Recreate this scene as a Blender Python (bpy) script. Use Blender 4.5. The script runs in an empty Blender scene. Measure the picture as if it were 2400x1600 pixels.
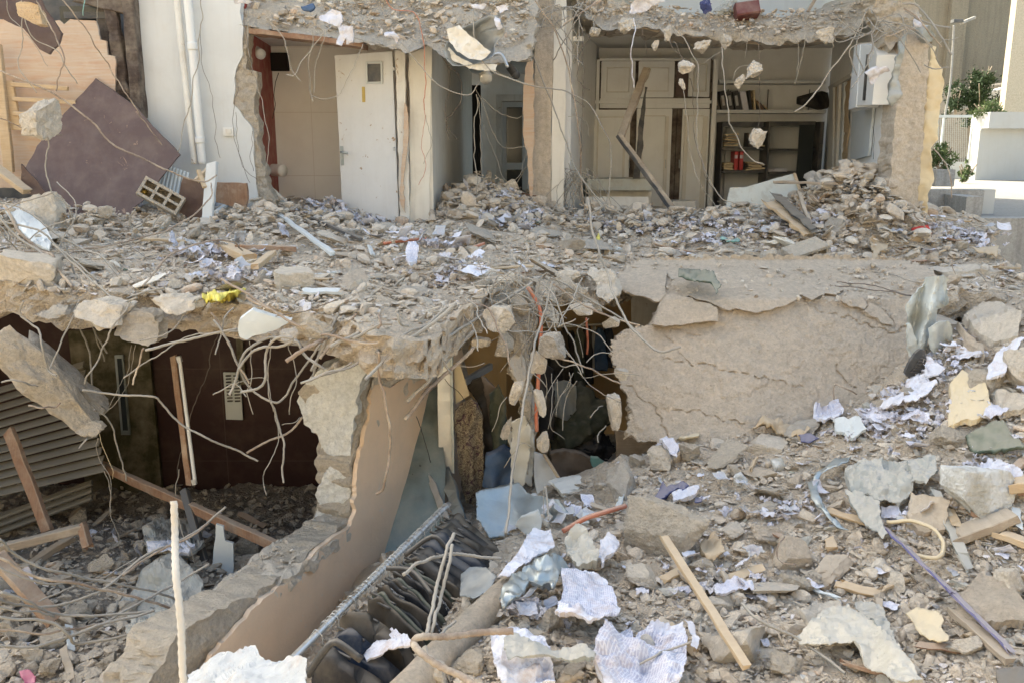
import bpy, bmesh, math, random
import numpy as np
from mathutils import Vector, Matrix
from mathutils.geometry import delaunay_2d_cdt

# ------------------------------------------------------------------ camera, sky, sun, exposure
SC = bpy.context.scene
COL = SC.collection
F = 2067.0                      # focal length in pixels of the 2400 px wide photograph
PITCH = math.radians(12.68)
CZ = 1.0                        # eye height above the upper floor slab (z = 0)
cam = bpy.data.cameras.new("camera"); cam.lens = 36.0 * F / 2400.0; cam.sensor_width = 36.0
cam.clip_start = 0.05; cam.clip_end = 400
camo = bpy.data.objects.new("camera", cam); COL.objects.link(camo)
camo.location = (0, 0, CZ); camo.rotation_euler = (math.pi / 2 - PITCH, 0, 0)
SC.camera = camo
SUN_EL, SUN_AZ = math.radians(50), math.radians(-38)       # azimuth from +Y towards +X: behind the building, to the left
world = bpy.data.worlds.new("World"); SC.world = world; world.use_nodes = True
wn = world.node_tree; bg = wn.nodes["Background"]
sky = wn.nodes.new("ShaderNodeTexSky"); sky.sky_type = 'NISHITA'; sky.sun_disc = False
sky.sun_elevation = SUN_EL; sky.sun_rotation = SUN_AZ; sky.air_density = 1.0; sky.dust_density = 3.0
wn.links.new(sky.outputs[0], bg.inputs[0]); bg.inputs[1].default_value = 0.15
sl = bpy.data.lights.new("sun", 'SUN'); sl.energy = 3.2; sl.angle = math.radians(0.5); sl.color = (1.0, 0.94, 0.86)
so = bpy.data.objects.new("sun", sl); COL.objects.link(so)
sd = Vector((math.sin(SUN_AZ) * math.cos(SUN_EL), math.cos(SUN_AZ) * math.cos(SUN_EL), math.sin(SUN_EL)))
so.rotation_euler = sd.to_track_quat('Z', 'Y').to_euler()
SC.view_settings.view_transform = 'Standard'; SC.view_settings.look = 'None'
SC.view_settings.exposure = 2.0; SC.view_settings.gamma = 1.0
SC.view_settings.use_white_balance = True; SC.view_settings.white_balance_temperature = 7250; SC.view_settings.white_balance_tint = 2
SC.render.engine = 'CYCLES'

# ------------------------------------------------------------------ pixels to places
cp, sp = math.cos(PITCH), math.sin(PITCH)
def W(x, y, Y):
    """the point at distance Y (metres into the scene) seen at pixel x, y"""
    u = (x - 1200.0) / F; v = (800.0 - y) / F
    s = Y / (cp + v * sp)
    return np.array((u * s, Y, CZ + (v * cp - sp) * s))
def WA(x, y, Y):
    x = np.asarray(x, float); y = np.asarray(y, float)
    u = (x - 1200.0) / F; v = (800.0 - y) / F
    s = Y / (cp + v * sp)
    return np.stack([u * s, Y + 0 * s, CZ + (v * cp - sp) * s], -1)
def WZ(x, y, z):
    u = (x - 1200.0) / F; v = (800.0 - y) / F
    s = (z - CZ) / (v * cp - sp)
    return np.array((u * s, (cp + v * sp) * s, z))
def WPL(x, y, p0, d):
    """where the ray of a pixel meets the vertical plane through p0 (x, y) along d (x, y)"""
    x = np.asarray(x, float); y = np.asarray(y, float)
    u = (x - 1200.0) / F; v = (800.0 - y) / F
    fy = cp + v * sp
    n = (d[1], -d[0])
    s = (p0[0] * n[0] + p0[1] * n[1]) / (u * n[0] + fy * n[1])
    return np.stack([u * s, fy * s, CZ + (v * cp - sp) * s], -1)

# ------------------------------------------------------------------ noise
def _h(ix, iy, iz, seed):
    h = (ix.astype(np.int64) * 374761393 + iy.astype(np.int64) * 668265263 + iz.astype(np.int64) * 2147483647 + seed * 974634777) & 0xFFFFFFFF
    h = ((h ^ (h >> 13)) * 1274126177) & 0xFFFFFFFF
    h = (h ^ (h >> 16)) & 0xFFFFFF
    return h / float(0xFFFFFF) * 2 - 1
def vn(p, seed=0):
    i = np.floor(p).astype(np.int64); f = p - i; f = f * f * (3 - 2 * f)
    r = 0
    for a in (0, 1):
        wa = f[..., 0] if a else 1 - f[..., 0]
        for b in (0, 1):
            wb = f[..., 1] if b else 1 - f[..., 1]
            for c in (0, 1):
                wc = f[..., 2] if c else 1 - f[..., 2]
                r = r + wa * wb * wc * _h(i[..., 0] + a, i[..., 1] + b, i[..., 2] + c, seed)
    return r
def fbm(p, freq, octv=4, seed=0, gain=0.5):
    r = 0; a = 1.0
    for k in range(octv):
        r = r + a * vn(p * freq + k * 17.3, seed + k); a *= gain; freq *= 2.03
    return r
def ridge(p, freq, octv=4, seed=0):
    r = 0; a = 1.0
    for k in range(octv):
        r = r + a * (1 - 2 * np.abs(vn(p * freq + k * 9.1, seed + k))); a *= 0.5; freq *= 2.1
    return r
RNG = np.random.default_rng(7)
random.seed(7)

# ------------------------------------------------------------------ object helpers
def tag(o, label=None, cat=None, group=None, kind=None):
    if label: o["label"] = label
    if cat: o["category"] = cat
    if group: o["group"] = group
    if kind: o["kind"] = kind
    return o
def mk(name, V, Fc, mat, parent=None, label=None, cat=None, group=None, kind=None, smooth=False, tint=None, uv=None, recalc=False):
    me = bpy.data.meshes.new(name)
    V = np.asarray(V, dtype=np.float32)
    if isinstance(Fc, np.ndarray):
        n, k = Fc.shape
        me.vertices.add(len(V)); me.vertices.foreach_set("co", V.ravel())
        me.loops.add(n * k); me.loops.foreach_set("vertex_index", Fc.astype(np.int32).ravel())
        me.polygons.add(n); me.polygons.foreach_set("loop_start", np.arange(0, n * k, k, dtype=np.int32))
        me.update(calc_edges=True)
    else:
        me.from_pydata([tuple(map(float, v)) for v in V], [], [tuple(int(i) for i in f) for f in Fc]); me.update()
    if recalc:
        bm = bmesh.new(); bm.from_mesh(me); bmesh.ops.recalc_face_normals(bm, faces=bm.faces); bm.to_mesh(me); bm.free()
    me.polygons.foreach_set("use_smooth", [smooth] * len(me.polygons))
    if tint is not None:
        at = me.color_attributes.new("tint", 'FLOAT_COLOR', 'POINT')
        t = np.ones((len(V), 4), dtype=np.float32); t[:, :3] = tint
        at.data.foreach_set("color", t.ravel())
    if uv is not None:
        ul = me.uv_layers.new(name="UVMap")
        li = np.empty(len(me.loops), dtype=np.int32); me.loops.foreach_get("vertex_index", li)
        ul.data.foreach_set("uv", np.asarray(uv, dtype=np.float32)[li].ravel())
    me.materials.append(mat)
    o = bpy.data.objects.new(name, me); COL.objects.link(o)
    if parent is not None: o.parent = parent
    return tag(o, label, cat, group, kind)
def empty(name, loc, label, cat, group=None):
    """an Empty carrying a thing; its parts keep world coordinates"""
    o = bpy.data.objects.new(name, None); COL.objects.link(o)
    o.location = tuple(map(float, loc)); o.empty_display_size = 0.1
    return tag(o, label, cat, group)
def adopt(root, *kids):
    for k in kids:
        k.parent = root
        k.matrix_parent_inverse = Matrix.Translation(root.location).inverted()
    return root

def inpoly(x, y, poly):
    r = np.zeros(x.shape, bool); n = len(poly)
    for i in range(n):
        x0, y0 = poly[i]; x1, y1 = poly[(i + 1) % n]
        c = (y0 > y) != (y1 > y)
        with np.errstate(divide='ignore', invalid='ignore'):
            xi = (x1 - x0) * (y - y0) / (y1 - y0 + 1e-12) + x0
        r ^= c & (x < xi)
    return r
def rough(poly, step, amp, seed=0, freq=None):
    """subdivide an outline and break it up"""
    out = []; n = len(poly); s = 0.0; fr = freq or 0.35 / step
    for i in range(n):
        a = np.array(poly[i], float); b = np.array(poly[(i + 1) % n], float)
        d = b - a; L = np.hypot(*d); k = max(1, int(L / step)); nn = np.array((-d[1], d[0])) / (L + 1e-9)
        for j in range(k):
            t = j / k; q = s + t * L
            w = fbm(np.array([q, seed * 3.7, 0.0]), fr, 3, seed) * amp
            out.append(a + d * t + nn * w)
        s += L
    return np.array(out)
def plate(name, poly, fmap, back, step, mat, amp=0.0, freq=8, edge=0.0, namp=None, seed=0, rows=2, ndir=None, **kw):
    """a slab-like body: outline (any 2-D domain) -> front surface by fmap, back surface offset by the vector `back`"""
    o = rough(poly, step * 0.7, edge, seed) if edge else rough(poly, step, 0.0, seed)
    x0, y0 = o.min(0); x1, y1 = o.max(0)
    gx, gy = np.meshgrid(np.arange(x0 + step * .5, x1, step), np.arange(y0 + step * .5, y1, step))
    r = np.random.default_rng(seed + 5)
    gx = gx + (r.random(gx.shape) - .5) * step * .6; gy = gy + (r.random(gy.shape) - .5) * step * .6
    m = inpoly(gx, gy, o)
    pts = np.concatenate([o, np.stack([gx[m], gy[m]], -1)])
    vs, es, fs, *_ = delaunay_2d_cdt([Vector((float(a), float(b))) for a, b in pts], [], [list(range(len(o)))], 1, 1e-7)
    P2 = np.array([(v.x, v.y) for v in vs])
    T = np.array([f for f in fs if len(f) == 3], dtype=np.int64)
    V = fmap(P2[:, 0], P2[:, 1])
    back = np.array(back, float); bn = -back / (np.linalg.norm(back) + 1e-9) if ndir is None else np.array(ndir, float)
    if amp: V = V + bn * (fbm(V, freq, 5, seed) * amp)[:, None]
    N = len(V)
    cnt = {}
    for a, b, c in T.tolist():
        for e in ((a, b), (b, c), (c, a)):
            if (e[1], e[0]) in cnt: del cnt[(e[1], e[0])]
            else: cnt[e] = 1
    B = list(cnt.keys()); bv = sorted({i for e in B for i in e}); idx = {v: k for k, v in enumerate(bv)}
    bva = np.array(bv); nb = len(bv)
    allV = [V]; layers = [bva]
    cen = V[bva].mean(0); off = N
    for k in range(1, rows + 1):
        Q = V[bva] + back * (k / (rows + 1.0))
        w = (fbm(Q, freq * 1.5, 3, seed + 31) * (namp if namp is not None else np.linalg.norm(back) * .25))[:, None]
        dd = Q - cen; dd = dd - np.outer(dd @ bn, bn); dd /= np.linalg.norm(dd, axis=1)[:, None] + 1e-9
        allV.append(Q + dd * w); layers.append(np.arange(off, off + nb)); off += nb
    VB = V + back + (bn * (fbm(V, freq, 3, seed + 77) * amp)[:, None] if amp else 0)
    allV.append(VB); back_l = bva + off
    faces = [T, T[:, ::-1] + off]
    layers.append(back_l)
    q = np.array([(idx[a], idx[b]) for a, b in B])
    for k in range(len(layers) - 1):
        A, C = layers[k], layers[k + 1]
        faces.append(np.stack([A[q[:, 1]], A[q[:, 0]], C[q[:, 0]]], -1)); faces.append(np.stack([A[q[:, 1]], C[q[:, 0]], C[q[:, 1]]], -1))
    return mk(name, np.concatenate(allV), np.concatenate(faces), mat, recalc=True, **kw)
def fY(Yf):
    """pixel domain -> surface whose distance is Yf(x, y) (or a number)"""
    def g(x, y):
        Y = (Yf(x, y) if callable(Yf) else Yf) + 0 * x
        u = (x - 1200.0) / F; v = (800.0 - y) / F; s = Y / (cp + v * sp)
        return np.stack([u * s, Y, CZ + (v * cp - sp) * s], -1)
    return g
def grid_faces(nu, nv):
    i = np.arange(nu * nv).reshape(nu, nv)
    return np.stack([i[:-1, :-1].ravel(), i[1:, :-1].ravel(), i[1:, 1:].ravel(), i[:-1, 1:].ravel()], -1)
def thick_grid(P, th, nu, nv):
    """closed thin body from a (nu, nv, 3) grid"""
    dx = np.gradient(P, axis=0); dy = np.gradient(P, axis=1)
    n = np.cross(dx, dy); n /= np.linalg.norm(n, axis=-1, keepdims=True) + 1e-9
    V = np.concatenate([P.reshape(-1, 3), (P - n * th).reshape(-1, 3)])
    f = grid_faces(nu, nv); N = nu * nv; i = np.arange(N).reshape(nu, nv)
    def side(a): return np.stack([a[:-1], a[1:], a[1:] + N, a[:-1] + N], -1)
    fs = [f[:, ::-1], f + N, side(i[:, 0]), side(i[::-1, -1]), side(i[0, ::-1]), side(i[-1, :])]
    return V, np.concatenate(fs)
def sheet(name, c, nu, nv, mat, fold=None, th=0.004, wob=0.0, seed=0, **kw):
    """bilinear sheet through corners c = [p00, p10, p11, p01]; fold(u, v) pushes it along its normal"""
    c = [np.array(q, float) for q in c]
    u, v = np.meshgrid(np.linspace(0, 1, nu), np.linspace(0, 1, nv), indexing='ij')
    uu, vv = u[..., None], v[..., None]
    P = (1 - uu) * (1 - vv) * c[0] + uu * (1 - vv) * c[1] + uu * vv * c[2] + (1 - uu) * vv * c[3]
    n = np.cross(c[1] - c[0], c[3] - c[0]); n /= np.linalg.norm(n) + 1e-9
    if wob:
        e = (1 - (2 * u - 1) ** 6 * 0) 
        P = P + np.stack([fbm(P, 3, 3, seed + 1), fbm(P, 3, 3, seed + 2), fbm(P, 3, 3, seed + 3)], -1) * wob
    if fold is not None: P = P + n * fold(u, v)[..., None]
    V, Fs = thick_grid(P, th, nu, nv)
    UV = np.stack([u, v], -1).reshape(-1, 2)
    return mk(name, V, Fs, mat, smooth=kw.pop('smooth', True), uv=np.concatenate([UV, UV]), **kw)
def catmull(pts, n):
    P = [np.array(p, float) for p in pts]
    P = [2 * P[0] - P[1]] + P + [2 * P[-1] - P[-2]]
    L = [np.linalg.norm(P[i + 1] - P[i]) + 1e-6 for i in range(1, len(P) - 2)]
    tot = sum(L); out = []
    for i in range(1, len(P) - 2):
        k = max(2, int(round(n * L[i - 1] / tot)))
        for j in range(k):
            t = j / k; a, b, c, d = P[i - 1], P[i], P[i + 1], P[i + 2]
            out.append(.5 * ((2 * b) + (-a + c) * t + (2 * a - 5 * b + 4 * c - d) * t * t + (-a + 3 * b - 3 * c + d) * t ** 3))
    out.append(P[-2])
    return np.array(out)
def tube_v(C, r, sides=6, ribs=False, rr=None):
    n = len(C); T = np.gradient(C, axis=0); T /= np.linalg.norm(T, axis=1)[:, None] + 1e-9
    up = np.array((0, 0, 1.0)) if abs(T[0][2]) < .9 else np.array((1.0, 0, 0))
    N = np.zeros_like(C); a = np.cross(T[0], up); a /= np.linalg.norm(a); N[0] = a
    for i in range(1, n):
        a = N[i - 1] - T[i] * (N[i - 1] @ T[i]); N[i] = a / (np.linalg.norm(a) + 1e-9)
    B = np.cross(T, N)
    th = np.linspace(0, 2 * np.pi, sides, endpoint=False)
    R = np.full((n, sides), r, float) if rr is None else np.repeat(np.asarray(rr, float)[:, None], sides, 1)
    if ribs:
        k = np.arange(n)[:, None]
        R = R * (1 + (.12 if r > .0108 and sides == 8 else .11) * np.sin(k * 2 * np.pi / 4 + th[None, :] * 1.0) + .03 * np.sin(k * .37))
    V = C[:, None, :] + (N[:, None, :] * np.cos(th)[None, :, None] + B[:, None, :] * np.sin(th)[None, :, None]) * R[..., None]
    i = np.arange(n * sides).reshape(n, sides); j = np.roll(i, -1, 1)
    Q = np.stack([i[:-1].ravel(), j[:-1].ravel(), j[1:].ravel(), i[1:].ravel()], -1)
    V = np.concatenate([V.reshape(-1, 3), C[:1], C[-1:]])
    c0, c1 = n * sides, n * sides + 1
    tri = [(j[0, k], i[0, k], c0) for k in range(sides)] + [(i[-1, k], j[-1, k], c1) for k in range(sides)]
    return V, [tuple(q) for q in Q.tolist()] + [tuple(int(a) for a in t) for t in tri]
def tube(name, pts, r, mat, sides=6, ribs=False, wob=0.0, seed=0, den=None, **kw):
    pts = [np.array(p, float) for p in pts]
    L = sum(np.linalg.norm(pts[i + 1] - pts[i]) for i in range(len(pts) - 1))
    n = int(L / (den or (0.006 if ribs else 0.03))) + 3
    C = catmull(pts, min(n, 700))
    if wob: C = C + np.stack([fbm(C, 5, 3, seed + q) for q in range(3)], -1) * wob
    V, Fs = tube_v(C, r, sides, ribs)
    return mk(name, V, Fs, mat, smooth=True, **kw)
def px_tube(name, pp, r, mat, **kw):
    return tube(name, [W(*p) for p in pp], r, mat, **kw)
def bar_v(p0, p1, w, h, roll=0.0, segs=6, jit=0.0, seed=0, bev=.1, up=(0, 0, 1)):
    """a board / bar from p0 to p1: w wide, h thick, edges slightly chamfered"""
    p0 = np.array(p0, float); p1 = np.array(p1, float); d = p1 - p0; L = np.linalg.norm(d); d = d / L
    up = np.array(up, float)
    if abs(d @ up) > .95: up = np.array((0, 1.0, 0.0))
    s = np.cross(d, up); s /= np.linalg.norm(s); t = np.cross(s, d)
    c, si = math.cos(roll), math.sin(roll); s, t = s * c + t * si, -s * si + t * c
    b = min(w, h) * bev
    prof = [(-w / 2 + b, -h / 2), (w / 2 - b, -h / 2), (w / 2, -h / 2 + b), (w / 2, h / 2 - b), (w / 2 - b, h / 2), (-w / 2 + b, h / 2), (-w / 2, h / 2 - b), (-w / 2, -h / 2 + b)]
    V = []; r = np.random.default_rng(seed)
    for k in range(segs + 1):
        q = p0 + d * L * k / segs
        for (a, e) in prof: V.append(q + s * a + t * e)
    V = np.array(V)
    if jit:
        V = V + np.stack([fbm(V, 12, 3, seed + q) for q in range(3)], -1) * jit
        V[:8] += d * (r.random((8, 1)) - .5) * jit * 8; V[-8:] += d * (r.random((8, 1)) - .5) * jit * 8
    Fs = []
    for k in range(segs):
        for i in range(8):
            j = (i + 1) % 8; Fs.append((k * 8 + i, k * 8 + j, k * 8 + 8 + j, k * 8 + 8 + i))
    Fs.append(tuple(range(7, -1, -1))); Fs.append(tuple(range(segs * 8, segs * 8 + 8)))
    return V, Fs
def bar(name, p0, p1, w, h, mat, roll=0.0, segs=6, jit=0.0, seed=0, bev=.1, up=(0, 0, 1), **kw):
    V, Fs = bar_v(p0, p1, w, h, roll, segs, jit, seed, bev, up)
    return mk(name, V, Fs, mat, **kw)
def box(name, lo, hi, mat, bev=0.0, **kw):
    """an axis aligned block with chamfered long edges"""
    lo = np.array(lo, float); hi = np.array(hi, float)
    c = (lo + hi) / 2
    return bar(name, (c[0], lo[1], c[2]), (c[0], hi[1], c[2]), hi[0] - lo[0], hi[2] - lo[2], mat, segs=1, bev=bev or 0.02, **kw)
def join(parts):
    V = []; Fs = []; o = 0
    for v, f in parts:
        v = np.asarray(v); V.append(v)
        Fs += [tuple(int(i) + o for i in q) for q in (f.tolist() if isinstance(f, np.ndarray) else f)]
        o += len(v)
    return np.concatenate(V), Fs

# ------------------------------------------------------------------ rocks
def _ico(k):
    bm = bmesh.new(); bmesh.ops.create_icosphere(bm, subdivisions=k, radius=1.0)
    bm.verts.ensure_lookup_table()
    V = np.array([v.co[:] for v in bm.verts]); Fs = np.array([[v.index for v in f.verts] for f in bm.faces]); bm.free()
    return V, Fs
ICO = {k: _ico(k) for k in (1, 2, 3, 4, 5)}
def rand_rot(r, n, tilt=None):
    """n random rotation matrices; tilt limits how far the local z axis leans"""
    yaw = r.random(n) * 2 * np.pi
    if tilt is None:
        q = r.normal(size=(n, 4)); q /= np.linalg.norm(q, axis=1)[:, None]
        w, x, y, z = q.T
        return np.stack([1 - 2 * (y * y + z * z), 2 * (x * y - z * w), 2 * (x * z + y * w), 2 * (x * y + z * w), 1 - 2 * (x * x + z * z), 2 * (y * z - x * w), 2 * (x * z - y * w), 2 * (y * z + x * w), 1 - 2 * (x * x + y * y)], -1).reshape(n, 3, 3)
    t = np.abs(r.normal(size=n)) * tilt; a = r.random(n) * 2 * np.pi
    kx, ky = np.cos(a), np.sin(a); c, s = np.cos(t), np.sin(t); C1 = 1 - c; z = 0 * c
    T = np.stack([c + kx * kx * C1, kx * ky * C1, ky * s, kx * ky * C1, c + ky * ky * C1, -kx * s, -ky * s, kx * s, c], -1).reshape(n, 3, 3)
    Z = np.stack([np.cos(yaw), -np.sin(yaw), z, np.sin(yaw), np.cos(yaw), z, z, z, z + 1], -1).reshape(n, 3, 3)
    return T @ Z
def rocks(n, r, lod=2, K=8, boxy=0.0, aspect=(1, .8, .6)):
    """n angular unit-size rocks, (n, verts, 3)"""
    B, Fs = ICO[lod]
    V = np.repeat(B[None], n, 0)
    bx = B / np.abs(B).max(1)[:, None]
    t = (np.asarray(boxy) if np.ndim(boxy) else np.full(n, boxy))[:, None, None]
    V = V * (1 - t) + bx[None] * t * .85
    pn = r.normal(size=(n, K, 3)); pn /= np.linalg.norm(pn, axis=-1, keepdims=True); pd = .36 + .42 * r.random((n, K))
    for k in range(K):
        dd = (V @ pn[:, k, :, None])[..., 0] - pd[:, k, None]
        V = V - np.maximum(dd, 0)[..., None] * pn[:, k, None, :]
    asp = np.asarray(aspect, float)
    if asp.ndim == 1: asp = np.repeat(asp[None], n, 0)
    V = V * (asp * (.8 + .4 * r.random((n, 3))))[:, None, :]
    return V, Fs

# ------------------------------------------------------------------ materials
class NT:
    def __init__(s, name, rough=0.9, spec=0.2):
        s.m = bpy.data.materials.new(name); s.m.use_nodes = True; s.t = s.m.node_tree
        s.b = s.t.nodes["Principled BSDF"]; s.b.inputs["Roughness"].default_value = rough
        s.b.inputs["Specular IOR Level"].default_value = spec
        s.tc = s.n("ShaderNodeTexCoord"); s.co = s.tc.outputs["Object"]
    def n(s, ty, **kw):
        q = s.t.nodes.new(ty)
        for k, v in kw.items(): setattr(q, k, v)
        return q
    def l(s, a, b): s.t.links.new(a, b)
    def noise(s, scale, det=6, ro=.6, dist=0.0, vec=None):
        q = s.n("ShaderNodeTexNoise"); q.inputs["Scale"].default_value = scale; q.inputs["Detail"].default_value = det
        q.inputs["Roughness"].default_value = ro; q.inputs["Distortion"].default_value = dist
        s.l(vec or s.co, q.inputs["Vector"]); return q.outputs["Fac"]
    def vor(s, scale, feat='F1', vec=None, out="Distance"):
        q = s.n("ShaderNodeTexVoronoi"); q.feature = feat; q.inputs["Scale"].default_value = scale
        s.l(vec or s.co, q.inputs["Vector"]); return q.outputs[out]
    def ramp(s, fac, stops):
        q = s.n("ShaderNodeValToRGB"); e = q.color_ramp.elements
        while len(e) < len(stops): e.new(.5)
        for i, (p, c) in enumerate(stops):
            e[i].position = p; e[i].color = (c, c, c, 1) if np.isscalar(c) else (*c, 1)
        s.l(fac, q.inputs[0]); return q.outputs[0]
    def mix(s, fac, a, b, mode='MIX'):
        q = s.n("ShaderNodeMix"); q.data_type = 'RGBA'; q.blend_type = mode; q.clamp_factor = True
        if hasattr(fac, 'is_linked') or not np.isscalar(fac): s.l(fac, q.inputs[0])
        else: q.inputs[0].default_value = fac
        for v, i in ((a, 6), (b, 7)):
            if isinstance(v, tuple): q.inputs[i].default_value = (*v, 1)
            else: s.l(v, q.inputs[i])
        return q.outputs[2]
    def math(s, op, a, b=0.0):
        q = s.n("ShaderNodeMath"); q.operation = op
        for v, i in ((a, 0), (b, 1)):
            if np.isscalar(v): q.inputs[i].default_value = v
            else: s.l(v, q.inputs[i])
        return q.outputs[0]
    def map(s, scale=(1, 1, 1), rot=(0, 0, 0), vec=None):
        q = s.n("ShaderNodeMapping"); q.inputs["Scale"].default_value = scale; q.inputs["Rotation"].default_value = rot
        s.l(vec or s.co, q.inputs["Vector"]); return q.outputs[0]
    def bump(s, h, strength=.5, dist=.01, prev=None):
        q = s.n("ShaderNodeBump"); q.inputs["Strength"].default_value = strength; q.inputs["Distance"].default_value = dist
        s.l(h, q.inputs["Height"])
        if prev is not None: s.l(prev, q.inputs["Normal"])
        return q.outputs[0]
    def up(s):
        g = s.n("ShaderNodeNewGeometry"); x = s.n("ShaderNodeSeparateXYZ"); s.l(g.outputs["Normal"], x.inputs[0]); return x.outputs[2]
    def done(s, col, nrm=None, rough=None):
        if isinstance(col, tuple): s.b.inputs["Base Color"].default_value = (*col, 1)
        else: s.l(col, s.b.inputs["Base Color"])
        if nrm is not None: s.l(nrm, s.b.inputs["Normal"])
        if rough is not None: s.l(rough, s.b.inputs["Roughness"])
        return s.m
DUST = (0.62, 0.525, 0.405); DUST2 = (0.33, 0.262, 0.198); DUSTL = (0.54, 0.45, 0.36)
def dusted(s, col, amt=.6, sharp=.35, dust=DUST):
    """settled dust: lies on the faces that look up, in patches elsewhere"""
    a = s.ramp(s.up(), [(sharp, 0.0), (min(1, sharp + .45), 1.0)])
    b = s.ramp(s.noise(5, 6, .65), [(.42, 0.0), (.68, 1.0)])
    f = s.math('MAXIMUM', s.math('MULTIPLY', a, amt), s.math('MULTIPLY', b, amt * .7))
    return s.mix(f, col, s.mix(s.noise(40, 3), dust, tuple(q * .82 for q in dust)))
def m_concrete(name, c=(0.42, 0.34, 0.265), c2=(0.3, .24, .185), gravel=.5, dust=.5, bumpd=.02, light=None, streak=0.0):
    s = NT(name, .95, .1)
    col = s.mix(s.ramp(s.noise(2.2, 8, .62), [(.3, 0.0), (.7, 1.0)]), c2, c)
    col = s.mix(s.ramp(s.noise(23, 5, .7), [(.38, 0.0), (.66, 1.0)]), col, tuple(min(1, q * 1.22) for q in c))
    col = s.mix(s.math('MULTIPLY', s.ramp(s.noise(60, 4, .8), [(.5, 0.0), (.68, 1.0)]), .5), col, tuple(q * .62 for q in c2))
    if light: col = s.mix(s.ramp(s.noise(1.7, 6, .7, .6), [(.5, 0.0), (.58, 1.0)]), col, light)
    if streak:
        col = s.mix(s.math('MULTIPLY', s.ramp(s.noise(1.0, 5, .6, 0, s.map((9, 9, .8))), [(.45, 0.0), (.7, 1.0)]), streak), col, tuple(q * .55 for q in c2))
    col = dusted(s, col, dust)
    v = s.vor(26); v2 = s.vor(70)
    h = s.math('ADD', s.math('MULTIPLY', v, -gravel), s.math('MULTIPLY', v2, -gravel * .45))
    h = s.math('ADD', h, s.math('MULTIPLY', s.noise(9, 10, .78), 1.6)); h = s.math('ADD', h, s.math('MULTIPLY', s.noise(75, 4, .8), .55))
    n = s.bump(h, 1.0, bumpd * 1.5)
    return s.done(col, n)
def m_tint(name, rough=.93, paper=False):
    """per-piece colour stored with the piece itself, dust and grain on top"""
    s = NT(name, rough, .12); a = s.n("ShaderNodeAttribute"); a.attribute_name = "tint"
    c = a.outputs["Color"]
    col = s.mix(s.ramp(s.noise(30, 6, .7), [(.3, 0.0), (.7, 1.0)]), s.mix(1.0, c, (.74, .73, .72), 'MULTIPLY'), s.mix(1.0, c, (1.12, 1.12, 1.12), 'MULTIPLY'))
    col = s.mix(s.math('MULTIPLY', s.ramp(s.noise(11, 6, .7), [(.45, 0.0), (.62, 1.0)]), .4), col, DUST)
    col = s.mix(s.math('MULTIPLY', s.ramp(s.up(), [(.3, 0.0), (.85, 1.0)]), .5), col, DUST)
    n = s.bump(s.math('ADD', s.noise(70, 6, .75), s.math('MULTIPLY', s.vor(55), -.8)), .85, .011)
    return s.done(col, n)
def m_ground(name, c=(.68, .57, .445)):
    s = NT(name, .97, .08)
    col = s.mix(s.ramp(s.noise(1.6, 8, .65), [(.3, 0.0), (.7, 1.0)]), tuple(q * .8 for q in c), tuple(q * 1.08 for q in c))
    col = s.mix(s.math('MULTIPLY', s.ramp(s.noise(28, 8, .8), [(.5, 0.0), (.66, 1.0)]), .35), col, tuple(q * .7 for q in c))
    col = s.mix(s.math('MULTIPLY', s.ramp(s.vor(45), [(.0, 1.0), (.28, 0.0)]), .5), col, tuple(min(1, q * 1.25) for q in c))
    h = s.math('ADD', s.math('MULTIPLY', s.vor(38), -.8), s.math('MULTIPLY', s.noise(16, 10, .75), 1.5))
    h = s.math('ADD', h, s.math('MULTIPLY', s.vor(110), -.35))
    return s.done(col, s.bump(h, 1.0, .032))
def m_paint(name, c, dirt=(.36, .29, .22), amt=.5, rough=.6, streak=.3, chips=None, bumpd=.003, scale=1.0, dust=.35):
    s = NT(name, rough, .3)
    col = s.mix(s.ramp(s.noise(1.3 * scale, 8, .65), [(.35, 0.0), (.75, 1.0)]), tuple(q * .9 for q in c), c)
    col = s.mix(s.math('MULTIPLY', s.ramp(s.noise(2.5 * scale, 10, .75, .3), [(.5, 0.0), (.72, 1.0)]), amt), col, dirt)
    col = s.mix(s.math('MULTIPLY', s.ramp(s.noise(1.0, 6, .65, 0, s.map((14 * scale, 14 * scale, 1.0 * scale))), [(.52, 0.0), (.75, 1.0)]), streak), col, dirt)
    if chips:
        col = s.mix(s.ramp(s.noise(6.5 * scale, 10, .7, .5), [(.64, 0.0), (.655, 1.0)]), col, chips)
    col = dusted(s, col, dust, .5)
    return s.done(col, s.bump(s.noise(18 * scale, 10, .7), .5, bumpd))
def m_wood(name, c, c2, amt=.4, ax=(1.5, 1.5, 26), rough=.75, dust=.4):
    s = NT(name, rough, .25)
    g = s.noise(3.0, 8, .65, .8, s.map(ax))
    col = s.mix(s.ramp(g, [(.3, 0.0), (.7, 1.0)]), c2, c)
    col = s.mix(s.math('MULTIPLY', s.ramp(s.noise(4, 8, .7), [(.5, 0.0), (.7, 1.0)]), amt), col, DUST)
    col = dusted(s, col, dust)
    return s.done(col, s.bump(g, .5, .004))
def m_metal(name, c, rough=.4, met=1.0, dust=.5, bumpd=.004):
    s = NT(name, rough, .5); s.b.inputs["Metallic"].default_value = met
    col = s.mix(s.ramp(s.noise(3, 8, .7), [(.35, 0.0), (.7, 1.0)]), tuple(q * .7 for q in c), c)
    f = s.ramp(s.noise(4, 8, .75), [(.45, 0.0), (.7, 1.0)])
    col = s.mix(s.math('MULTIPLY', f, dust), col, DUST)
    r = s.ramp(s.noise(6, 5), [(.3, rough), (.7, min(1, rough + .35))])
    met_f = s.ramp(f, [(0, met), (1, met * (1 - dust))]); s.l(met_f, s.b.inputs["Metallic"])
    return s.done(col, s.bump(s.noise(10, 6), .35, bumpd), r)
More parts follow.
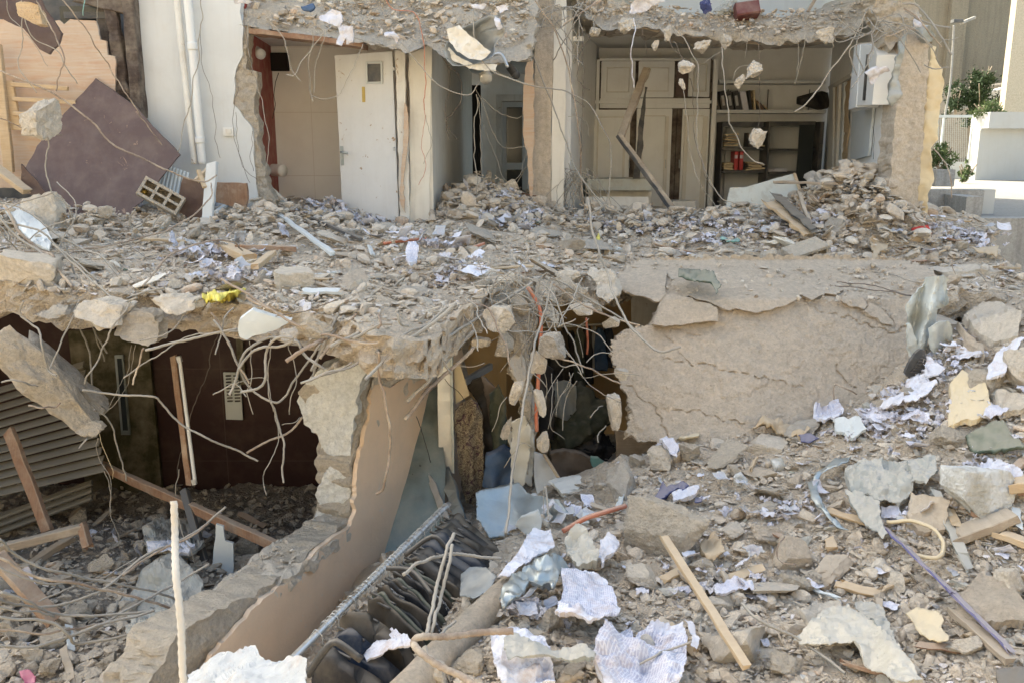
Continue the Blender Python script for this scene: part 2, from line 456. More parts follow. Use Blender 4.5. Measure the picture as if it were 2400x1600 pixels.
def m_cloth(name, c, pat=None, dust=.45, weave=260):
    s = NT(name, .95, .05)
    col = s.mix(s.noise(9, 6, .6), tuple(q * .75 for q in c), tuple(min(1, q * 1.2) for q in c))
    if pat == 'print':
        v = s.ramp(s.noise(34, 4, .8, 2.0), [(.47, 0.0), (.53, 1.0)])
        col = s.mix(v, col, (.33, .28, .2)); w = s.ramp(s.noise(15, 4, .7, 1.5), [(.55, 0.0), (.6, 1.0)]); col = s.mix(w, col, (.07, .035, .05))
    if pat == 'check':
        q = s.n("ShaderNodeTexChecker"); q.inputs["Scale"].default_value = 45; s.l(s.co, q.inputs["Vector"]); q.inputs[1].default_value = (*c, 1); q.inputs[2].default_value = (.3, .3, .3, 1); col = q.outputs[0]
    col = dusted(s, col, dust * .55, .45)
    return s.done(col, s.bump(s.math('ADD', s.noise(weave, 2), s.math('MULTIPLY', s.noise(12, 6), 2.0)), .35, .004))
def m_paper(name, text=False, c=(.67, .665, .71)):
    s = NT(name, .85, .2); uv = s.tc.outputs["UV"]
    col = s.mix(s.ramp(s.noise(6, 6, .7), [(.4, 0.0), (.72, 1.0)]), c, tuple(q * .82 for q in c))
    if text:
        sep = s.n("ShaderNodeSeparateXYZ"); s.l(uv, sep.inputs[0])
        ln = s.math('SINE', s.math('MULTIPLY', sep.outputs[1], 2 * math.pi * 34))
        lm = s.ramp(ln, [(.35, 1.0), (.6, 0.0)])
        wd = s.ramp(s.noise(1.0, 2, .8, 0, s.map((90, 8, 1), vec=uv)), [(.42, 0.0), (.5, 1.0)])
        mg = s.ramp(s.math('ABSOLUTE', s.math('SUBTRACT', sep.outputs[0], .5)), [(.38, 1.0), (.4, 0.0)])
        mh = s.ramp(s.math('ABSOLUTE', s.math('SUBTRACT', sep.outputs[1], .5)), [(.42, 1.0), (.44, 0.0)])
        f = s.math('MULTIPLY', s.math('MULTIPLY', lm, wd), s.math('MULTIPLY', mg, mh))
        col = s.mix(s.math('MULTIPLY', f, .36), col, (.16, .15, .3))
    col = s.mix(s.math('MULTIPLY', s.ramp(s.noise(5, 10, .8, .4), [(.5, 0.0), (.68, 1.0)]), .8), col, (.42, .31, .25))
    return s.done(col, s.bump(s.noise(30, 5, .6), .25, .003))
def m_tiles(name, c, line, sx, sz, ox=0.0, oz=0.0, dirt=.35, wid=.018):
    """large wall tiles: joints every sx along x, sz along z"""
    s = NT(name, .55, .3); x = s.n("ShaderNodeSeparateXYZ"); s.l(s.co, x.inputs[0])
    def j(o, per, off):
        f = s.math('FRACT', s.math('DIVIDE', s.math('ADD', o, off + 50 * per), per)); return s.ramp(s.math('ABSOLUTE', s.math('SUBTRACT', f, .5)), [(.5 - wid, 0.0), (.5 - wid * .4, 1.0)])
    f = s.math('MAXIMUM', j(x.outputs[0], sx, ox), j(x.outputs[2], sz, oz))
    col = s.mix(s.noise(1.5, 6), tuple(q * .88 for q in c), c)
    col = s.mix(s.math('MULTIPLY', s.ramp(s.noise(2.1, 10, .7), [(.45, 0.0), (.75, 1.0)]), dirt), col, (.38, .3, .22))
    col = s.mix(f, col, line)
    return s.done(col, s.bump(f, .3, -.002))
def m_plain(name, c, rough=.8, spec=.2, met=0.0, var=.2, dust=.3):
    s = NT(name, rough, spec); s.b.inputs["Metallic"].default_value = met
    col = s.mix(s.noise(7, 6, .65), tuple(q * (1 - var) for q in c), tuple(min(1, q * (1 + var)) for q in c))
    if dust: col = dusted(s, col, dust, .4)
    return s.done(col, s.bump(s.noise(30, 5), .25, .002))
M = dict(
    conc=m_concrete("broken concrete", (.57, .5, .41), (.46, .4, .325)), conc_l=m_concrete("pale plastered concrete", (.62, .55, .46), (.52, .46, .38), .2, .35, .012, light=(.55, .5, .43)),
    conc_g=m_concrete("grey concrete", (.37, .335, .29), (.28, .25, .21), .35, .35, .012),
    stone_w=m_concrete("white plaster on stone", (.5, .47, .4), (.5, .47, .42), .2, .08, .012, light=(.74, .73, .69)),
    slabface=m_concrete("dust coated slab", (.61, .51, .4), (.56, .465, .36), .18, .1, .02, streak=.22),
    conc_w=m_concrete("pale grey concrete", (.68, .67, .63), (.6, .59, .55), .12, .1, .012),
    column=m_concrete("column concrete", (.5, .43, .35), (.41, .35, .28), .2, .15, .008, streak=.25),
    rub=m_tint("mixed rubble"), ground=m_ground("rubble dust"), ground_shaded=m_ground("shade-darkened pit dust", (.34, .29, .235)),  # pit dust is darker: the pit's shade is put into its colour
    rubd=m_tint("tinted pit rubble"),
    white=m_paint("white wall paint", (.66, .67, .66), amt=.14, streak=.12, dust=.08), white_d=m_paint("dirty white paint", (.72, .7, .65), amt=.4, streak=.4, chips=(.3, .2, .12), dust=.2),
    white_i=m_paint("interior white", (.87, .86, .83), amt=.14, streak=.1, dust=.05),
    cream=m_paint("cream paint", (.76, .72, .64), amt=.25, streak=.25, dust=.12), doorw=m_paint("white door paint", (.7, .7, .69), amt=.12, streak=.08, dust=.05, chips=(.36, .25, .16), scale=1.3),
    peach=m_paint("peach plaster", (.8, .6, .43), dirt=(.62, .51, .4), amt=.35, rough=.85, streak=.15, bumpd=.012, dust=.15, chips=(.66, .58, .48), scale=1.5), peach_i=m_paint("orange shop wall", (.62, .43, .22), amt=.35, streak=.2),
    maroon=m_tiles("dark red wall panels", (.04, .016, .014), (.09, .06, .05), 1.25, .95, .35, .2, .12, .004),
    tile=m_tiles("beige bathroom tiles", (.88, .85, .8), (.66, .6, .53), .62, .8, .1, .22, .12, .006), red=m_paint("red wall paint", (.3, .05, .04), amt=.25, streak=.1),
    ply=m_wood("peeling plywood", (.5, .31, .2), (.54, .45, .36), .45, (.7, .7, 9)), wood=m_wood("raw timber", (.55, .4, .24), (.42, .29, .17), .25, (1.5, 1.5, 22)),
    wood_o=m_wood("grey old timber", (.36, .29, .22), (.25, .2, .15), .5), wood_r=m_wood("reddish brown timber", (.3, .17, .1), (.2, .11, .07), .4, (20, 1.5, 1.5)),
    frame_d=m_wood("dark stained frame", (.085, .06, .05), (.05, .037, .03), .25), board=m_paint("dark brown laminate", (.125, .08, .068), dirt=(.26, .18, .14), amt=.2, rough=.5, streak=.12, chips=(.3, .19, .13), dust=.1),
    rebar=m_metal("dusty rebar", (.33, .25, .19), .75, .15, .85, .002), rebar_g=m_plain("grey dusty rebar", (.26, .245, .22), .85, .2, 0, .35, .4), wire=m_plain("pale cable", (.33, .3, .255), .7, .2, 0, .2, .3), wire_d=m_plain("dark cable", (.12, .1, .09), .7, .2, 0, .2, .4),
    orange=m_plain("orange conduit", (.5, .15, .08), .7, .3, 0, .25, .5), alu=m_metal("aluminium", (.62, .63, .63), .3, .85, .3), galv=m_metal("galvanised sheet", (.42, .47, .48), .3, .75, .35, .01),
    mirror=m_metal("dusty mirror", (.25, .3, .285), .25, .65, .2, .001), chrome=m_metal("chrome rail", (.7, .7, .69), .2, .9, .25, .001), dish=m_metal("zinc basin", (.38, .4, .4), .5, .5, .3, .006),
    dark=m_plain("black plastic", (.03, .03, .032), .5, .3, 0, .3, .3), black=m_plain("painted interior shade", (.03, .025, .022), .9, .1, 0, .2, 0),  # black paints the shade inside openings
    pap=m_paper("white paper"), papt=m_paper("printed paper", True), sackw=m_paper("white sack", True, (.52, .52, .51)), card=m_plain("cardboard", (.45, .34, .22), .9, .1, 0, .2, .3),
    clothd=m_cloth("black cloth", (.035, .034, .036), dust=.3), clothb=m_cloth("brown cloth", (.085, .07, .055), dust=.3), clothn=m_cloth("navy cloth", (.03, .04, .06)), clothg=m_cloth("olive cloth", (.09, .1, .075)), prt=m_cloth("patterned cloth", (.12, .095, .07), 'print', .3),
    taupe=m_cloth("taupe cloth", (.2, .155, .12), dust=.35), denim=m_cloth("denim", (.08, .13, .22), dust=.25), chk=m_cloth("checked cloth", (.06, .06, .065), 'check', .2), green=m_cloth("green tarpaulin", (.1, .135, .105), dust=.7), blue=m_cloth("blue cloth", (.07, .085, .2), dust=.6),
    yellow=m_plain("yellow plastic", (.75, .65, .12), .5, .3, 0, .1, .15), foam=m_plain("yellow foam", (.66, .54, .35), .9, .1, 0, .15, .4), pink=m_plain("pink plastic", (.6, .12, .25), .5, .3), redp=m_plain("red plastic", (.5, .05, .05), .4, .4, 0, .15, .1),
    teal=m_plain("teal plastic", (.2, .42, .38), .5, .3), bluep=m_plain("blue strip", (.12, .12, .26), .8, .2, 0, .3, .55), plasticw=m_plain("white plastic", (.7, .7, .68), .4, .4, 0, .08, .15), tarp=m_plain("clear dusty plastic", (.5, .47, .4), .45, .4, 0, .12, .3), tarpg=m_plain("grey dusty plastic", (.3, .32, .31), .45, .4, 0, .2, .45),
    glass=m_plain("dark glass", (.03, .035, .035), .15, .5, 0, .1, 0), brass=m_metal("brass", (.6, .45, .15), .35, .9, .2), metw=m_metal("white painted sheet metal", (.62, .64, .6), .45, .1, .25, .008), shutter=m_plain("grey shutter slats", (.17, .16, .135), .5, .3, 0, .15, .15), olive=m_paint("olive door", (.05, .043, .016), amt=.2, streak=.1),
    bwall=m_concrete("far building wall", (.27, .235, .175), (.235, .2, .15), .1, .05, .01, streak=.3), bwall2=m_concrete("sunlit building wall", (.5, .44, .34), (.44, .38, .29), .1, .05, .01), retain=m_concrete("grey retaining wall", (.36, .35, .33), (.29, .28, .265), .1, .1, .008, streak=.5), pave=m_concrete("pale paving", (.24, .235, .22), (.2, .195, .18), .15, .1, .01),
    leaf=m_plain("leaf green", (.04, .065, .028), .7, .2, 0, .4, 0), leafl=m_plain("light leaf green", (.11, .15, .06), .7, .2, 0, .4, 0), wwall=m_paint("white street wall", (.5, .5, .48), amt=.15, streak=.15, dust=.05),
    galvw=m_plain("white gate paint", (.55, .58, .58), .5, .3, 0, .08, .1),
    grey=m_plain("dark grey laminate", (.06, .062, .066), .45, .4, 0, .15, .25), mould=m_paint("scratched pale board", (.55, .56, .5), dirt=(.3, .24, .16), amt=.7, streak=.1, chips=(.36, .28, .18), scale=2.2))

# ------------------------------------------------------------------ terrain interpolation
class Height:
    def __init__(s, ctrl, smooth=1e-3):
        P = np.array([W(*c) for c in ctrl]); s.P = P[:, :2]; n = len(P)
        A = s.k(P[:, :2], P[:, :2]) + np.eye(n) * smooth
        B = np.concatenate([np.ones((n, 1)), P[:, :2]], 1)
        K = np.block([[A, B], [B.T, np.zeros((3, 3))]])
        s.w = np.linalg.solve(K, np.concatenate([P[:, 2], np.zeros(3)])); s.n = n
    @staticmethod
    def k(a, b):
        return np.linalg.norm(a[:, None] - b[None], axis=-1)
    def __call__(s, x, y):
        x = np.asarray(x, float); sh = x.shape; q = np.stack([x.ravel(), np.asarray(y, float).ravel()], -1)
        r = s.k(q, s.P) @ s.w[:s.n] + s.w[s.n] + q @ s.w[s.n + 1:]
        return r.reshape(sh)
def bumps(x, y, amp, freq, seed):
    p = np.stack([x, y, 0 * x], -1)
    return amp * (fbm(p, freq, 5, seed, .55) + .35 * np.abs(fbm(p, freq * 4, 3, seed + 9)))

hA0 = Height([(-500, 700, 5.7), (-200, 700, 5.7), (100, 700, 5.7), (300, 705, 5.8), (600, 728, 5.6), (760, 748, 5.45), (850, 775, 5.2), (1000, 765, 5.35), (1155, 680, 6.6), (1300, 632, 8.0),
    (300, 600, 7.4), (0, 590, 7.4), (600, 600, 7.4), (900, 600, 7.6), (1200, 570, 8.6), (1100, 540, 9.5), (-200, 470, 9.4), (100, 490, 9.4), (500, 490, 9.9), (750, 500, 10.2), (920, 527, 10.3),
    (1060, 480, 10.5), (1150, 437, 11.3), (1230, 440, 11.7), (1180, 480, 10.6), (1010, 510, 10.4), (1400, 520, 11), (1330, 505, 12), (1550, 497, 11.8), (1650, 515, 11.3), (1750, 500, 11), (1600, 570, 9.6),
    (1850, 480, 10.3), (2000, 438, 9.9), (1960, 500, 9.5), (2060, 500, 9.2), (1900, 560, 9.0), (2100, 600, 8.7), (1480, 640, 7.9), (1700, 637, 7.9), (1900, 640, 7.9), (2130, 660, 7.6), (2350, 610, 8.4),
    (2250, 560, 9.2), (1500, 485, 14), (1800, 480, 14), (1100, 470, 14), (0, 450, 12.5), (700, 470, 12.5)])
def hA(x, y): return hA0(x, y) + bumps(x, y, .06, 1.9, 3)
hC0 = Height([(1450, 1070, 6.2), (1650, 1020, 6.3), (1950, 970, 6.3), (2080, 920, 6.2), (2200, 830, 6.2), (2310, 770, 6.2), (2420, 725, 6.2), (2600, 700, 6.2), (2330, 700, 7.2), (2500, 660, 7.2), (1600, 1010, 7.5), (2000, 960, 7.5),
    (1300, 1210, 5.3), (1600, 1200, 5.3), (1900, 1130, 5.4), (2200, 1050, 5.2), (2400, 1000, 5.0), (2700, 950, 5.0), (1330, 1400, 4.3), (1500, 1400, 4.4), (1800, 1400, 4.4), (2100, 1350, 4.4), (2400, 1300, 4.2), (2800, 1250, 4.2),
    (660, 1600, 4.85), (790, 1490, 5.1), (700, 1900, 3.3), (1000, 1590, 3.55), (1300, 1580, 3.6), (1700, 1600, 3.6), (2100, 1600, 3.5), (2400, 1600, 3.4), (2800, 1600, 3.2), (1500, 2000, 2.7), (2500, 2000, 2.6), (800, 2050, 2.8), (1150, 2000, 2.8),
    (960, 1450, 4.5), (1120, 1380, 4.6), (1150, 1240, 6.0), (1050, 1240, 6.3), (880, 1385, 5.35), (1300, 1130, 7.3), (1420, 1120, 7.2), (1100, 1170, 8.0), (960, 1300, 5.6)])
def hC(x, y): return hC0(x, y) + bumps(x, y, .05, 2.2, 21)
hD0 = Height([(-300, 1600, 4.6), (0, 1600, 4.6), (220, 1620, 4.5), (0, 1400, 5.5), (300, 1400, 5.6), (480, 1330, 6.0), (600, 1290, 6.6), (300, 1250, 6.9), (0, 1270, 6.9), (150, 1200, 7.7), (500, 1180, 7.8), (700, 1200, 7.7), (-300, 1200, 7.7), (-300, 1400, 5.5), (0, 2000, 3.4), (-400, 2000, 3.4), (300, 2000, 3.4)])
def hD(x, y): return hD0(x, y) + bumps(x, y, .07, 2.0, 41)

# ------------------------------------------------------------------ setting: terrain
def terrain(name, poly, h, step, mat, thick, **kw):
    def g(x, y): return np.stack([x, y, h(x, y)], -1)
    return plate(name, poly, g, (0, 0, -thick), step, mat, amp=.022, freq=11, namp=.085, rows=5, ndir=(0, 0, 1), **kw)
front = [(-500, 702), (-200, 700), (0, 700), (100, 705), (300, 708), (450, 712), (600, 728), (760, 738), (840, 768), (930, 783), (1000, 765), (1060, 722), (1155, 680), (1230, 655), (1300, 634), (1370, 628), (1420, 632), (1480, 612), (1700, 608), (2130, 616), (2200, 652), (2260, 652), (2420, 655), (2440, 640), (2330, 590)]
polyA = [tuple(WZ(x, y, -.06)[:2]) for x, y in front] + [(5.35, 9.9), (5.5, 12.6), (-6.5, 12.6), (-6.5, 8.5)]
slab = terrain("upper_floor_slab", polyA, hA, .06, M['ground'], .23, edge=.05, seed=2, label="broken upper floor slab covered with dust and rubble", cat="floor slab"); slab["kind"] = "structure"
polyC = [(-2.1, 2.3), (5.4, 2.3), (6.2, 4.5), (6.4, 7.6), (4.5, 8.0), (2.5, 7.9), (.9, 8.9), (-.9, 9.4), (-.85, 6.6), (-1.25, 5.4), (-1.75, 4.1)]
tC = terrain("rubble_heap", polyC, hC, .045, M['ground'], .3, seed=3, label="sloping heap of dust and crushed concrete in front of the building"); tC["kind"] = "structure"
polyD = [(-5.5, 3.0), (-1.9, 3.0), (-1.85, 4.0), (-1.5, 5.0), (-1.2, 6.0), (-1.0, 8.4), (-6.5, 8.4), (-6.5, 5.0)]
tD = terrain("pit_floor", polyD, hD, .06, M['ground_shaded'], .3, seed=4, label="rubble strewn floor of the dark pit"); tD["kind"] = "structure"
gv = []
mk("ground", [(-60, -20, -2.75), (60, -20, -2.75), (60, 11, -2.75), (-60, 11, -2.75)], [(0, 1, 2, 3)], M['ground'], kind="structure")
def solid(name, lo, hi, mat, **kw): return box(name, lo, hi, mat, **kw)
solid("street", (5.7, 11.9, -3), (60, 70, 0.02), M['pave'], kind="structure")
solid("upper_ground", (-60, 12.7, -3), (5.7, 70, -.03), M['ground'], kind="structure")

# ------------------------------------------------------------------ building shell
def wallp(name, poly, Y, th, mat, step=.0, **kw):
    """wall outlined in pixels, standing at distance Y"""
    return plate(name, poly, fY(Y), (0, th, 0), step or 26, mat, **kw)
# building body above and behind (out of the picture, it shades the street side)
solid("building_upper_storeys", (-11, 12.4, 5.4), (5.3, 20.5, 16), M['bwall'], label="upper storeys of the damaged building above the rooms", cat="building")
solid("rear_rooms", (-11, 17.3, -3), (5.4, 20.4, 5.35), M['white'], label="rear rooms of the damaged building behind the corridor", cat="building")
# dirt-white walls of the upper floor
fw = wallp("facade_wall", [(312, -70), (560, -70), (562, 30), (571, 66), (568, 130), (547, 185), (553, 215), (545, 245), (560, 262), (588, 300), (595, 345), (600, 420), (604, 560), (322, 560), (332, 270), (316, 20)], 10.0, .12, M['white'], step=16, edge=3.0, namp=.02, seed=8,
     label="white painted facade wall with pipes and a broken right edge", cat="wall")
mc = wallp("masonry_end", [(560, 50), (584, 62), (580, 120), (579, 160), (600, 168), (597, 230), (602, 300), (606, 345), (622, 400), (628, 440), (646, 470), (640, 500), (600, 520), (570, 520), (575, 300), (540, 250), (550, 180), (566, 120)], 10.03, .2, M['conc'], step=9, edge=5, amp=.03, freq=14, namp=.04, seed=9)
ew = empty("broken_wall_end", W(600, 500, 10.05), "ragged masonry end of the white wall beside the red room", "wall"); mc.name = "masonry"; adopt(ew, mc)
# bathroom
bt = wallp("bathroom_wall", [(560, 20), (1012, 20), (1012, 600), (560, 600)], 11.7, .12, M['tile'], step=60, label="beige tiled rear wall of the bathroom behind the white door", cat="wall")
def side(name, xa, Ya, xb, Yb, z0, z1, th, mat, **kw):
    a = W(xa, 335, Ya); b = W(xb, 335, Yb)
    V, Fs = bar_v((a[0], a[1], (z0 + z1) / 2), (b[0], b[1], (z0 + z1) / 2), th, z1 - z0, segs=1, bev=.01)
    return mk(name, V, Fs, mat, **kw)
side("red_wall", 588, 10.2, 640, 11.68, -.1, 2.6, .08, M['red'], label="dark red side wall left of the beige tiled room", cat="wall")
solid("bathroom_ceiling", (-3.4, 10.15, 2.19), (-.95, 11.75, 2.24), M['white_i'], label="off-white ceiling over the tiled room", cat="ceiling")
# corridor
side("corridor_wall", 1003, 10.35, 1101, 16.6, -.1, 2.5, .1, M['cream'], label="cream painted corridor wall right of the white door", cat="wall")
jw = wallp("wall_end", [(958, 95), (1012, 95), (1006, 570), (962, 570)], 10.32, .12, M['cream'], step=22, edge=1.5, namp=.01, seed=12, label="narrow cream wall end between the door frame and the corridor", cat="wall")
solid("corridor_ceiling", (-1.1, 11.6, 2.24), (.9, 17.2, 2.3), M['white_i'], label="shadowy ceiling over the corridor", cat="ceiling")
cb = wallp("corridor_end_wall", [(1085, 120), (1270, 120), (1270, 520), (1085, 520)], 17.0, .1, M['white_i'], step=60, label="cream end wall of the corridor around the far door", cat="wall")
fd = empty("far_door", W(1200, 450, 16.9), "white far door with dark glass panes at the end of the corridor", "door")
def pxbox(name, x0, y0, x1, y1, Y, d, mat, bev=.02, **kw):
    a = W(x0, y1, Y); b = W(x1, y0, Y)
    return bar(name, ((a[0] + b[0]) / 2, Y, (a[2] + b[2]) / 2), ((a[0] + b[0]) / 2, Y + d, (a[2] + b[2]) / 2), b[0] - a[0], b[2] - a[2], mat, segs=1, bev=bev, **kw)
adopt(fd, pxbox("frame", 1163, 222, 1176, 455, 16.9, .1, M['white_d']), pxbox("frame", 1176, 222, 1245, 238, 16.9, .1, M['white_d']), pxbox("leaf", 1178, 240, 1236, 455, 16.93, .05, M['white']),
      pxbox("glass", 1188, 252, 1224, 382, 16.915, .01, M['glass']), pxbox("glass", 1188, 398, 1224, 450, 16.915, .01, M['glass']))
pxbox("doorway_shade", 1104, 200, 1126, 470, 16.6, .2, M['black'], label="narrow black doorway at the far left end of the corridor", cat="doorway")  # solid black panel paints the doorway's darkness
# central column with its painted strip
cc = empty("central_column", W(1270, 510, 11.2), "tall dusty concrete column between the corridor and the office", "column")
adopt(cc, wallp("shaft", [(1258, -70), (1303, -70), (1292, 300), (1291, 540), (1245, 540), (1250, 300)], 11.2, .28, M['column'], step=10, edge=1.2, amp=.006, freq=10, namp=.01, seed=14),
      wallp("painted_strip", [(1303, -70), (1328, -70), (1326, 200), (1320, 540), (1292, 540), (1293, 300)], 11.21, .12, M['cream'], step=14, edge=1.0, namp=.008, seed=15))
wallp("splintered_jamb", [(1236, 140), (1250, 140), (1252, 300), (1248, 470), (1242, 470), (1234, 350), (1226, 310), (1228, 200)], 11.05, .07, M['ply'], step=7, edge=2.5, namp=.02, seed=16, label="splintered orange door jamb left of the central column", cat="door jamb")
# office
side("office_left_wall", 1328, 11.5, 1392, 14.7, -.1, 2.6, .1, M['white_i'], label="left side wall of the office behind the hanging cables", cat="wall")
ob = wallp("office_rear_wall", [(1330, 60), (1965, 60), (1965, 560), (1330, 560)], 14.75, .12, M['white_i'], step=80, label="cream rear wall of the office behind the shelves", cat="wall")
solid("office_ceiling", (.9, 12.5, 2.47), (5.4, 14.8, 2.52), M['white_i'], label="cream ceiling of the office under the broken slab", cat="ceiling")
rw = side("office_right_wall", 2098, 9.65, 1943, 14.7, -.2, 3.6, .12, M['white_i'], label="cream right wall of the office beside the broken column", cat="wall")
rc = empty("corner_column", W(2110, 600, 9.3), "broken concrete corner column beside the yellow foam sheet", "column")
adopt(rc, wallp("shaft", [(2118, 86), (2150, 78), (2180, 98), (2170, 250), (2163, 330), (2152, 450), (2143, 640), (2072, 640), (2080, 500), (2092, 350), (2104, 200)], 9.3, .34, M['column'], step=8, edge=3.5, amp=.014, freq=12, namp=.03, seed=18))
ch = wallp("column_head", [(2048, -60), (2145, -60), (2150, 20), (2165, 60), (2182, 92), (2150, 98), (2110, 100), (2085, 120), (2070, 60), (2050, 20)], 9.35, .3, M['conc'], step=8, edge=8, amp=.05, freq=9, namp=.07, seed=19); ch.name = "column_head"; adopt(rc, ch)
# second storey: floor edge and a white wall far above
wallp("third_floor_wall", [(1830, -200), (1965, -200), (1965, 60), (1500, 60), (1500, -200)], 14.9, .12, M['white'], step=60, label="white wall of the storey above the office", cat="wall")
fas = plate("ceiling_slab_edge", [(1330, -40), (1345, 5), (1372, 30), (1400, 62), (1425, 70), (1500, 66), (1600, 84), (1700, 96), (1800, 104), (1900, 98), (1990, 86), (2010, 60), (2060, 20), (2060, -20), (1990, 5), (1925, 28), (1880, 36), (1783, 40), (1700, 36), (1640, 34), (1560, 24), (1480, 12), (1420, -5), (1380, -40)],
     fY(lambda x, y: 11.2 - .35 * np.clip((y - 20) / 60., 0, 1) + .0 * x), (0, 1.6, .1), 8, M['conc'], edge=7, amp=.07, freq=5, namp=.08, seed=22, rows=3)
fas2 = plate("formwork_band", [(1425, 72), (1500, 68), (1600, 86), (1700, 98), (1800, 108), (1900, 102), (1990, 88), (2000, 70), (1900, 78), (1800, 84), (1700, 80), (1600, 70), (1500, 58), (1430, 60)], fY(11.02), (0, .5, 0), 9, M['wood_o'], edge=3, amp=.03, freq=6, namp=.04, seed=23)
s2 = empty("office_ceiling_slab", W(1700, 60, 11.2), "broken ceiling slab edge over the office", "slab"); fas.name = "slab_edge"; adopt(s2, fas, fas2)
def YE(x, y): return 9.75 + .75 * np.clip((110 - y) / 130., -.3, 2.0)
fl = plate("slab_edge", [(470, -110), (1262, -110), (1258, 60), (1242, 128), (1218, 143), (1168, 146), (1111, 160), (1080, 150), (1040, 130), (1000, 108), (951, 121), (897, 107), (847, 103), (740, 86), (611, 71), (560, 56), (520, 20), (470, 0)],
     fY(YE), (0, .5, .05), 8, M['conc'], edge=6, amp=.09, freq=4.5, namp=.07, seed=25, rows=3)
s3 = empty("left_ceiling_slab", W(800, 60, 10), "sagging ceiling slab edge over the bathroom and corridor", "slab"); adopt(s3, fl)
fl2 = plate("timber_edge", [(583, 66), (740, 84), (852, 100), (850, 112), (740, 96), (583, 78)], fY(9.8), (0, .35, 0), 9, M['wood_r'], edge=1.5, amp=.01, namp=.02, seed=26); adopt(s3, fl2)
solid("left_rear_block", (-3.6, 11.2, 2.35), (.6, 13, 2.6), M['conc'], label="rear part of the ceiling slab over the bathroom", cat="slab")
solid("right_rear_block", (1.1, 12.9, 2.53), (5.2, 14.7, 2.62), M['conc'], label="rear part of the ceiling slab over the office", cat="slab")

# ------------------------------------------------------------------ lower storey shell
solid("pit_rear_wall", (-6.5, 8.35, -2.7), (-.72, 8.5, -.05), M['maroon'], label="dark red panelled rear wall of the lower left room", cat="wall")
solid("pit_light_baffle", (-6.6, 4.0, -2.7), (-5.6, 8.4, -.35), M['conc_g'], label="unseen grey wall added to keep light out of the lower left room", cat="wall")  # out of view, added to stop light entering the pit from the side
P0, PD = (-1.505, 4.73), (.35, 1.0)
def fW(off=0.0):
    n = np.array((1.0, -.35)) / math.hypot(1, .35)
    p = (P0[0] + n[0] * off, P0[1] + n[1] * off)
    return lambda x, y: WPL(x, y, p, PD)
wb = np.array((-1.0, .35, 0)) / math.hypot(1, .35)
pw = empty("partition_wall", W(600, 1500, 4.6), "thick broken partition wall with peach plaster between the pit and the shop", "wall")
core = plate("masonry", [(330, 1640), (350, 1600), (427, 1480), (470, 1450), (600, 1390), (701, 1322), (760, 1262), (823, 1215), (828, 1150), (824, 1090), (836, 1000), (846, 900), (858, 850), (890, 815), (960, 800), (1030, 770), (1085, 735), (1100, 760), (1090, 900), (1088, 1400), (800, 1640)], fW(-.02), wb * .27, 11, M['conc'], edge=6, amp=.02, freq=9, namp=.05, seed=30, rows=3)
pl = plate("plaster", [(445, 1640), (480, 1560), (500, 1535), (548, 1480), (600, 1418), (690, 1352), (716, 1318), (752, 1283), (820, 1235), (832, 1200), (836, 1120), (846, 1050), (862, 990), (868, 930), (880, 900), (912, 905), (930, 895), (955, 882), (972, 872), (990, 858), (1010, 850), (1030, 830), (1085, 815), (1080, 1400), (860, 1640)],
           fW(.015), wb * .03, 10, M['peach'], edge=5, amp=.006, freq=3, namp=.012, seed=31)
pl2 = plate("grey_plaster", [(868, 930), (880, 885), (905, 850), (960, 830), (1030, 800), (1070, 790), (1075, 850), (1000, 880), (960, 905), (940, 940), (900, 1010), (885, 1030), (880, 970)], fW(.008), wb * .02, 9, M['conc_l'], edge=4, amp=.01, freq=6, namp=.01, seed=32)
cope = plate("broken_top", [(205, 1600), (300, 1520), (456, 1415), (560, 1330), (640, 1272), (705, 1235), (745, 1215), (800, 1200), (828, 1215), (815, 1240), (752, 1290), (701, 1335), (600, 1402), (480, 1475), (425, 1530), (380, 1650), (200, 1650)],
     lambda x, y: fY(1.0)(x, y) * 0 + np.stack([WZ(a, b, -1.62 - .32 * max(0, min(1, (620 - a) / 380.))) for a, b in zip(np.atleast_1d(x), np.atleast_1d(y))]), (0, 0, -.09), 9, M['conc_l'], edge=4, amp=.03, freq=11, namp=.04, seed=33, ndir=(0, 0, 1))
adopt(pw, core, pl, pl2, cope)
st = empty("wall_stub", W(770, 1200, 5.95), "pale grey broken stub standing at the end of the peach wall", "wall")
adopt(st, plate("stub_upper", [(735, 880), (768, 858), (800, 850), (860, 838), (852, 885), (842, 930), (834, 968), (826, 1020), (817, 1090), (790, 1070), (766, 1100), (752, 1062), (749, 1044), (742, 1014), (714, 996), (706, 960), (697, 940), (701, 912)], fY(lambda x, y: 5.85 + (860 - x) * .0012), (.02, .3, 0), 7, M['conc_w'], edge=5, amp=.025, freq=7, namp=.03, seed=34, rows=3),
      plate("stub_lower", [(764, 1102), (790, 1074), (819, 1092), (822, 1160), (820, 1230), (780, 1245), (730, 1240), (738, 1205), (747, 1180), (741, 1160), (752, 1124)], fY(5.9), (.02, .28, 0), 7, M['conc_w'], edge=4, amp=.02, freq=7, namp=.03, seed=35, rows=3),
      plate("raw_core", [(700, 915), (735, 876), (852, 838), (850, 990), (822, 1100), (822, 1240), (735, 1245), (750, 1120), (745, 1020)], fY(6.02), (.05, .25, 0), 9, M['conc'], edge=5, amp=.03, freq=8, namp=.04, seed=36, rows=2))
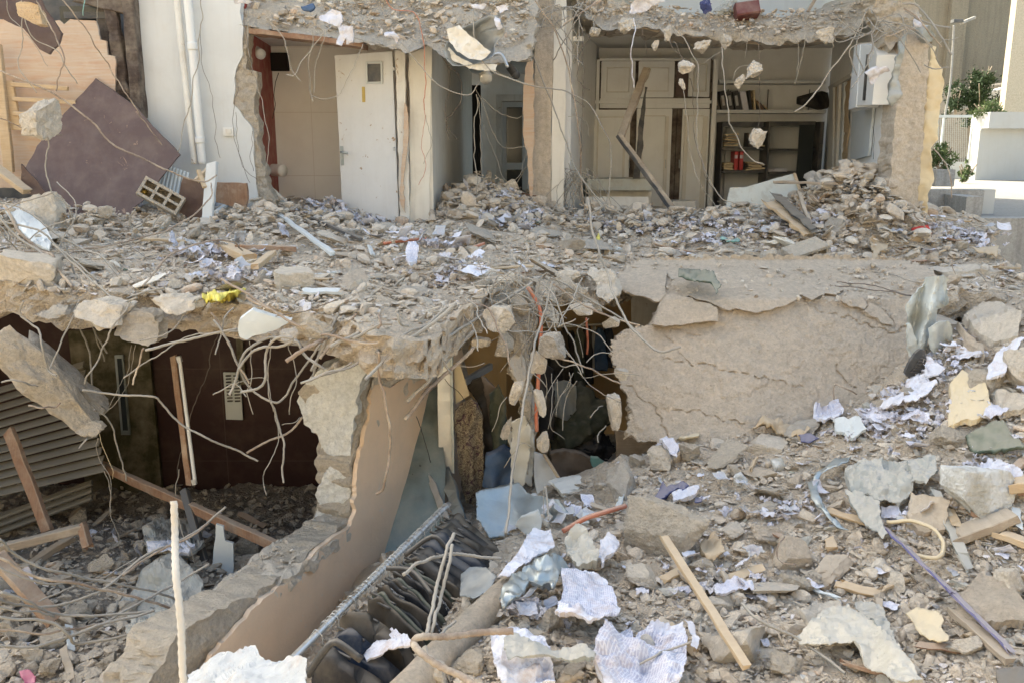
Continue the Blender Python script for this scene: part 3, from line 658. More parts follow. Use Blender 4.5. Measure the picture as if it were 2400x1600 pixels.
# slab lip that sags over the wall head
sl2 = plate("sagging_lip", [(835, 765), (880, 760), (960, 755), (1030, 735), (1080, 722), (1060, 770), (1000, 800), (940, 812), (880, 830), (800, 862), (770, 868), (790, 845), (820, 815), (850, 790)], fY(lambda x, y: 5.5 + (x - 850) * .0016 - (y - 760) * .0012), (.0, .3, -.03), 8, M['conc'], edge=7, amp=.075, freq=10, namp=.08, seed=37, rows=3, label="crumbling concrete lip draped over the head of the peach wall", cat="slab edge")
# shop interior
solid("shop_rear_wall", (-.8, 9.6, -2.7), (3.6, 9.75, -.2), M['peach_i'], label="orange rear wall of the clothes shop", cat="wall")
solid("shop_side_wall", (3.3, 6.6, -2.7), (3.45, 9.6, -.35), M['conc_g'], label="side wall of the clothes shop behind the hanging slab", cat="wall")
wallp("shop_divider", [(1020, 700), (1185, 690), (1190, 1180), (1020, 1180)], 8.9, .06, M['peach_i'], step=40, label="orange panel behind the hanging shirts", cat="wall panel")
wallp("white_shop_panel", [(1480, 690), (1560, 700), (1560, 790), (1482, 770)], 8.6, .05, M['white_d'], step=30, label="white panel seen through the gap under the slab", cat="wall panel")
# hanging slabs
def YH(x, y): return 8.0 - .85 * np.clip((y - 610) / 90., 0, 1) - .95 * np.clip((y - 700) / 340., 0, 1) + .08 * np.sin(x * .01) - .1 * np.clip((x - 1450) / 700., 0, 1)
CR = [[(1560, 845), (1590, 850), (1640, 855), (1700, 866), (1760, 880), (1830, 896), (1880, 908)], [(1590, 820), (1600, 842), (1612, 850)], [(1440, 900), (1480, 905), (1500, 935), (1540, 960), (1555, 1000), (1560, 1035)], [(1575, 955), (1650, 965), (1690, 985), (1740, 990)], [(1780, 640), (1820, 644), (1860, 645)], [(1880, 700), (1920, 725), (1980, 745), (2040, 770), (2090, 780), (2130, 768)], [(2035, 705), (2060, 725), (2090, 745), (2098, 762)], [(1570, 765), (1610, 778), (1640, 790)], [(1560, 790), (1580, 805)], [(1960, 860), (1980, 890), (2010, 905)]]
def carve(x, y):
    d = np.full(x.shape, 99.0)
    q = np.stack([x + 7 * vn(np.stack([x, y, 0 * x], -1) / 14., 5), y + 7 * vn(np.stack([x, y, 0 * x], -1) / 14., 6)], -1)
    for ln in CR:
        for a, b in zip(ln[:-1], ln[1:]):
            a = np.array(a, float); b = np.array(b, float); t = np.clip(((q - a) @ (b - a)) / ((b - a) @ (b - a)), 0, 1); d = np.minimum(d, np.linalg.norm(q - a - t[:, None] * (b - a), axis=1))
    return .02 * np.exp(-(d / 1.6) ** 2)
def YHC(x, y):
    p = np.stack([x, y * 1.0, 0 * x], -1)
    fl = np.clip(fbm(p, 1 / 34., 4, 71) - .25, 0, .35)
    return YH(x, y) + carve(x, y) - .03 * fl - .012 * np.clip(fbm(p, 1 / 9., 3, 72) - .35, 0, .5)
hs = plate("hanging_slab", [(1430, 810), (1442, 790), (1470, 772), (1527, 758), (1560, 700), (1470, 665), (1450, 640), (1500, 606), (1700, 600), (1900, 598), (2100, 605), (2190, 630), (2190, 900), (2180, 1010), (1900, 1040), (1650, 1060), (1580, 1062), (1560, 1035), (1500, 1030), (1468, 1018), (1478, 960), (1460, 910), (1452, 880), (1436, 850)],
     fY(YHC), (.02, .16, -.06), 3.3, M['slabface'], edge=7, amp=.015, freq=4.5, namp=.05, seed=40, rows=3, ndir=(0, -.8, .5), label="large dust covered slab hanging down in front of the shop", cat="slab")
pieces = [("wide flat plaster plate lying on the hanging slab", [(1560, 640), (1690, 628), (1850, 658), (1875, 690), (1868, 702), (1850, 713), (1780, 731), (1740, 728), (1690, 722), (1640, 705), (1600, 690)], .06),
    ("squarish plaster plate above the dark gap edge", [(1555, 688), (1600, 694), (1682, 720), (1683, 752), (1640, 752), (1600, 764), (1540, 762), (1530, 760), (1540, 730)], .09),
    ("overhanging plate left of the dark gap", [(1452, 640), (1500, 628), (1560, 640), (1560, 690), (1545, 706), (1510, 697), (1470, 686), (1449, 668)], .1),
    ("cracked plate under the flat steel bars", [(1860, 668), (1940, 662), (1975, 680), (1960, 692), (1935, 690), (1900, 705), (1880, 690)], .055),
    ("broken plate left of the crumpled white metal", [(1975, 690), (2010, 692), (2030, 715), (2025, 728), (1990, 715), (1972, 706)], .05),
    ("thin plate split off beside the white metal", [(2035, 712), (2060, 720), (2095, 755), (2092, 765), (2050, 745), (2022, 730)], .045)]
for i, (lb, po, d) in enumerate(pieces):
    plate("slab_plate", po, fY(lambda x, y, d=d: YH(x, y) - d), (0, .07, -.02), 8, M['slabface'], edge=3.5, amp=.012, freq=7, namp=.025, seed=60 + i, ndir=(0, -.8, .5), label=lb, cat="slab piece")

# ------------------------------------------------------------------ right background
bw = empty("far_building", (16, 34, 0), "tall tan building wall in the shade behind the street lamp", "building")
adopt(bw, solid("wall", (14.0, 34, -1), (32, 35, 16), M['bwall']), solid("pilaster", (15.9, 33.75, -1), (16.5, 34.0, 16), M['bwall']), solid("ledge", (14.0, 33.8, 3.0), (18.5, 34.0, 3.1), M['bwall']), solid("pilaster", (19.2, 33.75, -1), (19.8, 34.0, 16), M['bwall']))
p = [W(2375, 40, 27), W(2352, 268, 27)]
pb = empty("stone_pillar", (p[1][0], 27, 0), "sunlit stone building corner at the right edge above the white wall", "building")
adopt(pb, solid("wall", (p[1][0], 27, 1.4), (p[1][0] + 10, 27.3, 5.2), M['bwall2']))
ww = empty("white_boundary_wall", W(2340, 430, 24), "low white wall with a thick coping right of the gate", "wall")
a = W(2284, 428, 24); b = W(2284, 302, 24); c = W(2284, 264, 24)
adopt(ww, solid("wall", (a[0], 24, a[2]), (a[0] + 12, 24.4, b[2]), M['wwall']), solid("coping", (a[0] + .05, 23.7, b[2]), (a[0] + 12, 24.6, c[2]), M['wwall']))
# retaining walls of the ramp
rt = empty("retaining_wall", W(2250, 540, 12.5), "grey concrete retaining wall with a pale end below the street", "wall")
a = W(2150, 445, 12.5); b = W(2308, 445, 12.5); c = W(2336, 445, 12.5)
adopt(rt, solid("wall", (a[0], 12.5, -2.6), (b[0], 12.75, a[2]), M['retain']), solid("pale_end", (b[0], 12.52, -.4), (c[0], 12.77, a[2]), M['wwall']))
a = W(2240, 512, 11.6); b = W(2600, 512, 11.6)
solid("ramp_wall", (a[0], 11.6, -2.6), (b[0], 11.85, a[2]), M['retain'], label="lower grey ramp wall with scratches at the right edge", cat="wall")
a = W(2262, 470, 11.9)
solid("wall_buttress", (a[0], 11.86, -2.6), (a[0] + .22, 12.49, .3), M['retain'], label="narrow grey buttress joining the two grey walls", cat="wall")

# unseen pale block added behind the camera to bounce warm sunlight
ob1 = empty("bounce_block", (0, -22, -2.7), "unseen pale block added behind the camera for warm bounce light", "building")
adopt(ob1, solid("wall", (-34, -27, -2.7), (34, -20, 13), M['bwall2']))

# ------------------------------------------------------------------ upper floor, left: facade fittings
wf = empty("window_frame", W(320, 270, 9.95), "tall dark stained wooden window frame left of the white wall", "window frame")
adopt(wf, bar("post", W(300, -60, 9.93), W(328, 275, 9.93), .12, .16, M['frame_d'], segs=10, jit=.012, seed=1),
      bar("post", W(262, 25, 9.96), W(300, 260, 9.96), .13, .1, M['frame_d'], segs=10, jit=.02, seed=2),
      bar("head", W(178, -10, 9.94), W(312, 22, 9.94), .1, .14, M['frame_d'], segs=6, jit=.01, seed=3),
      pxbox("glass", 150, 15, 262, 120, 10.15, .02, M['glass']), pxbox("sash", 236, 20, 262, 130, 10.05, .05, M['frame_d']), pxbox("rail", 150, 28, 262, 44, 10.04, .06, M['grey']))
wallp("room_shade", [(-200, -120), (322, -120), (335, 520), (-200, 520)], 10.5, .1, M['grey'], step=80, label="dark sheet standing for the unlit room behind the plywood panel", cat="wall")  # dark sheet paints the unlit room's darkness
wallp("plywood_sheet", [(-60, 40), (0, 46), (60, 50), (140, 46), (150, 58), (165, 44), (225, 48), (236, 90), (250, 96), (252, 128), (268, 132), (272, 212), (280, 300), (250, 440), (-60, 440)], 9.86, .03, M['ply'], step=14, edge=3.5, namp=.004, seed=44, amp=.008, freq=2,
      label="peeling orange plywood panel closing the window opening", cat="panel")
lad = empty("timber_lattice", W(90, 300, 9.75), "pale timber lattice fixed on the plywood panel", "lattice")
adopt(lad, bar("stile", W(20, 190, 9.75), W(40, 305, 9.75), .1, .04, M['wood'], up=(0, 1, 0)), *[bar("slat", W(28 + k * 3, 198 + k * 34, 9.72), W(158 + (k == 1) * 22 - (k > 2) * 40, 208 + k * 33, 9.72), .045, .04, M['wood'], up=(0, 1, 0), seed=k, jit=.004) for k in range(4)])
bar("timber_post", W(-8, 110, 9.7), W(22, 400, 9.7), .1, .06, M['wood'], jit=.006, up=(0, 1, 0), label="long raw timber post at the left edge of the plywood", cat="timber")
bar("timber_post", W(-20, 385, 9.2), W(62, 448, 9.0), .12, .05, M['wood'], jit=.006, label="short raw timber lying at the left edge under the plywood", cat="timber")
def scrap(name, poly, Yf, th, mat, label, cat, step=12, edge=2.0, amp=.0, freq=3, seed=0, back=None, **kw):
    return plate(name, poly, fY(Yf), back or (0, th, 0), step, mat, edge=edge, amp=amp, freq=freq, seed=seed, namp=th * .25, label=label, cat=cat, **kw)
scrap("brown_board", [(-60, -60), (60, -60), (95, 0), (150, 80), (140, 108), (120, 130), (98, 118), (60, 70), (0, 42), (-60, 20)], lambda x, y: 8.6 + x * .002, .03, M['board'], "torn dark brown board hanging in the upper left corner", "board", amp=.05, freq=1.5, seed=50)
scrap("brown_board", [(225, 184), (286, 229), (314, 246), (357, 296), (421, 364), (389, 404), (343, 461), (318, 486), (307, 511), (275, 546), (232, 536), (125, 479), (90, 430), (57, 400), (89, 343), (171, 246)], lambda x, y: 9.05 + (560 - y) / 360 * .75, .035, M['board'],
      "big dark brown laminate board leaning in front of the plywood", "board", amp=.03, freq=1.0, seed=51, edge=1.5)
scrap("brown_board", [(48, 385), (90, 432), (125, 482), (230, 538), (285, 560), (272, 572), (170, 568), (130, 500), (80, 460), (44, 452)], 9.12, .03, M['board'], "narrow dark brown board broken off under the big board", "board", amp=.04, freq=2, seed=52)
scrap("brown_board", [(432, 412), (470, 428), (484, 430), (482, 520), (455, 522), (425, 500), (408, 492)], lambda x, y: 9.1, .03, M['board'], "upright dark brown board left of the white post", "board", amp=.02, seed=53)
scrap("brown_board", [(505, 427), (578, 430), (582, 470), (575, 492), (505, 474)], 9.4, .05, M['wood_r'], "reddish brown box side right of the white post", "board", seed=54)
bar("white_post", W(498, 384, 9.0), W(484, 545, 8.85), .1, .07, M['white'], jit=.006, segs=8, label="chipped white timber post standing in the rubble by the facade", cat="post")
bar("timber_brace", W(460, 425, 9.1), W(492, 395, 9.2), .06, .05, M['wood'], label="short raw timber behind the white post", cat="timber")
bar("timber_brace", W(465, 400, 9.0), W(480, 440, 8.9), .04, .03, M['wood'], label="thin raw timber propped against the white post", cat="timber")
lk = tube("brass_lock", [W(338, 451, 8.98), W(338, 451, 8.93)], .032, M['brass'], sides=14, label="round brass lock plate on the lower right of the big board", cat="lock")
for k in range(8):
    pass
rad = empty("radiator", W(410, 440, 9.6), "white ribbed radiator half buried behind the brown board", "radiator")
adopt(rad, *[tube("rib", [W(384 + k * 8, 384 + k * 3, 9.62), W(368 + k * 9, 448 + k * 4, 9.5)], .016, M['galvw'], sides=8) for k in range(8)])
def hollow_block(name, loc, R, size=(.4, .2, .2), nh=3, mat=None, **kw):
    L, w, h = size; t = .028; parts = []
    def bx(lo, hi):
        c = np.array([(a, b, d) for a in (lo[0], hi[0]) for b in (lo[1], hi[1]) for d in (lo[2], hi[2])])
        parts.append((c, [(0, 1, 3, 2), (4, 6, 7, 5), (0, 4, 5, 1), (2, 3, 7, 6), (0, 2, 6, 4), (1, 5, 7, 3)]))
    bx((-L / 2, -w / 2, -h / 2), (L / 2, w / 2, -h / 2 + t)); bx((-L / 2, -w / 2, h / 2 - t), (L / 2, w / 2, h / 2))
    bx((-L / 2 + .002, -w / 2 + .002, -.012), (L / 2 - .002, w / 2 - .002, .012))
    for k in range(nh + 1):
        x = -L / 2 + (L - t) * k / nh; bx((x + .001, -w / 2 + .003, -h / 2 + .001), (x + t - .001, w / 2 - .003, h / 2 - .001))
    bx((-L / 2 + .01, w / 2 - .03, -h / 2 + .01), (L / 2 - .01, w / 2 - .005, h / 2 - .01))
    V, Fs = join(parts); V = V @ np.array(R).T + np.array(loc)
    return mk(name, V, Fs, mat or M['conc'], **kw)
def eul(x, y, z): return np.array(Matrix.Rotation(math.radians(z), 3, 'Z') @ Matrix.Rotation(math.radians(y), 3, 'Y') @ Matrix.Rotation(math.radians(x), 3, 'X'))
hollow_block("hollow_block", W(378, 462, 8.95), eul(-14, 32, 12), (.42, .18, .2), label="hollow concrete block leaning beside the brass lock", cat="block")
hollow_block("hollow_block", W(1790, 625, 8.15), eul(-10, 8, -15), (.4, .2, .22), 2, label="broken hollow block on the edge above the hanging slab", cat="block")
hollow_block("hollow_block", W(1885, 600, 8.3), eul(20, -14, 20), (.4, .2, .2), 3, label="hollow block half under the splintered board", cat="block")
tube("waste_pipe", [W(411, -40, 9.86), W(430, 150, 9.86), W(456, 385, 9.86)], .034, M['white_d'], sides=14, label="peeling vertical conduit, the left one of the pair on the white wall", cat="pipe")
dp = empty("drain_pipe", W(470, 375, 9.86), "white vertical drain pipe, the right one of the pair on the white wall", "pipe")
adopt(dp, tube("pipe", [W(436, -40, 9.84), W(455, 160, 9.84), W(474, 385, 9.84)], .043, M['plasticw'], sides=16), tube("coupling", [W(450, 100, 9.84), W(452, 118, 9.84)], .052, M['plasticw'], sides=16), tube("coupling", [W(468, 322, 9.84), W(469, 336, 9.84)], .052, M['plasticw'], sides=16))
sw = empty("light_switch", W(533, 309, 9.86), "small white wall switch on the white wall", "switch")
adopt(sw, pxbox("plate", 523, 299, 547, 319, 9.97, .03, M['plasticw']), pxbox("button", 529, 303, 541, 314, 9.955, .02, M['cream']))
# bathroom fittings
dr = empty("white_door", W(935, 525, 10.2), "white chipped door with a small window and lever handle", "door")
def YD(x, y): return 10.62 - (x - 784) / 150.0 * .32
dl = plate("leaf", [(784, 131), (919, 121), (927, 330), (936, 560), (803, 520), (795, 330)], fY(YD), (.01, .045, 0), 12, M['doorw'], edge=.4, namp=.002, seed=60)
wnd = plate("window", [(862, 151), (891, 150), (892, 191), (863, 192)], fY(lambda x, y: YD(x, y) - .012), (0, .01, 0), 12, M['grey'])
fr = [bar("window_frame", W(a, b, YD(a, b) - .02), W(c, d, YD(c, d) - .02), .02, .02, M['galvw'], up=(0, 1, 0)) for a, b, c, d in ((858, 147, 895, 146), (858, 195, 896, 195), (859, 146, 860, 196), (894, 146, 895, 196))]
hp = plate("handle_plate", [(797, 343), (804, 343), (806, 388), (799, 388)], fY(lambda x, y: YD(x, y) - .012), (0, .01, 0), 10, M['galv'])
hl = tube("lever", [W(800, 357, 10.55), W(800, 357, 10.48), W(814, 360, 10.46)], .013, M['galv'], sides=8)
lp = plate("lock_plate", [(848, 204), (855, 204), (856, 240), (849, 240)], fY(lambda x, y: YD(x, y) - .008), (0, .01, 0), 10, M['brass'])
adopt(dr, dl, wnd, *fr, hp, hl, lp)
hinge = [tube("hinge", [W(923, y, 10.26), W(924, y + 9, 10.26)], .012, M['alu'], sides=8) for y in (158, 345)]; adopt(dr, *hinge)
wallp("door_jamb", [(926, 118), (948, 112), (950, 200), (953, 320), (958, 400), (960, 560), (938, 560), (934, 380), (930, 250)], 10.24, .1, M['white_d'], step=9, edge=1.5, namp=.01, seed=62, label="split white door jamb right of the white door", cat="door jamb")
wallp("torn_strip", [(948, 240), (955, 250), (958, 330), (950, 380), (945, 430), (950, 500), (938, 480), (938, 430), (946, 330)], 10.2, .03, M['ply'], step=6, edge=2, namp=.01, seed=63, label="torn brown wood strip on the split door jamb", cat="timber")
tube("white_pot", [W(640, 399, 11.2), W(664, 401, 11.1)], .075, M['cream'], sides=20, label="cream pan fixed low on the tiled wall", cat="pan")
tube("tube_lamp", [W(578, 108, 10.9), W(612, 128, 10.6)], .06, M['plasticw'], sides=12, label="dusty wall lamp above the red wall", cat="lamp")
pxbox("hole_shade", 632, 124, 672, 166, 11.6, .1, M['black'], label="dark square hole in the tiled wall near the ceiling", cat="hole")  # black panel on the tiles paints the hole's shade
scrap("tile_piece", [(640, 440), (680, 478), (668, 490), (620, 480), (625, 455)], 10.3, .03, M['cream'], "cream tile plate leaning at the foot of the ragged wall end", "tile", seed=66)
# ceiling hatch / crumpled zinc basin over the corridor
zb = empty("zinc_basin", W(1110, 120, 10), "crumpled grey zinc basin hanging over the corridor", "basin")
def bowl(cx, cy, Y, rx, ry, dep):
    u, v = np.meshgrid(np.linspace(0.0, 1, 14), np.linspace(0, 2 * np.pi, 40), indexing='ij')
    X = rx * u * np.cos(v); Z = ry * u * np.sin(v); D = dep * (1 - u ** 3)
    P = np.stack([X, D, Z], -1); P = P + np.stack([fbm(P, 5, 3, 70 + q) for q in range(3)], -1) * .05
    R = np.array(Matrix.Rotation(math.radians(-35), 3, 'Y')); P = P @ R.T + W(cx, cy, Y)
    return thick_grid(P, .006, 14, 40)
V, Fs = bowl(1112, 100, 9.25, .34, .2, .16)
adopt(zb, mk("bowl", V, Fs, M['dish'], smooth=True), plate("torn_lining", [(1047, 68), (1075, 60), (1110, 92), (1150, 122), (1128, 142), (1100, 138), (1072, 122), (1052, 98)], fY(9.16), (0, .015, 0), 8, M['cream'], edge=3, amp=.03, seed=71),
      plate("torn_flap", [(1046, 102), (1070, 130), (1110, 150), (1166, 152), (1162, 168), (1100, 160), (1060, 140), (1043, 118)], fY(9.28), (0, .01, 0), 8, M['cream'], edge=3, amp=.03, seed=72), tube("bracket", [W(1155, 130, 9.6), W(1175, 128, 9.55), W(1190, 158, 9.5)], .018, M['alu'], sides=8))
tube("ceiling_spot", [W(1138, 178, 10.9), W(1139, 186, 10.85)], .075, M['cream'], sides=16, label="round cream ceiling spot in the corridor", cat="lamp")
tube("ceiling_spot", [W(1195, 158, 11.2), W(1210, 178, 11.0)], .05, M['grey'], sides=12, label="small grey ceiling pipe end in the corridor", cat="pipe")

# ------------------------------------------------------------------ office
wd = empty("wardrobe", W(1520, 495, 14.1), "white built-in wardrobe with panelled doors along the office wall", "wardrobe")
kids = [pxbox("carcass", 1388, 137, 1672, 560, 14.32, .4, M['frame_d']), pxbox("rail", 1406, 137, 1664, 143, 14.27, .04, M['white_i']), pxbox("rail", 1406, 231, 1664, 254, 14.27, .04, M['white_i'])]  # dark carcass colour paints shadow lines into the door gaps
def pdoor(name, x0, y0, x1, y1, Y, ins=14, tilt=0, mat=None):
    d = pxbox(name, x0, y0, x1, y1, Y, .03, mat or M['white_i'])
    ii = [(x0 + ins, y0 + ins, x1 - ins, y0 + ins + 2.2), (x0 + ins, y1 - ins - 2.2, x1 - ins, y1 - ins), (x0 + ins, y0 + ins + 2.4, x0 + ins + 2.2, y1 - ins - 2.4), (x1 - ins - 2.2, y0 + ins + 2.4, x1 - ins, y1 - ins - 2.4)]
    m = [pxbox("moulding", *q, Y - .028, .027, mat or M['cream']) for q in ii]
    for q in m: q.parent = d
    return d
def shift_mesh(o, R, c):
    for q in [o] + list(o.children):
        me = q.data; v = np.empty(len(me.vertices) * 3, dtype=np.float32); me.vertices.foreach_get("co", v)
        v = (v.reshape(-1, 3) - c) @ np.array(R).T + c; me.vertices.foreach_set("co", v.ravel().astype(np.float32)); me.update()
kids += [pdoor("upper_door", 1408, 144, 1490, 231, 14.25), pdoor("upper_door", 1495, 144, 1582, 229, 14.25), pdoor("lower_door", 1382, 258, 1478, 560, 14.25, 16), pdoor("lower_door", 1484, 255, 1576, 560, 14.25, 16)]
kids += [pxbox("gap_shade", 1575, 256, 1588, 560, 14.29, .01, M['black']), pxbox("opening_shade", 1584, 146, 1622, 226, 14.285, .012, M['board']), pxbox("cornice", 1395, 236, 1668, 243, 14.22, .06, M['white_i']), pxbox("stile", 1390, 140, 1406, 560, 14.27, .03, M['white_i']), pxbox("stile", 1664, 140, 1674, 560, 14.27, .03, M['white_i'])]  # dark panels paint the shade in the gap and the open cupboard
d5 = pdoor("lower_door", 1588, 256, 1664, 560, 14.25, 15); kids.append(d5)
d6 = pdoor("upper_door", 1606, 138, 1666, 228, 14.22, 12); shift_mesh(d6, eul(0, 0, 22), W(1666, 180, 14.22)); kids.append(d6)
kids += [tube("handle", [W(x, 375, 14.22), W(x, 395, 14.22)], .008, M['alu'], sides=6) for x in (1474, 1560, 1592)]
adopt(wd, *kids)
fp = empty("fallen_frame", W(1450, 320, 12.5), "grey broken ceiling profile standing bent in front of the wardrobe", "frame")
adopt(fp, bar("upper_arm", W(1515, 165, 12.2), W(1456, 318, 11.6), .1, .05, M['wood_o'], segs=10, jit=.01, seed=5), bar("lower_arm", W(1450, 320, 11.6), W(1580, 498, 11.0), .07, .05, M['grey'], segs=10, jit=.01, seed=6), bar("lower_arm_face", W(1452, 314, 11.57), W(1584, 494, 10.97), .05, .012, M['wood_o'], segs=10, jit=.006, seed=7, up=(0, 1, 0)))
scrap("dark_strip", [(1512, 205), (1517, 205), (1500, 420), (1484, 420), (1497, 300)], 12.6, .02, M['dark'], "thin black strip hanging behind the bent profile", "strip", seed=67)
pxbox("metal_cabinet", 1378, 428, 1528, 530, 12.9, .4, M['cream'], label="cream low cabinet beneath the wardrobe doors", cat="cabinet")
pxbox("cabinet_lid", 1376, 420, 1530, 447, 12.7, .6, M['mould'], label="greyish cabinet top lying on the low cabinet", cat="board")
scrap("plywood_sheet", [(1368, 462), (1520, 462), (1519, 535), (1448, 530), (1385, 520)], lambda x, y: 12.0 - (y - 460) * .002, .015, M['cream'], "beige plain board leaning before the low cabinet", "board", seed=68, edge=.8)
scrap("black_shard", [(1437, 500), (1446, 508), (1460, 534), (1452, 536)], 11.6, .02, M['dark'], "black pointed shard in front of the beige board", "shard", seed=69)
pxbox("drawer", 1575, 472, 1630, 520, 12.6, .3, M['cream'], label="small cream drawer front among the papers below the wardrobe", cat="drawer")
scrap("white_board", [(1745, 440), (1860, 408), (1885, 480), (1870, 500), (1790, 515), (1700, 498), (1712, 440)], lambda x, y: 10.35 + (500 - y) * .003, .03, M['mould'], "large scratched white board leaning before the dark shelves", "board", seed=73, edge=1, amp=.01)
bar("board_edge", W(1862, 407, 10.6), W(1887, 482, 10.35), .03, .02, M['wood'], label="thin timber edge along the scratched white board", cat="timber")
sh = empty("dark_shelf_unit", W(1800, 480, 14.3), "dark grey open shelf unit with files and binders", "shelf unit")
kk = [pxbox("side", 1682, 287, 1694, 560, 14.2, .4, M['grey']), pxbox("side", 1790, 287, 1803, 560, 14.15, .45, M['grey']), pxbox("side", 1912, 286, 1924, 560, 14.2, .4, M['grey']), pxbox("shelf", 1694, 286, 1790, 298, 14.22, .4, M['grey']), pxbox("shelf", 1803, 285, 1912, 296, 14.22, .4, M['grey'])]
kk += [pxbox("shelf", 1694, y, 1790, y + 6, 14.25, .4, M['grey']) for y in (347, 400)] + [pxbox("shelf", 1803, y, 1912, y + 5, 14.25, .4, M['grey']) for y in (349, 403)] + [pxbox("back", 1690, 290, 1915, 560, 14.66, .02, M['white']), pxbox("door", 1856, 293, 1910, 560, 14.18, .02, M['glass'])]
adopt(sh, *kk)
pxbox("wall_shelf", 1686, 188, 1937, 196, 14.35, .38, M['white'], label="upper white wall shelf in the office, empty", cat="shelf")
pxbox("wall_shelf", 1680, 258, 1937, 266, 14.3, .43, M['white'], label="lower white wall shelf in the office carrying folders", cat="shelf")
for x in (1704, 1798, 1895):
    pxbox("shelf_bracket", x, 210, x + 4, 258, 14.6, .04, M['dark'], label="thin black bracket upright above the lower white shelf, %s" % {1704: "left one", 1798: "middle one", 1895: "right one"}[x], cat="bracket")
for i, (x, w, t, m, lb) in enumerate([(1676, 14, -13, 'dark', "leftmost black ring folder on the lower white shelf"), (1692, 15, -12, 'dark', "second black ring folder from the left on the white shelf"), (1708, 15, -12, 'dark', "third black ring folder from the left on the white shelf"), (1724, 15, -12, 'dark', "rightmost black ring folder on the white shelf"),
        (1742, 16, -14, 'pap', "white leaning folder beside the black ring folders"), (1758, 7, -8, 'dark', "slim black folder right of the white leaning folder"), (1768, 6, -6, 'foam', "slim yellowish folder on the white shelf")]):
    fo = empty("ring_folder", W(x + w / 2 + 6, 257, 14.4), lb, "folder")
    b = pxbox("cover", x, 211, x + w, 257, 14.4, .25, M[m]); c = W(x + w, 257, 14.4)
    kidsf = [b]
    if i < 4: kidsf.append(pxbox("spine_label", x + 4, 222, x + w - 4, 246, 14.393, .006, M['card'] if i == 0 else M['sackw']))
    for q in kidsf: shift_mesh(q, eul(0, -(-t), 0) if False else eul(0, t, 0), c)
    adopt(fo, *kidsf)
for i in range(6):
    c = W(1775 + i * 7, 257, 14.45); b = pxbox("thin_folder", 1771 + i * 6, 218 + i * 3, 1775 + i * 6, 257, 14.45, .2, M[['card', 'dark', 'card', 'wood_r', 'dark', 'card'][i]], label="thin folder of the slanting pile on the white shelf", cat="folder", group="thin folders slanting on the white shelf")
    shift_mesh(b, eul(0, -22 - i * 5, 0), c)
V, Fs = rocks(1, np.random.default_rng(4), 4, 6, .7, (1, 1, 1))
mk("black_bag", V[0] * np.array((.3, .15, .2)) + W(1908, 234, 14.5), Fs, M['clothd'], smooth=True, label="crumpled dark bag at the right end of the white shelf", cat="bag")
def tray(x0, y0, x1, y1, label):
    e = empty("paper_tray", W((x0 + x1) / 2, y1, 14.3), label, "paper tray"); ks = []
    r = np.random.default_rng(int(x0))
    for k in range(5):
        y = y1 - (k + .6) * (y1 - y0) / 5.2; a = r.uniform(-2, 2)
        ks.append(bar("sheet_pile", W(x0 + r.uniform(0, 6), y + a, 14.35), W(x1 - r.uniform(0, 6), y - a, 14.35), .25, .022, M['card' if k % 2 else 'foam'], seed=k, jit=.006))
    ks.append(pxbox("side", x0 - 3, y0, x0, y1, 14.28, .25, M['dark']))
    adopt(e, *ks)
tray(1693, 312, 1728, 345, "tray pile of brown papers, upper left compartment of the dark shelf"); tray(1755, 312, 1787, 345, "tray pile of brown papers, upper right compartment beside the hanging lump")
tray(1690, 382, 1716, 398, "low pile of brown papers left of the red binders"); tray(1746, 380, 1786, 398, "low pile of brown papers right of the red binders")
for x, lb in ((1720, "left one of the two red binders in the dark shelf"), (1732, "right one of the two red binders in the dark shelf")):
    e = empty("red_binder", W(x + 5, 399, 14.3), lb, "binder"); adopt(e, pxbox("cover", x, 356, x + 11, 399, 14.3, .25, M['redp']), pxbox("spine_label", x + 2, 364, x + 9, 372, 14.292, .007, M['pap']))
pxbox("paper_pile", 1800, 396, 1845, 403, 14.3, .25, M['pap'], label="flat white paper pile in the right compartment of the dark shelf", cat="papers")
# right wall of the office
def WR(x, y, off=0.0):
    """on the right side wall (it runs from x=2098, Y=9.65 to x=1943, Y=14.7)"""
    a = W(2098, 335, 9.65); b = W(1943, 335, 14.7); d = (b - a)[:2]; d = d / np.linalg.norm(d)
    n = np.array((-d[1], d[0])); n = n if n[0] < 0 else -n
    return WPL(x, y, (a[0] + n[0] * (.07 + off), a[1] + n[1] * (.07 + off)), d)
def wrpl(name, poly, off, th, mat, **kw):
    a = W(2098, 335, 9.65); b = W(1943, 335, 14.7); d = (b - a)[:2]; d = d / np.linalg.norm(d); n = np.array((-d[1], d[0])); n = n if n[0] < 0 else -n
    return plate(name, poly, lambda x, y: WR(x, y, off), (-n[0] * th, -n[1] * th, 0), kw.pop('step', 12), mat, **kw)
wn_ = empty("office_window", W(1960, 460, 13.2), "white window frame with a brown curtain in the right office wall", "window")
adopt(wn_, wrpl("frame", [(1945, 200), (1953, 198), (1950, 480), (1934, 480)], .05, .06, M['white']), wrpl("frame", [(1940, 204), (1993, 172), (1993, 182), (1942, 212)], .05, .06, M['white_d']), wrpl("frame", [(1962, 200), (1966, 198), (1956, 480), (1950, 480)], .04, .04, M['white_d']), wrpl("frame", [(1975, 195), (1979, 193), (1966, 470), (1960, 470)], .045, .045, M['galvw']),
      wrpl("curtain", [(1953, 205), (1963, 200), (1952, 480), (1947, 480)], .02, .02, M['card']), wrpl("curtain", [(1979, 190), (1990, 184), (1988, 290), (1974, 470), (1966, 470)], .02, .015, M['card'], amp=.02, freq=6))
wrpl("whiteboard", [(1997, 265), (2045, 252), (2034, 366), (1992, 378)], .03, .03, M['galvw'], edge=.5, label="blank grey white board hanging under the air conditioner", cat="board")
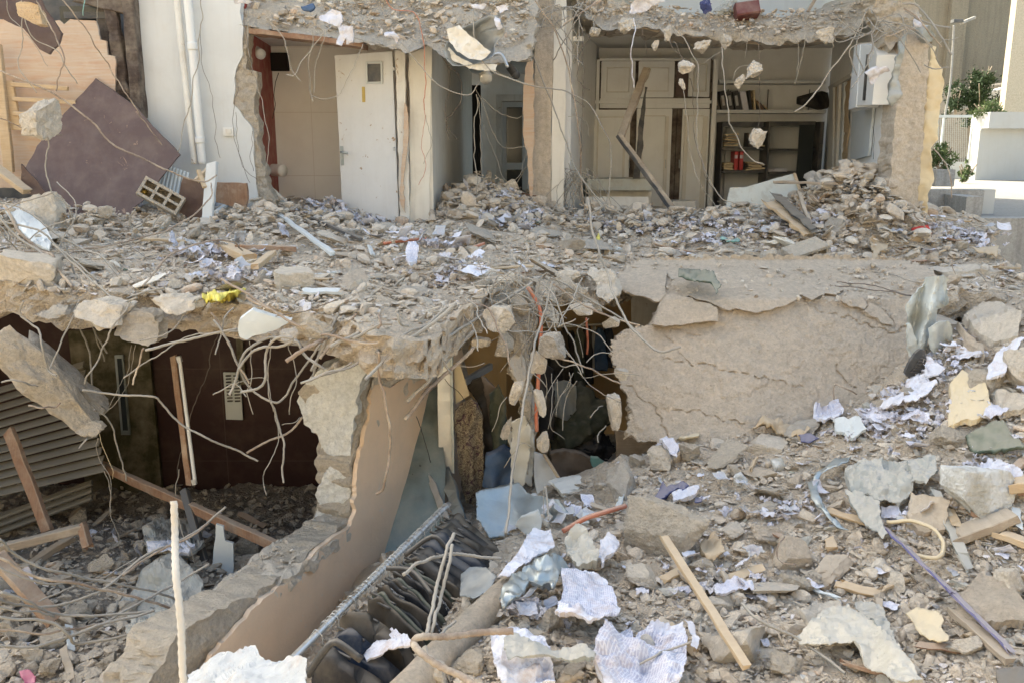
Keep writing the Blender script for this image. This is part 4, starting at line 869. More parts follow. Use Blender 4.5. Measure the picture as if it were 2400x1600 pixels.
ac = empty("air_conditioner", W(2020, 240, 11), "white wall air conditioner hanging on end beside the corner column", "air conditioner")
adopt(ac, wrpl("body", [(2002, 108), (2016, 102), (2006, 252), (1988, 258)], .25, .25, M['plasticw'], namp=.002), wrpl("front", [(2016, 104), (2050, 108), (2056, 130), (2044, 246), (2008, 248)], .24, .22, M['plasticw'], namp=.002), wrpl("louvre", [(2030, 128), (2034, 128), (2026, 236), (2021, 236)], .252, .01, M['dark']))
wrpl("wall_socket", [(1990, 420), (2000, 419), (1999, 433), (1989, 434)], .02, .02, M['plasticw'], step=6, label="white socket low on the right office wall", cat="socket")
bar("timber_lath", W(1980, 400, 10.6), W(1966, 450, 10.5), .06, .02, M['wood'], label="pale lath standing against the right office wall", cat="timber")
# yellow foam sheet outside the corner column
yf = plate("foam_sheet", [(2183, 106), (2195, 110), (2191, 139), (2207, 163), (2213, 196), (2205, 253), (2197, 286), (2199, 326), (2183, 347), (2189, 428), (2175, 453), (2171, 518), (2146, 502), (2150, 388), (2163, 306), (2168, 245), (2176, 175)], fY(9.45), (.01, .02, 0), 6, M['foam'], edge=2.5, amp=.07, freq=3.5, seed=80, smooth=True,
      label="torn yellow foam sheet hanging outside the corner column", cat="foam sheet")
# dark cloth hanging on the column
plate("grey_cloth", [(2128, 78), (2120, 110), (2112, 160), (2108, 230), (2092, 250), (2080, 232), (2092, 200), (2100, 150), (2110, 100)], fY(9.1), (0, .03, 0), 6, M['tarpg'], edge=2, amp=.05, freq=7, seed=81, smooth=True, label="grey rag hanging along the corner column", cat="rag")
plate("grey_bag", [(2160, 64), (2178, 62), (2195, 84), (2190, 98), (2172, 96), (2160, 84)], fY(9.1), (0, .1, 0), 5, M['tarpg'], edge=2, amp=.06, freq=8, seed=82, smooth=True, label="small grey plastic bag on top of the corner column", cat="bag")

# ------------------------------------------------------------------ right background fittings
gt = empty("white_gate", W(2240, 425, 25), "white metal gate with a wire mesh between the far walls", "gate")
gk = [pxbox("frame", x0, y0, x1, y1, 25, .06, M['galvw']) for x0, y0, x1, y1 in ((2188, 270, 2280, 276), (2268, 276, 2280, 424), (2205, 276, 2212, 380), (2188, 380, 2268, 424))]
mm = []
for k in range(17):
    x = 2190 + k * 4.7; mm.append(bar_v(W(x, 276, 25.03), W(x, 380, 25.03), .005, .005, segs=1))
for k in range(22):
    y = 277 + k * 4.7; mm.append(bar_v(W(2188, y, 25.04), W(2268, y, 25.04), .005, .005, segs=1))
V, Fs = join(mm); gk.append(mk("mesh", V, Fs, M['galvw'])); adopt(gt, *gk)
sl_ = empty("street_lamp", W(2215, 270, 26), "white leaning street lamp pole before the far building", "street lamp")
adopt(sl_, tube("pole", [W(2214, 275, 26), W(2228, 190, 26), W(2236, 60, 26)], .03, M['retain'], sides=8), bar("head", W(2232, 50, 25.6), W(2254, 50, 25.6), .2, .08, M['grey']), bar("head", W(2254, 54, 25.6), W(2283, 42, 25.6), .2, .07, M['retain']))
bar("sloping_parapet", W(2226, 250, 30), W(2350, 218, 30), .4, .35, M['white'], label="white sloping parapet behind the bushes", cat="wall")
bar("lower_parapet", W(2140, 300, 31), W(2350, 280, 31), .6, 2.4, M['conc_g'], label="grey wall under the sloping white parapet", cat="wall")
def bush(name, cx, cy, Y, w, h, n, ls, mat, label, cat, stems=6, seed=0):
    r = np.random.default_rng(seed); c = W(cx, cy, Y); e = empty(name, c - np.array((0, 0, h / 2)), label, cat)
    ps = []
    for k in range(stems):
        a = c + np.array((r.normal() * w * .08, 0, -h / 2)); b = c + np.array((r.normal() * w * .28, r.normal() * w * .2, h * r.uniform(.1, .48)))
        ps.append(tube_v(catmull([a, (a + b) / 2 + r.normal(size=3) * w * .05, b], 8), .015, 5))
    V, Fs = join(ps); st_ = mk("stem", V, Fs, M['wood_o'])
    # leaves clustered round stem tips
    cl = c + (r.normal(size=(26, 3)) * np.array((w * .22, w * .18, h * .24)))
    P = cl[r.integers(0, 26, n)] + r.normal(size=(n, 3)) * w * .07
    R = rand_rot(r, n); q = np.array([(-1, 0, 0), (0, -.35, .1), (1, 0, 0), (0, .35, .1)]) * ls
    V = (np.einsum('nij,kj->nki', R, q) * r.uniform(.6, 1.3, (n, 1, 1)) + P[:, None]).reshape(-1, 3)
    lf = mk("foliage", V, np.arange(4 * n).reshape(n, 4), mat); adopt(e, st_, lf)
bush("dark_bush", 2290, 215, 29, 1.5, 1.7, 2600, .07, M['leaf'], "dark green young tree before the far building", "bush", seed=1)
bush("dark_bush", 2240, 235, 29, .9, .9, 900, .07, M['leaf'], "small dark green bush left of the young tree", "bush", seed=2)
bush("light_bush", 2206, 368, 17, .5, .5, 1500, .035, M['leafl'], "pale green shrub in the concrete planter by the gate", "bush", seed=3)
bush("grass_tuft", 2264, 405, 22, .3, .45, 700, .05, M['leafl'], "light green creeper at the foot of the gate post", "plant", seed=4)
bush("grass_tuft", 2320, 255, 24.2, .9, .4, 1000, .05, M['leafl'], "light green grass tuft on the white boundary wall", "plant", seed=5)
pxbox("planter", 2192, 398, 2240, 438, 16.6, .8, M['retain'], label="stepped grey concrete planter under the pale shrub", cat="planter")
# beam end and brown girder at the right edge
gb = bar("brown_girder", W(2195, 684, 7.9), W(2345, 686, 7.9), .09, .12, M['wood_r'], label="brown steel girder under the slab edge at the right", cat="girder")
scrap("slab_fragment", [(2210, 640), (2300, 632), (2362, 640), (2350, 668), (2290, 668), (2215, 672)], 7.7, .3, M['conc_l'], "grey slab edge fragment above the brown girder", "slab piece", seed=84, edge=3, amp=.02, freq=8)
pxbox("void_shade", 2195, 700, 2345, 760, 8.3, .1, M['black'], label="dark opening under the brown girder", cat="opening")  # black panel paints the shade below the girder

# ------------------------------------------------------------------ things lying on the terrain
def HIT(x, y, h, near=2.4, far=14.0, n=110, lift=0.0):
    """where the ray of a pixel first meets the terrain h"""
    x = np.atleast_1d(np.asarray(x, float)); y = np.atleast_1d(np.asarray(y, float))
    u = (x - 1200.0) / F; v = (800.0 - y) / F; fy = cp + v * sp; fz = v * cp - sp
    Ys = near * (far / near) ** (np.arange(n) / (n - 1.0)); res = np.full(x.shape, far * .7); done = np.zeros(x.shape, bool); pd = None
    for k, Y in enumerate(Ys):
        d = CZ + fz / fy * Y - (h(u / fy * Y, Y + 0 * u) + lift)
        if k:
            m = (~done) & (d <= 0) & (pd > 0); t = pd / (pd - d + 1e-9); res = np.where(m, Ys[k - 1] + t * (Y - Ys[k - 1]), res); done |= m
        pd = d
    HIT.ok = done
    return np.stack([u / fy * res, res, CZ + fz / fy * res], -1)
def at(x, y, h=None, up=0.0):
    p = HIT(x, y, h or hC)[0]; return p + np.array((0, 0, up))
def fT(h, lift=.02, tilt=0.0):
    def g(x, y):
        P = HIT(x, y, h, lift=lift)
        if tilt: P = P + np.array((0, -.3, 1.0)) * ((y.max() - y) / (np.ptp(y) + 1e-6) * tilt)[:, None]
        return P
    return g
def drape(name, poly, h, mat, label, cat, th=.004, lift=.02, amp=.03, freq=5, edge=2.0, step=6, seed=0, smooth=True, tilt=0.0, **kw):
    pm = mat.name in ('white paper', 'printed paper', 'white sack', 'clear dusty plastic', 'grey dusty plastic')
    f0 = fT(h, lift, tilt)
    def f1(x, y):
        P = f0(x, y); return P + np.array((0, -.35, .93)) * ((ridge(P * np.array((1, 1, 0)), 8.0, 3, seed) * .5 + ridge(P[:, [1, 0, 2]] * np.array((1.3, .7, 0)), 15.0, 2, seed + 9) * .25) * (.022 if 'paper' in mat.name or 'sack' in mat.name else .016))[:, None]
    if pm: smooth = False; step = min(step, 4)
    return plate(name, poly, f1 if pm else f0, (0, .3 * th, -th), step, mat, amp=amp, freq=freq, edge=edge, seed=seed, smooth=smooth, ndir=(0, -.35, .93), namp=th * .1, rows=1, label=label, cat=cat, **kw)
def bigrock(name, c, size, mat, label, cat="rubble", seed=0, R=None, boxy=.5, K=9, lod=5, rough_=.09, **kw):
    r = np.random.default_rng(seed); V, Fs = rocks(1, r, lod, K, boxy, (1, 1, 1)); V = V[0]
    V = V / np.abs(V).max(0); V = V * (1 + .0)
    n = V / (np.linalg.norm(V, axis=1)[:, None] + 1e-9)
    V = V + n * ((fbm(V, 2.2, 5, seed + 3, .6) * rough_ * 1.1) + .035 * ridge(V, 6.5, 4, seed))[:, None]
    V = V * np.array(size, float) / 2
    if R is None: R = eul(r.uniform(-12, 12), r.uniform(-12, 12), r.uniform(-30, 30))
    V = V @ np.array(R).T + np.array(c, float)
    return mk(name, V, Fs, mat, label=label, cat=cat, **kw)
def prock(px, py, w, hgt, h, mat, label, depth=None, name="concrete_chunk", cat="rubble", sink=.3, **kw):
    """a chunk resting on terrain h; px, py is its centre, w and hgt its size in pixels"""
    p = HIT(px, py + hgt * .25, h)[0]; s = p[1] / F
    sz = (w * s, (depth or (w + hgt) / 2) * s, hgt * s * 1.05)
    q = W(px, py, p[1] + .0); q = np.array((q[0], p[1] + sz[1] * .15, q[2]))
    return bigrock(name, q, sz, mat, label, cat, **kw)
def arock(px, py, w, hgt, Y, mat, label, depth=None, name="concrete_chunk", cat="rubble", **kw):
    """a chunk hanging at distance Y"""
    s = Y / F; return bigrock(name, W(px, py, Y), (w * s, (depth or min(w, hgt)) * s, hgt * s), mat, label, cat, **kw)

# --- pit -----------------------------------------------------------------------------------
slp = []
for k in range(13):
    y0 = 905 + k * 19; a = W(-140, y0 + 52, 7.15 - k * .03); b = W(min(250, 196 + k * 4.2), y0 - 52 + k * 1.2, 7.35 - k * .03)
    slp.append(bar_v(a, b, .1, .012, segs=2, up=(0, 1, .4), roll=math.pi / 2, bev=.3))
V, Fs = join(slp); mk("roller_shutter", V, Fs, M['shutter'], label="fallen grey roller shutter leaning in the left of the pit", cat="shutter")
slp = []
for k in range(3):
    y0 = 1192 + k * 17; slp.append(bar_v(W(-140, y0 + 70, 6.9), W(216, y0 - 62, 7.2), .065, .03, segs=2, up=(0, 1, .4), roll=math.pi / 2, bev=.3))
V, Fs = join(slp); mk("shutter_slats", V, Fs, M['shutter'], label="three loose shutter slats below the roller shutter", cat="shutter")
bar("timber_plank", W(22, 1012, 6.7), W(110, 1240, 6.3), .085, .05, M['wood_r'], up=(0, 1, 0), jit=.006, label="reddish plank leaning before the roller shutter", cat="timber")
wfr = empty("broken_timber_corner", W(190, 1240, 6.0), "broken timber frame corner lying in the pit", "timber frame")
adopt(wfr, bar("rail", W(-30, 1292, 5.9), W(196, 1236, 6.1), .07, .06, M['wood_o'], jit=.005), bar("stile", W(192, 1232, 6.1), W(206, 1280, 6.0), .06, .06, M['wood_r'], jit=.004, up=(0, 1, 0)), bar("rail", W(50, 1335, 5.9), W(170, 1258, 6.3), .06, .05, M['wood_o'], jit=.004))
bar("timber_plank", W(-10, 1300, 5.2), W(125, 1450, 5.1), .12, .04, M['wood_r'], jit=.006, label="short plank under the rebar bundle in the pit", cat="timber")
bar("timber_plank", W(236, 1090, 7.2), W(660, 1285, 5.75), .05, .075, M['wood_r'], segs=14, jit=.006, label="long brown timber slanting across the pit", cat="timber")
olv = empty("olive_door", W(280, 1180, 8.25), "dark olive door with a narrow glass slot at the back of the pit", "door")
adopt(olv, pxbox("leaf", 210, 775, 345, 1230, 8.28, .05, M['olive']), plate("glass_slot", [(268, 832), (288, 831), (305, 1018), (284, 1018)], fY(8.25), (0, .02, 0), 20, M['galv']), plate("glass", [(274, 840), (284, 840), (299, 1008), (288, 1008)], fY(8.235), (0, .01, 0), 20, M['glass']))
ft = empty("tube_light", W(450, 1130, 6.6), "hanging strip light with a rusty back rail in the pit", "lamp")
adopt(ft, bar("rail", W(406, 834, 6.6), W(444, 1134, 6.5), .045, .03, M['wood_r'], up=(0, 1, 0), jit=.003, segs=10), tube("tube", [W(421, 842, 6.55), W(457, 1128, 6.45)], .014, M['plasticw'], sides=12), bar("end_cap", W(418, 834, 6.55), W(422, 848, 6.55), .035, .03, M['alu'], up=(0, 1, 0)), bar("end_cap", W(453, 1122, 6.45), W(457, 1134, 6.45), .035, .03, M['alu'], up=(0, 1, 0)))
vg = empty("vent_grille", W(546, 930, 8.3), "pale slotted vent plate on the dark red rear wall", "vent")
vk = [plate("plate", [(523, 872), (562, 873), (569, 983), (530, 982)], fY(8.3), (0, .02, 0), 20, M['galvw'])]
sl9 = []
for c_ in range(2):
    for k in range(9): sl9.append(bar_v(W(529 + c_ * 18 + k * .5, 880 + k * 7.4, 8.285), W(541 + c_ * 18 + k * .5, 879.5 + k * 7.4, 8.285), .012, .014, segs=1))
V, Fs = join(sl9); vk.append(mk("slots", V, Fs, M['dark'])); adopt(vg, *vk)
pxbox("wall_panel", 560, 760, 566, 900, 8.3, .03, M['olive'], label="thin vertical trim on the dark red rear wall", cat="trim")
ggp = bar("grey_post", W(432, 1148, 6.5), W(498, 1385, 5.9), .06, .05, M['grey'], up=(0, 1, 0), label="thin grey metal post leaning under the slanting timber", cat="post")
scrap("grey_plank", [(506, 1228), (524, 1232), (528, 1265), (547, 1272), (546, 1342), (495, 1385), (500, 1300)], 5.95, .02, M['galvw'], "upright pale board with a broken top in the pit", "board", seed=90, edge=1.5)
bmc = empty("broken_beam", W(120, 900, 5.7), "broken concrete beam leaning into the pit from the left", "beam")
def beam_mesh(a, b, w, t, seed):
    r = np.random.default_rng(seed); V, Fs = rocks(1, r, 5, 7, .93, (1, 1, 1)); V = V[0] / np.abs(V[0]).max(0); L = np.linalg.norm(b - a); V = V * np.array((L / 2, w / 2, t / 2))
    n = V / np.array((L, w, t)) * np.array((.3, 1, 1)); n /= np.linalg.norm(n, axis=1)[:, None] + 1e-9
    V = V + n * (fbm(V, 3.0, 3, seed) * .035 + fbm(V, 12, 4, seed + 1) * .022)[:, None]; V[:, 1:] *= (1 - .28 * (V[:, 0] / L + .5))[:, None]
    x = (b - a) / L; y = np.cross((0, 0, 1.0), x); y /= np.linalg.norm(y); z = np.cross(x, y)
    return V @ np.stack([x, y, z]) + (a + b) / 2, Fs
V, Fs = beam_mesh(W(-30, 795, 5.5), W(225, 985, 5.75), .34, .36, 91); adopt(bmc, mk("beam", V, Fs, M['conc'])); V, Fs = beam_mesh(W(40, 790, 5.75), W(238, 965, 5.95), .2, .2, 92); adopt(bmc, mk("beam_side", V, Fs, M['conc_g']))
arock(211, 1008, 74, 46, 5.6, M['conc'], "round concrete lump hanging at the tip of the broken beam", seed=5, boxy=.2, rough_=.16)
for i, (po, Y, lb, m) in enumerate([([(172, 730), (185, 712), (235, 703), (285, 718), (272, 765), (250, 770), (205, 755), (175, 745)], 5.55, "pale pointed slab chunk hanging under the left slab edge", 'conc_l'),
    ([(268, 762), (290, 735), (330, 728), (352, 734), (369, 757), (365, 802), (340, 812), (270, 785)], 5.65, "tilted concrete chunk hanging right of the pointed one", 'conc'),
    ([(350, 702), (400, 694), (452, 706), (454, 726), (420, 737), (380, 730), (362, 720)], 5.45, "flat chunk stuck to the slab edge above the pit", 'conc_l'),
    ([(95, 738), (160, 716), (158, 738), (120, 748)], 5.75, "small chunk caught under the left slab edge", 'conc'),
    ([(1380, 645), (1410, 636), (1440, 640), (1447, 690), (1425, 712), (1395, 690), (1400, 668)], 7.0, "pointed slab chunk hanging in the gap of the upper floor", 'conc_l')]):
    plate("slab_chunk", po, fY(lambda x, y, Y=Y: Y + (y - 730) * -.002), (.02, .14, 0), 5, M[m], edge=3, amp=.04, freq=7, namp=.05, rows=3, seed=100 + i, label=lb, cat="slab piece")
plate("white_plate", [(556, 772), (560, 752), (592, 727), (622, 738), (684, 750), (650, 772), (592, 790), (578, 797), (562, 790)], fY(lambda x, y: 5.1 + (x - 560) * .001), (.0, .025, .01), 7, M['galvw'], edge=1.5, amp=.01, freq=4, namp=.01, seed=107, label="pale grey painted plate hanging among the rebar", cat="plate")
arock(735, 763, 82, 62, 5.1, M['conc'], "rounded concrete chunk above the hanging loops of rebar", seed=8, boxy=.3)
arock(680, 785, 45, 40, 5.15, M['conc_l'], "small round chunk held by the rebar loops", seed=9, boxy=.3)
# plastic sheets in the pit
drape("plastic_sheet", [(330, 1335), (360, 1305), (400, 1300), (440, 1330), (480, 1375), (470, 1410), (420, 1440), (380, 1470), (330, 1500), (298, 1500), (310, 1460), (290, 1420), (265, 1400), (310, 1370)], hD, M['tarpg'], "large crumpled grey plastic sheet on the pit rubble", "plastic sheet", amp=.09, freq=4, lift=.1, seed=110)
drape("plastic_sheet", [(345, 1230), (380, 1215), (465, 1235), (480, 1275), (440, 1300), (345, 1302), (338, 1255)], hD, M['tarpg'], "grey plastic sheet under the slanting timber", "plastic sheet", amp=.06, freq=4, lift=.12, seed=111)
drape("blue_cloth", [(345, 1275), (400, 1262), (455, 1262), (440, 1295), (350, 1300)], hD, M['pap'], "lavender cloth showing under the grey plastic sheet", "cloth", amp=.05, lift=.17, seed=112)
drape("plastic_sheet", [(295, 1470), (400, 1420), (420, 1440), (350, 1500), (300, 1520)], hD, M['tarpg'], "lower torn strip of grey plastic beside the wall top", "plastic sheet", amp=.05, lift=.14, seed=113)
drape("pink_scrap", [(46, 1572), (70, 1568), (82, 1578), (78, 1590), (55, 1594)], hD, M['pink'], "pink plastic scrap in the lower left corner", "scrap", lift=.05, step=4, seed=114)
for i in range(9):
    r = np.random.default_rng(300 + i); x, y = [(20, 1480), (70, 1540), (130, 1500), (250, 1560), (110, 1570), (180, 1440), (330, 1290), (240, 1330), (570, 1290)][i]
    prock(x, y, r.uniform(45, 80), r.uniform(35, 60), hD, M['conc'], ["grey chunk at the left edge of the pit", "wedge shaped chunk above the pink scrap", "flat grey chunk among the bent bars", "long leaning chunk near the foot of the wall top", "boulder right of the pink scrap", "small chunk under the bar bundle", "grey block behind the plastic sheet", "square block in the dark part of the pit", "rounded block beside the upright pale board"][i], seed=300 + i)

# --- shop ----------------------------------------------------------------------------------
mr = empty("leaning_mirror", W(960, 1200, 6.2), "tall dusty mirror glass leaning on the peach wall", "mirror")
adopt(mr, plate("glass", [(1024, 905), (985, 935), (966, 968), (950, 996), (936, 1085), (918, 1140), (899, 1205), (898, 1330), (960, 1300), (1040, 1240), (1045, 1100)], fY(lambda x, y: 6.15 + (1320 - y) * .0022), (0, .01, 0), 14, M['mirror'], edge=.8, namp=.002, seed=120),
      bar("edge_strip", W(966, 968, 6.9), W(899, 1205, 6.38), .012, .008, M['alu'], up=(0, 1, 0)))
af = empty("aluminium_frame", W(1045, 1200, 6.6), "bent aluminium shop front post beside the patterned shirt", "post")
adopt(af, bar("post", W(1040, 770, 6.9), W(1046, 1102, 6.75), .12, .05, M['alu'], up=(0, 1, 0), segs=10, jit=.004), bar("post", W(1057, 780, 6.87), W(1063, 1102, 6.72), .022, .07, M['galv'], up=(0, 1, 0), segs=10, jit=.004), bar("torn_foot", W(1044, 1104, 6.7), W(1082, 1220, 6.2), .09, .03, M['galv'], up=(0, 1, 0), segs=8, jit=.02), bar("rail", W(1006, 1118, 6.6), W(1050, 1215, 6.3), .05, .02, M['alu'], up=(0, 1, 0), segs=8, jit=.012))
scrap("yellow_board", [(1064, 850), (1078, 852), (1100, 925), (1068, 945)], 6.85, .015, M['foam'], "pale yellow board corner behind the aluminium post", "board", seed=121, edge=.8)
bar("shelf_rail", W(1088, 895, 7.0), W(1150, 858, 7.5), .04, .06, M['alu'], label="short grey rail carrying the hanging jackets", cat="rail")
def garment(name, poly, Y, mat, label, seed, f=26, amp=.03, th=.03, cat="garment", step=6, **kw):
    def g(x, y):
        w = amp * np.sin((x + .12 * (y - 900)) / (F / Y) * f * 1.0 + 3 * vn(np.stack([x, y, 0 * x], -1) / 60., seed)) + amp * .5 * fbm(np.stack([x, y * .4, 0 * x], -1), .02, 3, seed)
        return fY(lambda a, b: Y + w)(x, y)
    return plate(name, poly, g, (0, th, 0), step, mat, edge=2.0, amp=.008, freq=14, namp=.01, seed=seed, smooth=True, label=label, cat=cat, **kw)
garment("patterned_shirt", [(1066, 965), (1082, 945), (1104, 930), (1122, 948), (1130, 980), (1134, 1080), (1128, 1145), (1124, 1172), (1108, 1184), (1090, 1176), (1076, 1110), (1068, 1020)], 6.75, M['prt'], "brown and cream patterned shirt hanging beside the aluminium post", 130, f=34)
garment("brown_jacket", [(1094, 905), (1108, 892), (1132, 884), (1150, 900), (1165, 915), (1160, 1020), (1156, 1120), (1135, 1125), (1130, 960)], 7.1, M['clothb'], "dark brown jacket hanging behind the patterned shirt", 131)
garment("grey_jacket", [(1128, 880), (1140, 884), (1164, 914), (1156, 930), (1148, 990), (1136, 920)], 6.98, M['taupe'], "grey-brown jacket collar turned over the dark jacket", 132, f=20)
for i, (x0, x1, y0, y1, m) in enumerate([(1292, 1315, 790, 960, 'clothd'), (1310, 1332, 770, 975, 'clothb'), (1328, 1350, 775, 960, 'clothd'), (1348, 1370, 770, 930, 'clothg'), (1366, 1388, 762, 900, 'clothd'), (1384, 1402, 765, 870, 'sackw'), (1396, 1420, 770, 868, 'denim'), (1412, 1438, 768, 862, 'clothn'), (1270, 1295, 800, 950, 'clothd')]):
    garment("hanging_garment", [(x0 + 6, y0), (x1 - 6, y0), (x1, y0 + 18), (x1 + 3, y1), (x0 - 3, y1), (x0, y0 + 18)], 8.6 + .06 * (i % 3), M[m], ["black coat, leftmost in the rear row of the shop but one", "brown coat in the rear row between two black ones", "black coat right of the brown coat in the rear row", "olive coat in the middle of the rear row", "black coat left of the white shirt in the rear row", "white shirt hanging in the rear row of the shop", "blue denim garment right of the white shirt in the rear row", "dark navy garment, rightmost in the rear row", "black garment, leftmost in the rear row of the shop"][i], 140 + i, f=40, step=9)
bar("rear_rail", W(1262, 768, 8.6), W(1445, 758, 8.65), .02, .02, M['alu'], label="thin rail of the rear row of clothes in the shop", cat="rail")
bigrock("cloth_heap", W(1362, 1000, 8.1), (.62, .6, .82), M['clothg'], "tall dark heap of olive clothes in the shop", "clothes heap", seed=150, boxy=.35, rough_=.16, smooth=True)
bigrock("cloth_heap", W(1395, 1060, 7.9), (.55, .5, .42), M['clothd'], "lower dark heap of clothes in the shop", "clothes heap", seed=151, boxy=.35, rough_=.18, smooth=True)
garment("grey_curtain", [(1146, 925), (1168, 900), (1184, 935), (1190, 1010), (1186, 1075), (1160, 1085), (1150, 1010)], 6.85, M['clothg'], "grey-green cloth hanging between the jackets and the broken column", 160, f=30, amp=.04)
garment("dark_coat", [(1252, 860), (1272, 850), (1296, 865), (1300, 940), (1298, 1030), (1270, 1040), (1256, 960)], 7.5, M['clothd'], "dark coat hanging right of the broken column", 161, f=28, amp=.04)
garment("clear_sheet", [(1200, 985), (1228, 975), (1246, 1000), (1240, 1080), (1226, 1150), (1204, 1140), (1196, 1060)], 6.2, M['tarp'], "tall pale translucent sheet hanging at the foot of the broken column", 162, f=22, amp=.03, th=.008)
garment("grey_shirt", [(1296, 900), (1322, 890), (1350, 905), (1352, 960), (1330, 985), (1300, 975)], 7.8, M['tarpg'], "grey shirt hanging over the olive heap", 163, f=30, amp=.035)
garment("taupe_trousers", [(1288, 1062), (1320, 1056), (1362, 1064), (1392, 1080), (1385, 1130), (1350, 1158), (1315, 1150), (1292, 1100)], 7.1, M['taupe'], "folded taupe trousers lying in front of the clothes heap", 152, f=18, amp=.045, th=.08)
garment("denim_pile", [(1140, 1070), (1180, 1050), (1225, 1065), (1236, 1100), (1222, 1135), (1170, 1145), (1132, 1140)], 6.5, M['denim'], "blue denim clothes lying above the bent sheet metal", 153, f=22, amp=.04, th=.1)
garment("plastic_bag", [(1186, 1010), (1252, 1008), (1252, 1060), (1246, 1140), (1215, 1120), (1200, 1060)], 6.4, M['tarp'], "clear dusty garment bag above the denim pile", 154, f=16, amp=.03, th=.01)
scrap("white_board", [(1252, 1060), (1275, 1068), (1328, 1150), (1325, 1180), (1300, 1190), (1262, 1170), (1250, 1100)], lambda x, y: 6.6 - (y - 1060) * .002, .03, M['cream'], "cream door panel leaning at the mouth of the shop", "board", seed=155, edge=1)
bar("board_edge", W(1276, 1065, 6.55), W(1330, 1152, 6.3), .02, .04, M['wood'], up=(0, 1, 0), label="raw timber edge of the leaning cream panel", cat="timber")
scrap("teal_piece", [(1386, 1072), (1402, 1072), (1440, 1100), (1438, 1108), (1400, 1104), (1388, 1090)], 7.0, .04, M['teal'], "teal plastic piece beside the taupe trousers", "scrap", seed=156, amp=.02)
scrap("grey_board", [(1440, 1005), (1560, 1036), (1540, 1060), (1500, 1105), (1440, 1110), (1445, 1050)], 7.0, .03, M['wood_o'], "grey leaning boards under the lower corner of the hanging slab", "board", seed=157)
plate("sheet_metal", [(1114, 1152), (1150, 1140), (1216, 1124), (1234, 1148), (1262, 1160), (1310, 1172), (1332, 1200), (1300, 1215), (1270, 1232), (1200, 1250), (1150, 1260), (1118, 1215)], fY(lambda x, y: 5.6 + .12 * np.sin((x - 1114) / 50.) - (y - 1130) * .003), (0, .008, 0), 7, M['galv'], edge=2, amp=.05, freq=2.6, smooth=True, seed=158, label="bent galvanised sheet metal below the denim pile", cat="sheet metal")
plate("sheet_metal", [(1206, 1230), (1222, 1208), (1262, 1198), (1270, 1225), (1262, 1262), (1238, 1262)], fY(5.15), (0, .006, 0), 6, M['galvw'], edge=1, amp=.04, freq=4, smooth=True, seed=159, label="small curled pale metal sheet right of the bent sheet", cat="sheet metal")
plate("zinc_disc", [(1080, 1345), (1100, 1328), (1140, 1328), (1164, 1350), (1150, 1380), (1110, 1400), (1078, 1396)], fT(hC, .12), (0, .01, -.004), 6, M['dish'], edge=1.5, amp=.05, freq=4, smooth=True, seed=160, label="dented round zinc plate beside the hanging coats", cat="sheet metal")

# --- clothes rail ----------------------------------------------------------------------------
RA = W(655, 1572, 3.45); RB = W(1052, 1180, 5.3)
rl = tube("clothes_rail", [RA + (RA - RB) * .12, RA, RB], .017, M['chrome'], sides=18, den=.05, label="shiny chrome clothes rail slanting across the foreground", cat="rail")
RD = (RB - RA) / np.linalg.norm(RB - RA); RP = np.cross(RD, (0, 0, 1.0)); RP /= np.linalg.norm(RP)
if RP[0] < 0: RP = -RP
def coat(t, w, hgt, drop, mat, label, seed, lean=0.0, th=.022, group=None, sl=.13):
    """one garment on a black hanger, seen along the rail: hanger, hook and cloth hanging square to the rail"""
    c = RA + (RB - RA) * t; e = empty("hanging_coat", c, label, "coat", group)
    n, m_ = 26, 30; r = np.random.default_rng(seed)
    u, v = np.meshgrid(np.linspace(0, 1, n), np.linspace(0, 1, m_), indexing='ij')
    a = .03 + u * w * (1 - .12 * v)
    b = -drop - sl * w / .4 * (u ** 1.7) * (1 + 0 * v) - .16 * np.clip(u - .8, 0, 1) * 2 - v * hgt * (1 - .1 * np.sin(u * 3))
    b = b + .035 * np.exp(-((u - .16) / .09) ** 2) * (1 - v)
    f = .03 * np.sin(u * 13 + seed) * (v ** .5) + .02 * fbm(np.stack([u, v * .5, 0 * u + seed], -1), 3, 3, seed) + lean * v
    P = c + a[..., None] * RP + b[..., None] * np.array((0, 0, 1.0)) + f[..., None] * RD
    V, Fs = thick_grid(P, th, n, m_); clo = mk("cloth", V, Fs, mat, smooth=True)
    # hanger: a curved bar under the shoulder, hook over the rail
    hg = tube("hanger", [c + RP * .02 - np.array((0, 0, drop * .7)), c + RP * w * .15 - np.array((0, 0, drop - .005)), c + RP * w * .42 - np.array((0, 0, drop + .03))], .008, M['dark'], sides=7)
    hk = tube("hook", [c - RP * .026, c + np.array((0, 0, .027)), c + RP * .028, c + RP * .03 - np.array((0, 0, drop * .75))], .0022, M['alu'], sides=5, den=.01)
    adopt(e, clo, hg, hk)
mats = ['clothb', 'clothg', 'clothd', 'clothb', 'chk', 'clothd', 'clothb', 'clothg', 'clothd', 'chk', 'clothb', 'clothd', 'clothg', 'clothb']
for i in range(14):
    coat(.40 + i * .018, .36 + .04 * math.sin(i * 2.1), .5, .06 + .015 * math.sin(i * 3.7), M[mats[i]], "thin dusty %s garment, %s from the front of the tight middle row" % ({'clothb': 'brown', 'clothg': 'olive', 'clothd': 'black', 'chk': 'checked'}[mats[i]], "first second third fourth fifth sixth seventh eighth ninth tenth eleventh twelfth thirteenth fourteenth".split()[i]), 200 + i, th=.02, sl=.2 + .04 * math.sin(i * 1.3))
